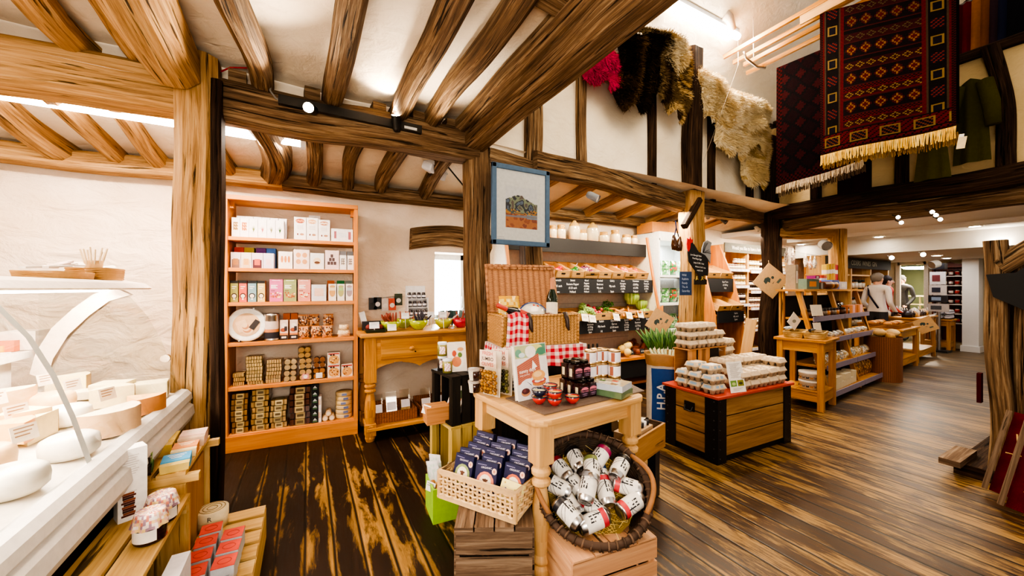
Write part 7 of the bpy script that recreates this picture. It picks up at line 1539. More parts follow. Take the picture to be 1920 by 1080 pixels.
# framed picture
a, b2, c2 = oy(921, 458, 2.66), oy(1028, 466, 2.665), oy(920, 304, 2.66)
t = thing('framed_picture', T(a.x, 2.655, a.z), 'blue-framed print of dark mountains over orange fields on the post', 'picture'); w, h = b2.x - a.x, c2.z - a.z
for (cx_, cz_, dx, dz) in ((.02, h / 2, .04, h), (w - .02, h / 2, .04, h), (w / 2, .02, w, .04), (w / 2, h - .02, w, .04)): MB().box((cx_, 0, cz_), (dx, .03, dz), MATTE, '#4d6884').build('frame_side', t, bevel=.006)
mb = MB(); mb.rect(.03, .03, w - .03, h - .03, .0, '#f3f1f2'); mb.rect(.05, .045, .12, .05, -.001, '#cfcad2'); mb.rect(.05, .06, .11, .064, -.001, '#cfcad2'); mb.build('mount', t)
mb = MB(); ix, iz, iw, ih = w * .23, h * .22, w * .55, h * .52
def pic(u, v, i, j):
    ridge = .70 + .09 * math.sin(u * 5 - .4) + .05 * noise.noise(V((u * 9, 3, 0)))
    if v > ridge: return '#eceaf0'
    if v > .42 + .04 * math.sin(u * 9): return ('#3c4660', '#5f7088', '#2a2c38', '#8a9478', '#6a5a52', '#4a5a6a')[int((noise.noise(V((u * 7, v * 9, 1))) + 1) * 3) % 6]
    if v > .34: return ('#d8a23c', '#2a2a30', '#c9882c', '#4a5a5c')[int((noise.noise(V((u * 6, v * 14, 2))) + 1) * 3) % 4]
    if .25 < v < .30 + .03 * u: return '#8a8690'
    if u > .66 and v > .23 and v < .36: return ('#7a9ab8', '#9ab4c8')[j % 2]
    return ('#b8662c', '#a5562a', '#c4763a', '#94482a')[int((noise.noise(V((u * 5, v * 8, 5))) + 1) * 2.5) % 4]
mb.grid(lambda u, v: (ix + iw * u, -.002, iz + ih * v), 44, 50, MATTE, colf=pic, smooth=False); mb.build('print', t)
MB().rect(.03, .03, w - .03, h - .03, -.004, '#fff', GLASS).build('glass', t)
# ------------------------------------------------------------------ egg chest
EN, EX_, EY = V((2.635, 1.685, 0)), V((.941, -.035, 0)), V((.045, .455, 0)); EM = frame(EN, EX_, EY); EW, ED, EH = EX_.length, EY.length, .5
ec = thing('egg_chest', EM, 'black-cornered plank chest with a red top, covered in egg boxes', 'chest')
mb = MB()
for k in range(3):
    z = .045 + .445 * (k + .5) / 3; mb.box((EW / 2, .006, z), (EW - .02, .012, .443 / 3 - .008), CHESTW)
mb.build('front_planks', ec, bevel=.003)
mb = MB()
for k in range(3): mb.box((.006, ED / 2, .045 + .445 * (k + .5) / 3), (.012, ED - .02, .443 / 3 - .008), CHESTW)
mb.build('side_planks', ec, bevel=.003)
mb = MB(); mb.box((EW / 2, ED - .006, .26), (EW - .02, .012, .45), CHESTW); mb.box((EW - .006, ED / 2, .26), (.012, ED - .02, .45), CHESTW); mb.build('rear_planks', ec)
MB().box((EW / 2, ED / 2, .27), (EW - .03, ED - .03, .43), BLACKW).build('dark_core', ec); MB().box((EW / 2, ED / 2, .028), (EW - .03, ED - .03, .05), BLACKW).build('plinth', ec)
for (x, y) in ((0, 0), (EW, 0), (0, ED), (EW, ED)):
    mb = MB(); sx_, sy_ = (1 if x == 0 else -1), (1 if y == 0 else -1)
    mb.box((x + sx_ * .045, y - sy_ * .004, EH / 2 - .01), (.1, .008, EH - .02), SATIN, '#141316'); mb.box((x - sx_ * .004, y + sy_ * .045, EH / 2 - .01), (.008, .1, EH - .02), SATIN, '#141316')
    for k in range(7): mb.blob((x + sx_ * .02, y - sy_ * .009, .04 + k * .07), (.005, .003, .005), METAL, '#5a5a5c', 0, 6, 4); mb.blob((x - sx_ * .009, y + sy_ * .02, .04 + k * .07), (.003, .005, .005), METAL, '#5a5a5c', 0, 6, 4)
    mb.build('iron_corner', ec)
MB().box((EW / 2, ED / 2, EH - .008), (EW + .05, ED + .05, .02), MATTE, '#b8452e').build('red_top', ec, bevel=.004)
mb = MB(); mb.box((-.008, ED * .5, .37), (.008, .09, .07), SATIN, '#141416'); mb.tube([(-.012, ED * .5 - .035, .375), (-.03, ED * .5 - .03, .34), (-.03, ED * .5 + .03, .34), (-.012, ED * .5 + .035, .375)], .006, 6, SATIN, '#1c1c1e'); mb.build('side_handle', ec)
PULP = '#cdb89c'
def egg_box(lab=None):
    def mk():
        W, D_ = .155, .105; mb = MB()
        for i in range(3):
            for j in range(2): mb.lathe([(.0, 0), (.015, 0), (.0255, .034), (.0262, .036)], 8, MATTE, '#b6a187', T((i - 1) * .0515, (j - .5) * .0515, 0) @ RZ(22.5))
        mb.box((0, 0, .036), (W, D_, .006), MATTE, PULP); o = mb.build('egg_box')
        mb = MB(); mb.box((0, 0, .0535), (W - .004, D_ - .004, .029), MATTE, '#dcc8ac', taper=.84)
        for i in range(3):
            for j in (-1, 1): mb.lathe([(.022, .0), (.014, .026), (0, .0262)], 8, MATTE, '#d6c2a6', T((i - 1) * .049, j * .032, .043) @ RZ(22.5))
        if lab: mb.box((0, 0, .0685), (.09, .06, .001), MATTE, lab); mb.quad((-.045, -.0505, .045), (.045, -.0505, .045), (.04, -.0465, .062), (-.04, -.0465, .062), MATTE, '#9ab8d4'); mb.quad((-.0755, .03, .045), (-.0755, -.03, .045), (-.069, -.03, .062), (-.069, .03, .062), MATTE, '#9ab8d4')
        else: mb.disc(.0, .0, .001, .001, 0, '#222', n=3); mb.box((.02, .01, .0685), (.012, .02, .0006), MATTE, '#4a3a2a'); mb.box((-.03, -.01, .0685), (.012, .02, .0006), MATTE, '#4a3a2a')
        mb.build('lid', o); return o
    return mk
EHH = .0692
def egg(x, y, z, rz, lab, lb=None): put('egg' + str(lb), egg_box(lb), EM @ T(x, y, z) @ RZ(rz + R.uniform(-4, 4)), lab, 'egg box', 'egg boxes with labels' if lb else 'plain grey egg boxes')
ZE = EH + .0035
for k, y in enumerate((.08, .20, .32)):
    for lv in range(2): egg(.075, y, ZE + EHH * lv, 0, 'blue-labelled egg box at the chest left end, %s from the front, %s layer' % (ORD[k], ('bottom', 'second')[lv]), '#e9e6e6')
for k, y in enumerate((.12, .25)): egg(.10, y, ZE + EHH * 2, 0, 'white-topped egg box at the left end, %s, topmost layer' % ('nearer', 'farther')[k], '#eceaea')
for k, x in enumerate((.35, .475, .60, .725, .85)):
    for lv in range(2 if k < 4 else 3): egg(x, .075, ZE + EHH * lv, 90, 'grey egg box in the front row, %s stack from the sign, %s layer' % (ORD[k], ('bottom', 'second', 'third')[lv]))
for k, x in enumerate((.40, .53, .66, .79, .89)):
    for lv in range(3): egg(x, .245, ZE + EHH * lv, 90 if k < 4 else 90, 'grey egg box in the second row, %s stack from the left, %s layer' % (ORD[k], ('bottom', 'second', 'third')[lv]))
for lv in range(2): egg(.64, .37, ZE + EHH * (3 + lv) , 8, 'grey egg box of the lone high pair on the chest, %s' % ('lower', 'upper')[lv])
for lv in range(3): egg(.66, .38, ZE + EHH * lv, 0, 'grey egg box under the lone high pair, %s layer' % ('bottom', 'second', 'third')[lv])
t = thing('cardboard_stand', EM @ T(.33, .385, ZE), 'cardboard riser with slots standing at the back of the egg chest', 'stand'); CBW = 'cardboard'; w, d, h = .48, .13, .29
for (c, s) in (((0, d / 2, h / 2), (w, .006, h)), ((0, 0, h - .003), (w + .02, d + .02, .006)), ((w / 2, 0, h / 2), (.006, d, h))): MB().box(c, s, CBW).build('panel', t)
mb = MB()
for x, ww in ((-w / 2 + .05, .1), (-w / 2 + .17, .09), (-.02, .1)): mb.box((x, -d / 2, h / 2), (ww, .006, h - .008), CBW)
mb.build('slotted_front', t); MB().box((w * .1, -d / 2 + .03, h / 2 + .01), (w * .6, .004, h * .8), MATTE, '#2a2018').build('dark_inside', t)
zz = ZE + h + .002
for lv in range(3):
    for k in range(4 if lv < 2 else 3): egg(.15 + .118 * k, .385, zz + EHH * lv, 90, 'grey egg box on the cardboard riser, %s from the left, %s layer' % (ORD[k], ('bottom', 'middle', 'top')[lv]))
t = thing('info_sheet', EM @ T(.245, -.005, ZE + .001) @ RZ(-8) @ RX(-12), 'white printed egg farm sheet propped against the boxes', 'sheet'); mb = MB(); mb.box((0, 0, .115), (.155, .002, .23), MATTE, '#f4efe9')
for r in range(13): mb.rect(-.055 + .004 * (r % 3), .212 - r * .0085, .055 - .012 * (r % 4), .215 - r * .0085, -.0014, '#b3aaa4')
for r in range(3): mb.rect(-.05, .03 - r * .008, .05 - .02 * r, .033 - r * .008, -.0014, '#b3aaa4')
mb.rect(-.066, .045, -.006, .09, -.0014, '#6f9a4a'); mb.rect(.004, .045, .066, .09, -.0014, '#8a8a3c'); mb.disc(-.035, .065, .018, .012, -.0018, '#b8c88a'); mb.disc(.035, .066, .02, .01, -.0018, '#4a4a24'); mb.build('paper', t)
mb = MB(); mb.box((0, 0, .24), (.012, .1, .48), PINEP); mb.build('wood_board', None, T(4.06, 2.30, .5) @ RZ(20) @ RX(8), 'pale board leaning against the post behind the eggs', 'board')
MB().box((0, 0, .25), (.3, .3, .5), CBW).build('cardboard_carton', None, T(4.06, 2.34, 0) @ RZ(12), 'cardboard carton behind the egg chest', 'box')
# ------------------------------------------------------------------ tiered pine display with its side table
def post_table(M, w, d, h, m, lab, nm='pine_table', shelf=.14, leg=.055, drawer=True):
    t = thing(nm, M, lab, 'table'); MB().box((w / 2, d / 2, h - .014), (w + .05, d + .05, .028), m).build('table_top', t, bevel=.004)
    for x in (leg / 2, w - leg / 2):
        for y in (leg / 2, d - leg / 2): MB().box((x, y, (h - .028) / 2), (leg, leg, h - .028), m).build('leg', t)
    mb = MB(); z = h - .028 - .055
    for c, s in (((w / 2, .02, z), (w - leg * 2, .02, .11)), ((w / 2, d - .02, z), (w - leg * 2, .02, .11)), ((.02, d / 2, z), (.02, d - leg * 2, .11)), ((w - .02, d / 2, z), (.02, d - leg * 2, .11))): mb.box(c, s, m)
    mb.build('apron', t)
    if shelf: mb = MB(); mb.box((w / 2, d / 2, shelf + .05), (w - .02, d - .02, .02), m); mb.box((w / 2, .02, shelf), (w - leg * 2, .02, .1), m); mb.box((.02, d / 2, shelf), (.02, d - leg * 2, .1), m); mb.build('lower_shelf', t)
    return t
PM = T(4.71, 1.86, 0) @ RZ(8)
post_table(PM, .46, .42, .75, PINEY, 'small waxed pine table at the end of the tiered display')
for i, (y, lab) in enumerate(((.28, 'oblong wicker tray at the back of the small pine table'), (.1, 'oblong wicker tray at the front of the small pine table'))):
    t = thing('wicker_tray', PM @ T(.2 + .02 * i, y + .02, .752) @ RZ(8), lab, 'tray'); wicker_tray(.34, .15, .07, '#c9a468', 1.15).build('tray', t)
mb = MB(); mb.cyl((-.07, 0, 0), (.07, 0, 0), .016, 8, SATIN, '#1c1c20'); mb.build('dark_bottle', None, PM @ T(.16, .14, .84), 'small dark bottle lying across the wicker trays', 'bottle')
o = pouch(.16, .04, .08, ['#b8c4d0', '#e4e8ee', '#7a98b4'], 4); o.name = 'tissue_packet'; o.matrix_basis = PM @ T(.1, .3, .83); tag(o, 'pale blue packet in the rear wicker tray', 'packet')
mb = MB(); mb.box((0, 0, 0), (.15, .003, .15), MATTE, '#ded2c4', M=RY(42)); mb.disc(0, .0, .03, .02, -.002, '#8a8a80'); mb.build('card_sign', None, PM @ T(.22, .32, .92) @ RZ(-20), 'pale square sign standing cornerwise above the wicker trays', 'sign')
for k in range(2):
    def mk():
        o = MB().lathe([(0, 0), (.105, 0), (.105, .068), (.108, .07), (.108, .09), (0, .092)], 28, SATIN, '#e6dfd4').build('cake_tin'); mb = MB()
        for i in range(18):
            a = i * .349; c = ('#3a3230', '#b87a34', '#7a6a5a')[i % 3]
            for p in ([(-.012, .02), (.012, .02), (.018, .045), (.006, .036), (-.008, .036), (-.014, .05)],): mb.add([(.1063 * math.cos(a + x / .106), .1063 * math.sin(a + x / .106), z) for x, z in p], [tuple(range(6))], MATTE, c)
        mb.build('hen_print', o); return o
    put('caketin', mk, PM @ T(.15, .15, .205 + .0935 * k), 'round white tin printed with hens under the pine table, %s of two' % ('lower', 'upper')[k], 'tin', 'hen-printed tins')
# ladder-sided tiers
LA, LB = V((5.21, 1.96, 0)), V((7.25, 2.11, 0)); DM = frame(LA, LB - LA, V((-.15, 2.04, 0))); DL = (LB - LA).length
td = thing('tiered_display', DM, 'sloping pine tiered display of packets and jars with grey shelf edges', 'display rack')
TIER = [(.11, .0, .42), (.39, .07, .36), (.68, .13, .32), (.94, .20, .28)]
for x in (.02, DL / 2, DL - .02):
    mb = MB(); mb.box((0, 0, 0), (.05, 1.30, .045), PINEY, M=frame((x, .20, .65), (1, 0, 0), (0, .30, 1.24))); mb.box((x, .52, .63), (.05, .05, 1.26), PINEY); mb.build('ladder_side', td)
for (z, y, d) in TIER:
    for k in range(2):
        o = MB().box((DL * (k + .5) / 2, y + d / 2, z - .012), (DL / 2 - .03, d, .024), PINEY).build('shelf', td); MB().box((DL * (k + .5) / 2, y - .006, z - .012), (DL / 2 - .02, .01, .06), SATIN, '#8f87a0').build('shelf_edge', o)
MB().box((DL / 2, .42, 1.272), (DL + .06, .30, .025), PINEY).build('top_board', td); MB().box((DL / 2, .53, .6), (DL, .012, 1.2), MATTE, '#2c2016').build('back_panel', td)
def kind_row(z, y, items): pass
for i in range(22):
    c, l = (('#3a2218', '#5a3a24'), ('#8a4a24', '#c8803c'), ('#2a1a14', '#7a6a5a'))[i % 3]
    put('spice%d' % (i % 3), tiny_jar(c, l, '#2a2220', .036, .1), DM @ T(.08 + .052 * i if i < 18 else 1.15 + .07 * (i - 18), .25 + .075 * (i % 2), .941), 'small brown spice jar on the uppermost tier, %d from its left end' % (i + 1), 'jar', 'spice jars on the tiered display')
for i in range(6): MB().box((0, 0, .06), (.09, .07, .12), MATTE, ('#c8743c', '#d88a4c', '#e8b0a8')[i % 3]).build('tea_box', None, DM @ T(1.3 + .105 * i, .26, .941) @ RZ(R.uniform(-5, 5)), 'orange to pink carton on the uppermost tier, %s from its middle' % ORD[i], 'box', 'cartons on the uppermost tier')
mb = MB(); mb.blob((0, 0, .07), (.15, .09, .09), GLOSS, '#1f1712', .2, 14, 8); mb.build('dark_bag', None, DM @ T(1.36, .37, .955), 'dark shiny bag at the back of the uppermost tier', 'bag')
BAGC = {1: [['#d8d4cc', '#b8a890', '#8a7a6a'], ['#e0d8cc', '#c9b08a'], ['#e8e4e0', '#9a9aa4']], 2: [['#d9c49a', '#b89a64', '#e8dcc4'], ['#c9a878', '#a88454', '#e6dac8'], ['#b8a48a', '#8aa0ae', '#e2ddd6']]}
for ti, (z, y, d) in ((2, TIER[2]), (1, TIER[1])):
    for i in range(14):
        o = pouch(.125, .12 if ti == 1 else .08, .08, BAGC[3 - ti][i % 3], i); o.name = 'snack_bag'; o.matrix_basis = DM @ T(.1 + .142 * i, y + .05, z + .001) @ RX(-18) @ RZ(R.uniform(-10, 10)); tag(o, 'clear bag of %s on the %s tier, %s from the left' % (('nuts', 'dried fruit', 'sweets')[i % 3], ('second', 'third')[ti == 1], ORD[i]), 'bag', 'clear snack bags, %s tier' % ('second', 'third')[ti == 1])
for i in range(8):
    for lv in range(2 if i % 3 else 1): MB().box((0, 0, .037), (.1, .12, .073), MATTE, '#e2d3b4').build('cream_box', None, DM @ T(.09 + .112 * i, .08 + .004 * i, .111 + .074 * lv), 'cream carton on the lowest tier, %s from the left, %s' % (ORD[i], ('below', 'on top')[lv]), 'box', 'cream cartons on the lowest tier')
for i in range(9):
    o = pouch(.105, .22, .08, ['#8a5a24', '#b8813c', '#6a4420', '#c99a58'], i + 30); o.name = 'pasta_bag'; o.matrix_basis = DM @ T(1.09 + .108 * i, .08, .111) @ RX(-8); tag(o, 'tall bag of brown pasta on the lowest tier, %s from the middle' % ORD[i], 'bag', 'tall brown bags')
for i in range(2): MB().box((0, 0, 0), (.2 - .06 * i, .003, .13 - .02 * i), MATTE, '#e2d6c4').build('price_card', None, DM @ T(.0 + .02 * i, .16, 1.04 - .2 * i) @ RZ(-12) @ RX(-10), 'cream notice clipped to the left ladder side, %s' % ('upper', 'lower')[i], 'sign')
ZT2 = 1.286
for i, (x, c, h, r) in enumerate(((1.2, '#e6c84c', .34, .04), (1.3, '#d8a83c', .35, .04), (1.41, '#e0b04c', .36, .045), (1.5, '#d85a4a', .35, .035), (1.57, '#b83050', .35, .03), (.98, '#d8503c', .19, .055), (1.09, '#e07858', .19, .05))):
    o = MB().cyl((0, 0, 0), (0, 0, h), r, 14, SATIN, c).build('paper_roll'); MB().lathe([(r * 1.02, h * .62), (r * 1.02, h * .78)], 14, SATIN, '#efe6e4').build('label_band', o); o.matrix_basis = DM @ T(x, .45, ZT2); tag(o, '%s standing roll on top of the tiered display' % ('yellow', 'amber', 'deep yellow', 'red', 'crimson', 'stout scarlet', 'stout coral')[i], 'roll')
for i, (x, y, w, d, h, c, lab) in enumerate(((.72, .36, .2, .16, .08, '#6a5a4a', 'brown box of chocolates on top of the tiered display'), (.98, .33, .22, .12, .12, '#5f78c8', 'blue and white box with a ribbon on top of the tiered display'), (1.3, .33, .24, .1, .1, '#e0d8e4', 'pale multicoloured box on top of the tiered display'), (.45, .40, .3, .12, .13, '#6f8478', 'grey-green glass-fronted box at the left of the display top'), (.5, .36, .1, .1, .04, '#8a2a6a', 'purple bowl-like box standing on the green one'), (.12, .45, .12, .1, .3, '#a8947c', 'tall printed card box at the left end of the display top'))):
    mb = MB(); mb.box((0, 0, h / 2), (w, d, h), GLOSS, c); mb.rect(-w * .3, h * .25, w * .25, h * .75, -d / 2 - .001, '#e6dcd0' if i != 3 else '#d98a3c'); mb.build('gift_box', None, DM @ T(x, y, ZT2 + (.132 if i == 4 else 0)) @ RZ(R.uniform(-8, 8)), lab, 'box')
for i in range(6): mb = MB(); mb.cyl((0, -.05, .05), (0, .05, .05), .05, 14, SATIN, ('#6a3a22', '#8a5a34', '#c88a4c')[i % 3]); mb.build('biscuit_pack', None, DM @ T(.70 + .05 * i, .30, ZT2) @ RZ(75), 'brown round pack on edge on top of the display, %s from the left' % ORD[i], 'pack', 'brown packs on the display top')
# hanging bottles-in-bags by the gnarled post, short timber post with beam
a = ox(1573, 520, 6.9); timber((a.x, a.y, 0), (a.x - .05, a.y, 2.2), .2, .2, OAKL, 'short honey timber post behind the tiered display', 'oak_post', .02, cham=.4)
timber((6.1, 3.0, 2.12), (a.x, a.y, 2.12), .16, .14, OAKL, 'honey beam from the gnarled post to the short post', wob=.02)
for i, (u, v, c) in enumerate(((1478, 478, '#d8d2cc'), (1490, 480, '#b8a49a'), (1514, 487, '#e8d8d0'), (1523, 492, '#d89a7a'), (1531, 490, '#c8c4c0'))):
    q = oy(u, v, 2.86 if i < 2 else 2.98); q = od(u, v, 5.6 + .15 * i); t = thing('gift_bag', T(*q), 'little clear gift bag hanging on the string by the gnarled post, %s from the left' % ORD[i], 'bag'); o = pouch(.09, .17, .05, [c, '#f0eae4', '#a8988c'], i + 50); o.parent = t; o.name = 'bag_body'; o.matrix_basis = T(0, 0, -.12); MB().cyl((0, .025, .04), (0, .02, .12), .012, 6, CLOTH, '#e8e0d8', .004).build('ribbon', t)
mb = MB(); mb.tube([od(1470, 462, 5.55), od(1500, 474, 5.8), od(1540, 482, 6.3)], .004, 5, CLOTH, '#d8cfc4'); mb.build('string', None, None, 'string with hanging gift bags between the timber posts', 'string')
# dark and pale wall shelving behind
t = thing('wall_shelving', (8.2, 3.3, 0), 'pale shelving with a dark chalk header behind the tiered display', 'shelving'); XM = T(-8.2, -3.3, 0)
for z in (.5, .9, 1.25, 1.55): MB().box((9.6, 3.35, z), (2.9, .3, .03), PINEP).build('shelf', t, XM)
for x in (8.2, 9.2, 10.1, 11.0): MB().box((x, 3.35, .95), (.05, .32, 1.9), PINEP).build('upright', t, XM)
MB().box((9.6, 3.18, 1.78), (2.9, .03, .2), MATTE, '#3c3a2c').build('header_board', t, XM); MB().box((9.6, 3.51, .95), (2.9, .02, 1.9), PINE).build('back_panel', t, XM)
mb = MB(); mb.text('CIDERS  WINES  GIN', .13, frame((9.7, 3.16, 1.78), (1, 0, 0), (0, 0, 1)), col='#b9b59a'); mb.build('header_lettering', t, XM)
for s, z in enumerate((.5, .9, 1.25)):
    for i in range(16): put('wb%d' % (i % 3), tiny_jar(('#3a4a24', '#a86a34', '#d8c8a0')[i % 3], '#e8dcc4', '#2a2620', .045, .2), T(8.32 + .17 * i, 3.3, z + .016), 'bottle on the far wall shelving, %s shelf, %s from the left' % (('low', 'middle', 'high')[s], ORD[i]), 'bottle', 'bottles on the far wall shelving')
# far counters
FM = T(*oz(1690, 700, 0)) @ RZ(4)
post_table(FM, 1.0, .55, .66, PINEY, 'pine table with a big bread tray, beyond the tiered display')
t = thing('bread_tray', FM @ T(.45, .28, .662), 'large wicker tray of pastries on the far pine table', 'tray'); wicker_tray(.75, .45, .07, '#a8743c', 1.1).build('tray', t)
for i in range(14): mb = MB(); mb.blob((0, 0, .03), (.07, .05, .035), ROUGHY, ('#c88a4c', '#a86a34', '#e0b87c')[i % 3], .1, 9, 6, seed=i); mb.build('pastry', None, FM @ T(.14 + .1 * (i % 7), .18 + .2 * (i // 7), .70) @ RZ(R.uniform(0, 180)), 'golden pastry in the large wicker tray, %s row, %s' % (('front', 'back')[i // 7], ORD[i % 7]), 'pastry', 'pastries in the wicker tray')
GM2 = T(*oz(1722, 682, 0)) @ RZ(4)
post_table(GM2, 1.3, .6, .78, PINEY, 'taller pine counter table with cakes, behind the bread table')
for i in range(16):
    c = ('#2a1a16', '#3a2a20', '#d8a868', '#e8dcc8', '#4a3a34')[i % 5]; h = R.uniform(.09, .17); mb = MB(); mb.lathe([(0, 0), (.07, 0), (.075, h * .5), (.05, h * .8), (0, h)], 10, SATIN, c); mb.box((0, -.08, h * .9), (.06, .002, .05), MATTE, '#efe6dc', M=RX(-10)); mb.build('cake', None, GM2 @ T(.08 + .16 * (i % 8), .15 + .28 * (i // 8), .782), '%s cake with a white ticket on the taller counter, %s row, %s from the left' % (('dark', 'brown', 'golden', 'cream', 'black')[i % 5], ('front', 'back')[i // 8], ORD[i % 8]), 'cake', 'cakes on the taller counter')
q = ox(1735, 610, GM2.translation.x - .06); kraft(T(*q) @ RZ(-86) @ RY(14), 'dim kraft paper square hung cornerwise on the taller pine counter', .24)
mb = MB(); mb.box((0, 0, .3), (.3, .3, .6), WICKB); t = MB(); t.grid(lambda u, v: (.2 * math.cos(u * 6.283), .2 * math.sin(u * 6.283), .62 * v), 24, 8, WICKB, uvs_m=1.2); t.build('tall_basket', None, T(*oz(1655, 712, 0)), 'tall dark wicker bin of loaves beside the tiered display', 'basket')
for i in range(6): a = i * 1.05; mb = MB(); mb.blob((0, 0, 0), (.09, .06, .05), ROUGHY, ('#d8b078', '#c89a5c', '#e6c898')[i % 3], .1, 10, 7, seed=i); q = oz(1655, 712, 0); mb.build('loaf', None, T(q.x + .1 * math.cos(a), q.y + .1 * math.sin(a), .63 + .04 * (i % 2)) @ RZ(i * 50), 'pale loaf piled in the tall wicker bin, %s' % ORD[i], 'bread', 'loaves in the wicker bin')
NM = T(*oz(1782, 661, 0)) @ RZ(2)
post_table(NM, .42, .42, .66, PINEY, 'small pine table of white-lidded jars near the white pillar')
for i in range(22): put('wl', tiny_jar('#2a2430', '#e6e2ea', '#f0eef2', .038, .085), NM @ T(.04 + .085 * (i % 5) + .03 * (i > 14), .05 + .1 * ((i // 5) % 3), .662 + .086 * (i // 15)), 'white-lidded dark jar on the pillar table, %s row, %s' % (('front', 'middle', 'back', 'front upper', 'back upper')[i // 5], ORD[i % 5]), 'jar', 'white-lidded jars')
mb = MB(); mb.box((0, 0, .18), (.26, .02, .34), MATTE, '#2c2a2c'); mb.disc(-.05, .22, .05, .05, -.011, '#e0dcd4'); mb.disc(.06, .12, .04, .04, -.011, '#b8a48c'); mb.tube([(-.12, -.014, .02), (-.12, -.014, .33), (.12, -.014, .33), (.12, -.014, .02)], .006, 5, MATTE, '#d8d4cc', closed=True); mb.build('poster_tray', None, NM @ T(.21, .2, .2) @ RX(-8), 'dark printed tray standing on the lower shelf of the pillar table', 'tray')
# card rack and dark shelf by the pillar
q = ox(1757, 640, 11.2); q.z = 0
t = thing('card_stand', T(*q), 'grey metal stand of cards and papers in front of the pillar', 'stand'); MB().cyl((.1, 0, 0), (.1, 0, 1.62), .03, 10, METAL, '#b8b8bc').build('pole', t)
MB().box((.1, 0, .02), (.3, .3, .04), SATIN, '#3a3a3c').build('base', t)
for i, (z, w, h, c) in enumerate(((1.5, .22, .26, '#e2dcd8'), (1.26, .24, .2, '#d8cfc8'), (1.08, .26, .14, '#2a2a30'), (.9, .3, .16, '#c9c0b8'))):
    o = MB().box((.05, 0, z), (.04, w, h), SATIN, c).build('card_pocket', t); MB().box((.028, .02, z), (.004, w * .5, h * .5), MATTE, ('#7a3a3a', '#3a3a4a', '#9ab0c8', '#5a5a5c')[i]).build('card', o)
mb = MB(); mb.box((0, 0, .06), (.2, .2, .12), SATIN, '#17161a'); mb.build('speaker', None, T(q.x + .1, q.y, 1.68), 'black loudspeaker on top of the card stand', 'speaker')
ds = V((11.52, 2.27, 0)); t = thing('dark_shelf', T(ds.x + .5, ds.y + .25, 0), 'dark reddish wall shelf with an arched top, full of jars', 'shelf'); DW_ = wood('mahogany', '#3a170c', '#6a3018', '#8a4424', .4, 1.2, 16, .1, .1)
MB().box((.17, 0, .95), (.02, .5, 1.6), DW_).build('back_panel', t)
for y in (-.25, .25): MB().box((.08, y, .95), (.18, .025, 1.6), DW_).build('side_panel', t)
MB().prism([(-.26, 0), (.26, 0), (.2, .06), (.08, .08), (0, .12), (-.08, .08), (-.2, .06)], -.02, .01, DW_, M=Matrix(((0, 0, 1, 0), (1, 0, 0, 0), (0, 1, 0, 1.74), (0, 0, 0, 1)))).build('arched_top', t)
for s in range(6):
    z = .55 + .2 * s; o = MB().box((.08, 0, z), (.18, .48, .018), DW_).build('shelf', t); MB().box((-.012, 0, z), (.006, .48, .02), SATIN, '#d8cfc8').build('shelf_edge', o)
    for i in range(5): put('dsj%d' % (i % 3), tiny_jar(('#2a1a16', '#e0d4c4', '#8a2a24')[i % 3], ('#e8dccc', '#b83a34', '#f0e6d8')[i % 3], '#2a2420', .035, .12), T(ds.x + .56, ds.y + .25 - .18 + .09 * i, z + .01), 'packet jar on the dark reddish shelf, shelf %s from below, %s' % (ORD[s], ORD[i]), 'jar', 'jars on the dark reddish shelf')
t = thing('cream_shelf', T(EX + .9, (p1 + p2) / 2 - .1, 0), 'low cream rack with posts in the green room doorway', 'rack')
for y in (-.42, -.2, 0, .2, .42): MB().box((0, y, .55), (.03, .03, 1.1), MATTE, '#e6dcb8').build('post', t)
for z in (.7, .9, 1.1): MB().box((0, 0, z), (.2, .9, .03), MATTE, '#e0d4ac').build('shelf', t)
mb = MB(); mb.lathe([(0, 0), (.25, .02), (.3, .06), (0, .07)], 24, LAMP); mb.build('ceiling_lamp', None, T(EX + .8, (p1 + p2) / 2 + .1, 1.75), 'round glowing ceiling lamp in the green room', 'lamp')
mb = MB(); mb.prism([(3.0 - 6, 0), (3.0, 0), (3.0, 1.9), (-3.0, 1.9)], 0, .05, PINE, M=XZ); 
g = oz(1826, 640, 0); MB().box((0, 0, .8), (.5, .3, 1.6), PINE).build('display_cabinet', None, T(g.x + .7, g.y + .05, 0), 'warm lit orange cabinet glimpsed right of the white pillar', 'cabinet')

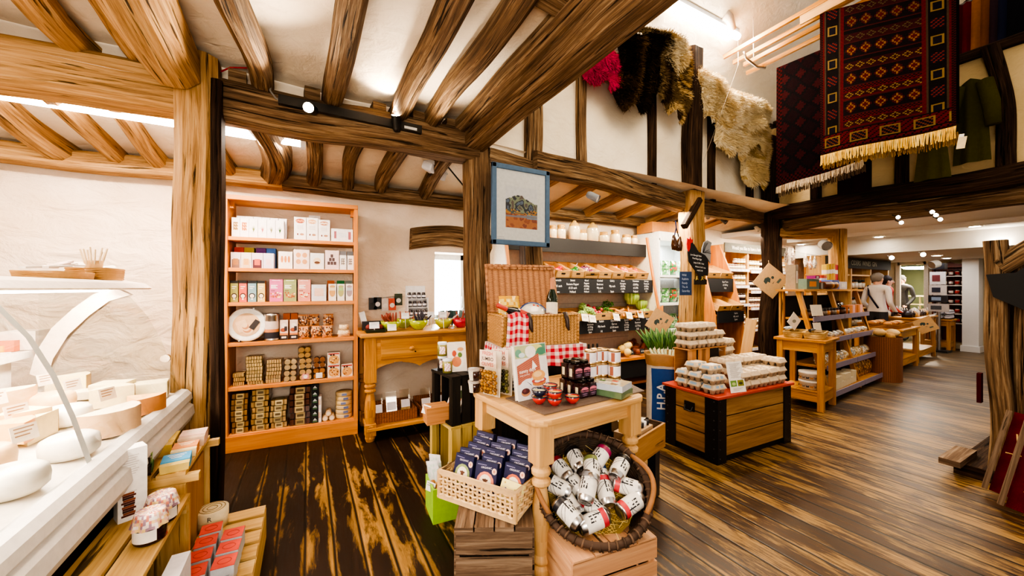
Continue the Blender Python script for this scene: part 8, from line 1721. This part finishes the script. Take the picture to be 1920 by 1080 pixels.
# ------------------------------------------------------------------ people
def person(M, h, top, skin, hair, lab, bag=None, trousers='#2c2a2e', grey=False):
    t = thing('person', M, lab, 'person'); k = h / 1.65
    me = bpy.data.meshes.new('body')
    J = [(0, 0, .92, .14, .11), (0, 0, 1.08, .13, .10), (0, 0, 1.25, .16, .11), (0, 0, 1.38, .15, .10), (0, .0, 1.44, .055, .055), (0, -.02, 1.52, .075, .085), (0, -.02, 1.60, .07, .08),
         (.18, 0, 1.36, .055, .055), (.23, .03, 1.1, .042, .042), (.2, -.12, .95, .034, .034), (.18, -.19, .9, .03, .03), (-.18, 0, 1.36, .055, .055), (-.23, .03, 1.1, .042, .042), (-.2, -.12, .95, .034, .034), (-.18, -.19, .9, .03, .03),
         (.09, 0, .85, .09, .09), (.1, .0, .48, .06, .06), (.1, .02, .08, .042, .042), (.1, -.12, .04, .04, .03), (-.09, 0, .85, .09, .09), (-.1, 0, .48, .06, .06), (-.1, .02, .08, .042, .042), (-.1, -.12, .04, .04, .03)]
    E = [(0, 1), (1, 2), (2, 3), (3, 4), (4, 5), (5, 6), (3, 7), (7, 8), (8, 9), (9, 10), (3, 11), (11, 12), (12, 13), (13, 14), (0, 15), (15, 16), (16, 17), (17, 18), (0, 19), (19, 20), (20, 21), (21, 22)]
    me.from_pydata([(a * k, b_ * k, c * k) for a, b_, c, _, _ in J], E, []); o = bpy.data.objects.new('body', me); COL.objects.link(o); o.parent = t
    md = o.modifiers.new('skin', 'SKIN'); o.modifiers.new('sub', 'SUBSURF').render_levels = 2
    for i, (_, _, _, r1, r2) in enumerate(J): me.skin_vertices[0].data[i].radius = (r1 * k, r2 * k)
    me.skin_vertices[0].data[0].use_root = True
    n = 'clothes%d' % len(MATS); m, nt, b = new_mat(n); tc = nt.nodes.new('ShaderNodeTexCoord'); sp = nt.nodes.new('ShaderNodeSeparateXYZ'); lk(nt, tc.outputs['Object'], sp.inputs[0])
    z = math_n(nt, 'DIVIDE', sp.outputs[2], 1.65 * k); c = ramp(nt, z, [(.0, '#1c1a1a'), (.06, trousers), (.56, top), (.865, skin)]); nt.nodes[-1].color_ramp.interpolation = 'CONSTANT'
    lk(nt, c, b.inputs['Base Color']); b.inputs['Roughness'].default_value = .8; me.materials.append(m)
    mb = MB(); mb.blob((0, .012 * k, 1.575 * k), (.088 * k, .098 * k, .095 * k), ROUGHY, hair, .12, 14, 10)
    if not grey: mb.blob((0, .05 * k, 1.5 * k), (.07 * k, .05 * k, .06 * k), ROUGHY, hair, .1, 10, 7)
    mb.build('hair', t)
    for s in (-1, 1): MB().blob((s * .03 * k, -.093 * k, 1.545 * k), (.009, .006, .006), GLOSS, '#2a2220').build('eye', t); MB().blob((s * .077 * k, -.01, 1.535 * k), (.012, .02, .03), ROUGHY, skin).build('ear', t)
    MB().blob((0, -.105 * k, 1.525 * k), (.011, .016, .018), ROUGHY, skin).build('nose', t); MB().blob((0, -.096 * k, 1.487 * k), (.022, .006, .006), ROUGHY, '#a8544a').build('mouth', t)
    for s in (-1, 1):
        mb = MB(); w = V((s * .18, -.19, .9)) * k
        for f in range(4): mb.tube([w + V((s * (.015 - .01 * f), -.01, -.01)), w + V((s * (.02 - .014 * f), -.045, -.02)), w + V((s * (.02 - .014 * f), -.06 - .006 * (f in (1, 2)), -.045))], .008, 6, ROUGHY, skin)
        mb.tube([w + V((-s * .02, -.01, 0)), w + V((-s * .04, -.03, -.005)), w + V((-s * .035, -.05, -.015))], .009, 6, ROUGHY, skin); mb.build('hand', t)
    if bag: mb = MB(); mb.tube([V(q) * k for q in ((.13, -.1, 1.36), (.12, .05, 1.42), (.05, .13, 1.25), (-.12, .14, 1.0))], .014, 6, CLOTH, bag); mb.build('bag_strap', t)
    return t
a = ox(1645, 540, 9.0); person(T(9.0, a.y, 0) @ RZ(70), 1.56, '#d9d0cc', '#d8a890', '#8a8078', 'grey-haired woman in a pale patterned top with a dark shoulder strap, seen from behind', '#2c2a3a', grey=True)
a = ox(1662, 545, 9.5); person(T(9.5, a.y, 0) @ RZ(30), 1.52, '#c8483c', '#d0a088', '#2a1c18', 'dark-haired woman in a coral red jacket beside the grey-haired woman')
a = ox(1690, 560, 12.9); person(T(12.9, a.y, 0) @ RZ(-100), 1.6, '#1c1c24', '#c89880', '#241a18', 'dark-haired person in black behind the counter in the green doorway')

# ------------------------------------------------------------------ timber stall at the right edge with red canvas frames
a = oz(1848, 868, .1); st_ = thing('timber_stall', T(a.x, a.y, 0), 'rough timber shelter stand at the right edge with an arched beam', 'stand'); XM = T(-a.x, -a.y, 0)
def tpart(p0, p1, w, h, nm, m=OAK, **k):
    o = timber(p0, p1, w, h, m, None, nm, kind=None, **k); o.parent = st_; o.matrix_basis = XM @ o.matrix_basis; return o
b0 = ox(1868, 640, a.x); tpart((a.x, a.y - .06, .08), (a.x - .02, b0.y - .0, 1.62), .10, .1, 'post', wob=.025); tpart((a.x + .2, a.y - .1, .08), (a.x + .2, a.y - .08, 1.5), .1, .08, 'post', OAKD)
e = ox(1912, 600, a.x); tpart((a.x + .02, e.y - .03, .2), (a.x + .02, e.y - .02, 1.5), .1, .1, 'post', OAK); tpart((a.x + .5, e.y, .2), (a.x + .5, e.y, 1.5), .1, .1, 'post', OAKD)
tpart((a.x, b0.y - .02, 1.44), (a.x, e.y - .55, 1.80), .12, .12, 'arched_beam', bend=(0, .05)); tpart((a.x + .5, b0.y - .1, 1.15), (a.x + .5, e.y - .5, 1.15), .06, .06, 'rail', OAKD)
for z in (.72, 1.38): tpart((a.x + .3, b0.y, z), (a.x + .3, e.y - .5, z), .05, .3, 'shelf', OAKD, wob=.004)
o = MB().box((a.x + .45, a.y - .25, .04), (1.1, .75, .08), OAKD).build('plinth', st_, XM); MB().box((a.x - .02, a.y + .12, .1), (.4, .1, .04), GREYW).build('step', st_, XM)
mb = MB(); mb.prism([(-.05, .0), (.1, -.1), (.4, -.1), (.4, .22), (.12, .24), (.04, .16), (-.08, .15)], 0, .012, MATTE, '#131314', M=Matrix(((0, 0, 1, 0), (-1, 0, 0, 0), (0, 1, 0, 0), (0, 0, 0, 1)))); mb.text('C', .1, frame((-.004, -.12, .1), (0, -1, 0), (0, 0, 1)), col='#e4e4e4'); mb.build('black_sign', None, T(a.x - .07, ox(1890, 530, a.x).y, 1.24), 'black shaped sign with a white C on the timber shelter', 'sign')
def canvas(u0, v0, u1, v1, x, lab, w=.12):
    p = ox(u0, v0, x); q = ox(u1, v1, x + .12); p.z = max(p.z, .035); t = thing('red_canvas_frame', frame(p, q - p, (-.25, 1, 0)) @ RZ(-90), lab, 'folded chair'); L = (q - p).length
    MB().box((0, L / 2, 0), (.022, L, .035), GREYW).build('side_rail', t); MB().box((w, L / 2, 0), (.022, L, .035), OAKD).build('side_rail', t)
    mb = MB(); mb.grid(lambda a, b_: (.02 + (w - .04) * a, L * b_, .01 - .012 * math.sin(b_ * 25) * .4 - .02), 4, 20, CLOTH, '#74121e'); mb.build('canvas', t)
    mb = MB(); mb.tube([(w / 2, L * .2, .03), (w / 2 + .02, L * .5, .04), (w / 2 - .01, L * .75, .03)], .004, 5, CLOTH, '#c9a468'); mb.tube([(w / 2 - .03, L * .5, .035), (w / 2 + .05, L * .52, .04)], .004, 5, CLOTH, '#c9a468'); mb.build('twine', t)
canvas(1845, 920, 1893, 770, 3.75, 'red canvas folding frame leaning at the right edge, farther of two'); canvas(1875, 948, 1935, 765, 3.55, 'red canvas folding frame leaning at the right edge, nearer of two')
MB().box((0, 0, .35), (.1, .5, .7), CLOTH, '#8a1826').build('red_cushion', None, T(a.x + .35, e.y - .25, .09), 'red canvas roll standing upright behind the leaning frames', 'cushion')
mb = MB(); mb.box((0, 0, .1), (.05, .02, .2), CLOTH, '#4a1418'); mb.build('red_cloth', None, T(a.x - .06, b0.y + .06, .52), 'small red striped cloth hanging on the side of the timber shelter', 'cloth')
# ------------------------------------------------------------------ sheepskins over the gallery wall
GO = V((0, 0, CAMH))
def skin(u0, u1, vt, vb, cols, lab, off=.12, seed=1, n=6000, fl=.05):
    um = (u0 + u1) / 2; a, c, o0 = gw(u0, vt, off), gw(u1, vt, off), gw(um, vt, off); H = o0.z - gw(um, vb, off).z; W = (c - a).length * .98
    M = frame(o0, GD, V((-GD.y, GD.x, 0))); rr = random.Random(seed)
    def P(u, v):
        x = u * 2 - 1; k = .84 + .16 * math.cos(v * 5 + seed) - .1 * max(0, v - .55)
        if v > .8: k *= math.sqrt(max(.02, 1 - ((v - .8) / .2) ** 2 * .8))
        dz = .05 * math.cos(x * 5.5 + seed) * max(0, v - .5) * 2 * H
        r = math.sqrt(max(0, 1 - x * x)); back = max(0, .14 - v) / .14
        q = V((W / 2 * k * x + .05 * noise.noise(V((v * 3, seed, 2))), .06 - .13 * r * (1 - .35 * v) - .05 * noise.noise(V((u * 3, v * 4, seed))) + .2 * back, -H * v + .03 * back + dz))
        return q
    ck = lambda p, j=0: cols[int((noise.noise(p * 3.4 + V((seed, 0, 0))) * 1.1 + .5 + j) * len(cols)) % len(cols)]
    t = thing('sheepskin', M, lab, 'sheepskin'); mb = MB(); mb.grid(P, 16, 24, CLOTH, colf=lambda u, v, i, j: ck(P(u, v))); mb.build('hide', t)
    mb = MB(); I = MATS
    for k in range(n):
        u, v = rr.random(), rr.random(); p = P(u, v); e = .02; du, dv = P(min(1, u + e), v) - P(max(0, u - e), v), P(u, min(1, v + e)) - P(u, max(0, v - e)); nn = dv.cross(du)
        if nn.length < 1e-9: continue
        nn.normalize()
        if nn.y > 0: nn = -nn
        if u < .08 or u > .92: nn = (nn + V((4 * (u - .5), 0, 0))).normalized()
        d = (nn + V((rr.uniform(-.45, .45), rr.uniform(-.2, .2), rr.uniform(-.45, .2) - (.5 if v > .9 else .15)))).normalized(); L = fl * rr.uniform(.6, 1.2); s = d.cross(V((rr.uniform(-1, 1), .3, rr.uniform(-1, 1)))).normalized() * .0045
        q = p + d * L; mb.add([p - s, p + s, q + V((0, 0, -L * .25))], [(0, 1, 2)], CLOTH, ck(p, rr.uniform(-.1, .1)))
    mb.build('fleece', t)
CR = ['#e6d3a8', '#f0e2c2', '#d9c08e', '#eedfba']
skin(1098, 1168, 88, 160, ['#e01a5a', '#c8104a', '#f03a74'], 'bright pink sheepskin hanging leftmost over the gallery wall', .10, 1, 2600)
skin(1158, 1225, 60, 205, ['#2a1e14', '#45331f', '#6a5236', '#1c140e'], 'dark brown sheepskin beside the pink one', .14, 2)
skin(1205, 1268, 55, 180, ['#3a2c1c', '#6a563c', '#8a7450', '#2a2016'], 'grizzled brown sheepskin overlapping the dark one', .18, 3)
skin(1243, 1298, 68, 218, ['#7a6442', '#d9bd84', '#4a3824', '#c9a86c'], 'tan and brown sheepskin left of the dark upper post', .12, 4)
skin(1232, 1290, 60, 130, CR, 'cream sheepskin draped across the top above the brown ones', .2, 10, 2600)
skin(1304, 1366, 132, 226, CR, 'short cream sheepskin just right of the dark upper post', .12, 5, 3600)
skin(1338, 1414, 160, 290, CR, 'large cream sheepskin in the middle of the right-hand group', .14, 6)
skin(1385, 1452, 180, 276, ['#e0cda2', '#ecdcb6', '#cdb482'], 'cream sheepskin nearest the corner post', .16, 7, 4200)
skin(1397, 1447, 225, 348, ['#d9c292', '#e6d4aa', '#c4a870'], 'lowest hanging cream sheepskin beside the corner post', .10, 8, 4200)

# ------------------------------------------------------------------ rugs on the clothes airer
DIM = lambda c: tuple(q * .55 for q in lin(c))  # scales the rug colours down so they carry the backlit shade
def rug(x, u0, u1, vt, vb, patt, nu, nv, lab, fr, tilt=0.):
    a, c, d, e = ox(u0, vt[0], x), ox(u1, vt[1], x), ox(u0, vb[0], x), ox(u1, vb[1], x); zt = (a.z + c.z) / 2; 
    t = thing('hanging_rug', T(x, 0, 0), lab, 'rug'); wv = lambda u: .03 * math.sin(u * 7 + x * 3)
    y0, y1 = (a.y + d.y) / 2, (c.y + e.y) / 2; zb0, zb1 = d.z, e.z; z0, z1 = a.z, c.z
    def P(u, v, o=0): return (wv(u) * (1 - v) + o, y0 + (y1 - y0) * u, (z0 + (z1 - z0) * u) * v + (zb0 + (zb1 - zb0) * u) * (1 - v))
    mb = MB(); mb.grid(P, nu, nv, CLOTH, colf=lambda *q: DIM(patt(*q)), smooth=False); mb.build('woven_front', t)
    mb = MB(); mb.grid(lambda u, v: P(u, v * .98 + .03, .09), 6, 6, CLOTH, '#1c0f10'); mb.build('rear_fall', t)
    mb = MB()
    for o, zz, cc in ((0, 0, fr[0]), (.06, -.04, fr[1])):
        for k in range(190):
            u = (k + R.random()) / 190; p = V(P(u, 0, o)); p.z += zz; L = fr[2] * R.uniform(.75, 1.1); q = p + V((R.uniform(-.01, .01), R.uniform(-.012, .012), -L)); s = V((0, .0035, 0)); mb.add([p - s, p + s, q + s, q - s], [(0, 1, 2, 3)], CLOTH, R.choice(cc))
    mb.build('fringe', t); return t
RED, DK, NV, TN_, RU = '#641618', '#140a0a', '#171320', '#8a7040', '#481012'
def persian(u, v, i, j):
    if i < 2 or i > 67 or j < 2: return DK if (i + j) % 2 else RU
    b = min(i, 69 - i)
    if j < 16:
        if j in (4, 15): return DK
        k = i % 16; 
        if 5 <= j <= 12 and 3 <= k <= 12: return TN_ if (k in (3, 12) or j in (5, 12)) else (NV if (k + j) % 3 else '#7a4024')
        return RED if (i * 7 + j * 5) % 4 else DK
    if b < 15:
        if b in (3, 12): return '#4a3a2c'
        if b < 3 or b > 12: return RED if (b + j) % 3 else '#5a1214'
        k = j % 14
        if k < 8 and 5 <= b <= 10: return TN_ if (b in (5, 10) or k in (0, 7)) and (j // 14) % 2 else ('#7a2a20' if (j // 14) % 2 == 0 and (b + k) % 3 == 0 else NV)
        return DK
    k = (j - 16) % 24; x = i - 15
    if k in (0, 11): return '#4a1a1a'
    if k < 8: return (TN_ if v < .65 else '#5a4c30') if abs((x % 6) - 3) + abs(k - 4) in (2,) else (RED if k in (1, 7) and v < .5 else '#3c1013')
    if k < 11: return RED if (x + k) % 2 and v < .6 else DK
    s = abs((x % 8) - 4) + abs(k - 17.5) * .8
    if 3 > s >= 1.6: return '#94662f' if v < .7 else '#7a5a34'
    if s < 1.6: return '#5c1818'
    return '#180c10' if s > 4 else '#4a1416'
def diamonds(u, v, i, j):
    if i < 3 or i > 36 or j < 4: return RU if (i + j) % 2 else DK
    s = abs((i % 8) - 4) + abs((j % 8) - 4); return '#3a1014' if s < 3 else ('#120a0e' if s < 5 else '#1f0a10')
rug(5.0, 1537, 1793, (25, -40), (292, 236), persian, 70, 120, 'big dark red patterned rug with a golden fringe, hanging from the airer', (('#d9b25a', '#c99c44', '#e6c878'), ('#a8823a', '#8a6a30'), .11))
rug(5.35, 1456, 1620, (128, 60), (352, 300), diamonds, 40, 60, 'smaller near-black diamond rug hanging behind the big patterned one', (('#b8a48a', '#8a7660', '#d0bfa0'), ('#7a6450', '#5a4a3a'), .09))
mb = MB(); mb.grid(lambda u, v: (.02 * math.sin(u * 9), -.32 * u, .5 * v), 10, 6, CLOTH, '#2c0c12'); q = ox(1570, 368, 5.75); mb.build('dark_textile', None, T(q.x, q.y, q.z), 'plain dark maroon textile hanging behind the smaller rug', 'textile')
mb = MB(); mb.box((0, 0, 0), (.004, .05, .1), MATTE, '#d8c49a'); mb.box((.004, .01, .05), (.004, .03, .05), MATTE, '#e6e2dc'); q = ox(1803, 268, 4.97); mb.build('price_tag', None, T(*q) @ RX(8), 'cream price tag hanging at the corner of the big rug', 'price tag')
# clothes airer on cords
ar = thing('clothes_airer', (5.0, 0, 0), 'pale wooden ceiling clothes airer hung on cords, carrying the rugs', 'airer'); XM = T(-5.0, 0, 0)
for (u0, v0, u1, v1, x) in ((1357, 108, 1800, -70, 5.0), (1375, 118, 1800, -40, 5.12), (1395, 122, 1800, -20, 5.25), (1400, 138, 1800, 5, 5.38)):
    p, q = ox(u0, v0, x), ox(u1, v1, x); q.z = p.z + .02; MB().box((0, 0, 0), ((q - p).length, .035, .05), PINEY).build('slat', ar, XM @ frame((p + q) / 2, q - p, (1, 0, 0)))
p = ox(1415, 115, 5.2)
for f in (0, -1.3): mb = MB(); mb.tube([(4.95, p.y + f, p.z + .05), (5.0, p.y + f, p.z - .02), (5.25, p.y + f, p.z - .06), (5.45, p.y + f, p.z - .02)], .016, 6, METAL, '#c9b9a8'); mb.build('end_bracket', ar, XM)
for u in (1384, 1413): q = ox(u, 75, 5.1); mb = MB(); mb.cyl((q.x, q.y, p.z), (q.x + .05, q.y + .05, p.z + 2.2), .004, 5, CLOTH, '#e0d4c4'); mb.build('cord', ar, XM)
mb = MB(); q = ox(1385, 120, 4.6); mb.tube([q, gw(1335, 260, .2), gw(1318, 305, .2)], .002, 5, CLOTH, '#a89a88'); mb.build('pull_cord', None, None, 'thin pull cord running down from the airer to the dark post', 'cord')
mb = MB(); mb.box((0, 0, 0), (.02, .55, .12), PINEP); q = ox(1555, 8, 5.0); mb.build('wood_rail', None, T(q.x, q.y, q.z), 'short pale board on top of the airer', 'board')
t = thing('room_sign', T(6.80, ox(1424, 184, 6.8).y, ox(1424, 184, 6.8).z), 'cream TEA ROOM sign on a beam under the roof', 'sign'); MB().box((0, 0, 0), (.012, .62, .13), MATTE, '#e8dcc4').build('board', t); mb = MB(); mb.text('TEA ROOM', .10, frame((-.0068, 0, 0), (0, -1, 0), (0, 0, 1)), col='#2a2018', bold=.012); mb.build('sign_lettering', t)
mb = MB(); q = oy(1355, 28, 2.9)
mb.tube([q, q + V((.1, 0, -.02)), q + V((.22, .02, -.12))], .07, 12, SATIN, '#e2d0bc', rs=[.08, .075, .06]); mb.build('roof_speaker', None, None, 'pale round fitting on the roof beside the hall strip light', 'light fitting')
mb = MB(); q = ox(1490, 100, 6.6)
for k in range(3): mb.tube([q + V((0, .14 * math.cos(a), .14 * math.sin(a) - .1 + .05 * k)) for a in [i * .4 for i in range(9)]], .008, 5, METAL, '#b8b8b8')
mb.build('wire_ornament', None, None, 'curled silver metal ornament behind the airer', 'ornament')
# clothes
def coat(M, w, h, c, lab, sl=True):
    t = thing('hanging_coat', M, lab, 'coat'); mb = MB(); mb.grid(lambda u, v: (-.05 * math.sin(u * math.pi) - .015 * math.sin(u * 14) * v, w * (u - .5) * (.75 + .3 * v) , -h * v + .05 * abs(u - .5) * -2 * (1 - v)), 18, 14, CLOTH, c); mb.build('coat_body', t)
    if sl:
        for s in (-1, 1): mb = MB(); mb.tube([(-.03, s * w * .36, -.06), (-.05, s * w * .55, -.3), (-.06, s * w * .62, -.52)], .06, 10, CLOTH, c, rs=[.06, .06, .05]); mb.build('sleeve', t)
q = rw(1822, 150, .12); coat(T(*q), .24, .85, '#4a4716', 'olive green coat hanging behind the right edge of the big rug')
q = rw(1748, 250, .2); coat(T(*q), .26, .5, '#565220', 'shorter olive garment hanging below the big rug fringe', False)
for i, (u, c, nm) in enumerate(((1800, '#4a1218', 'wine red'), (1815, '#5a161e', 'dark crimson'), (1832, '#8a5a34', 'apricot brown'), (1850, '#6e4426', 'tan'), (1866, '#33242c', 'mauve'), (1882, '#1c2038', 'navy'), (1900, '#16161c', 'black'))):
    q = ox(u, 0, 6.4); coat(T(6.4, q.y, 4.45), .2, .72, c, '%s garment on the rail above the rug wall' % nm, False)
mb = MB(); a, c = ox(1780, 0, 6.42), ox(1930, 0, 6.42); mb.cyl((6.42, a.y, 4.47), (6.42, c.y - .3, 4.47), .015, 8, METAL, '#8a8a8a'); mb.build('clothes_rail', None, None, 'metal clothes rail on the upper floor', 'rail')
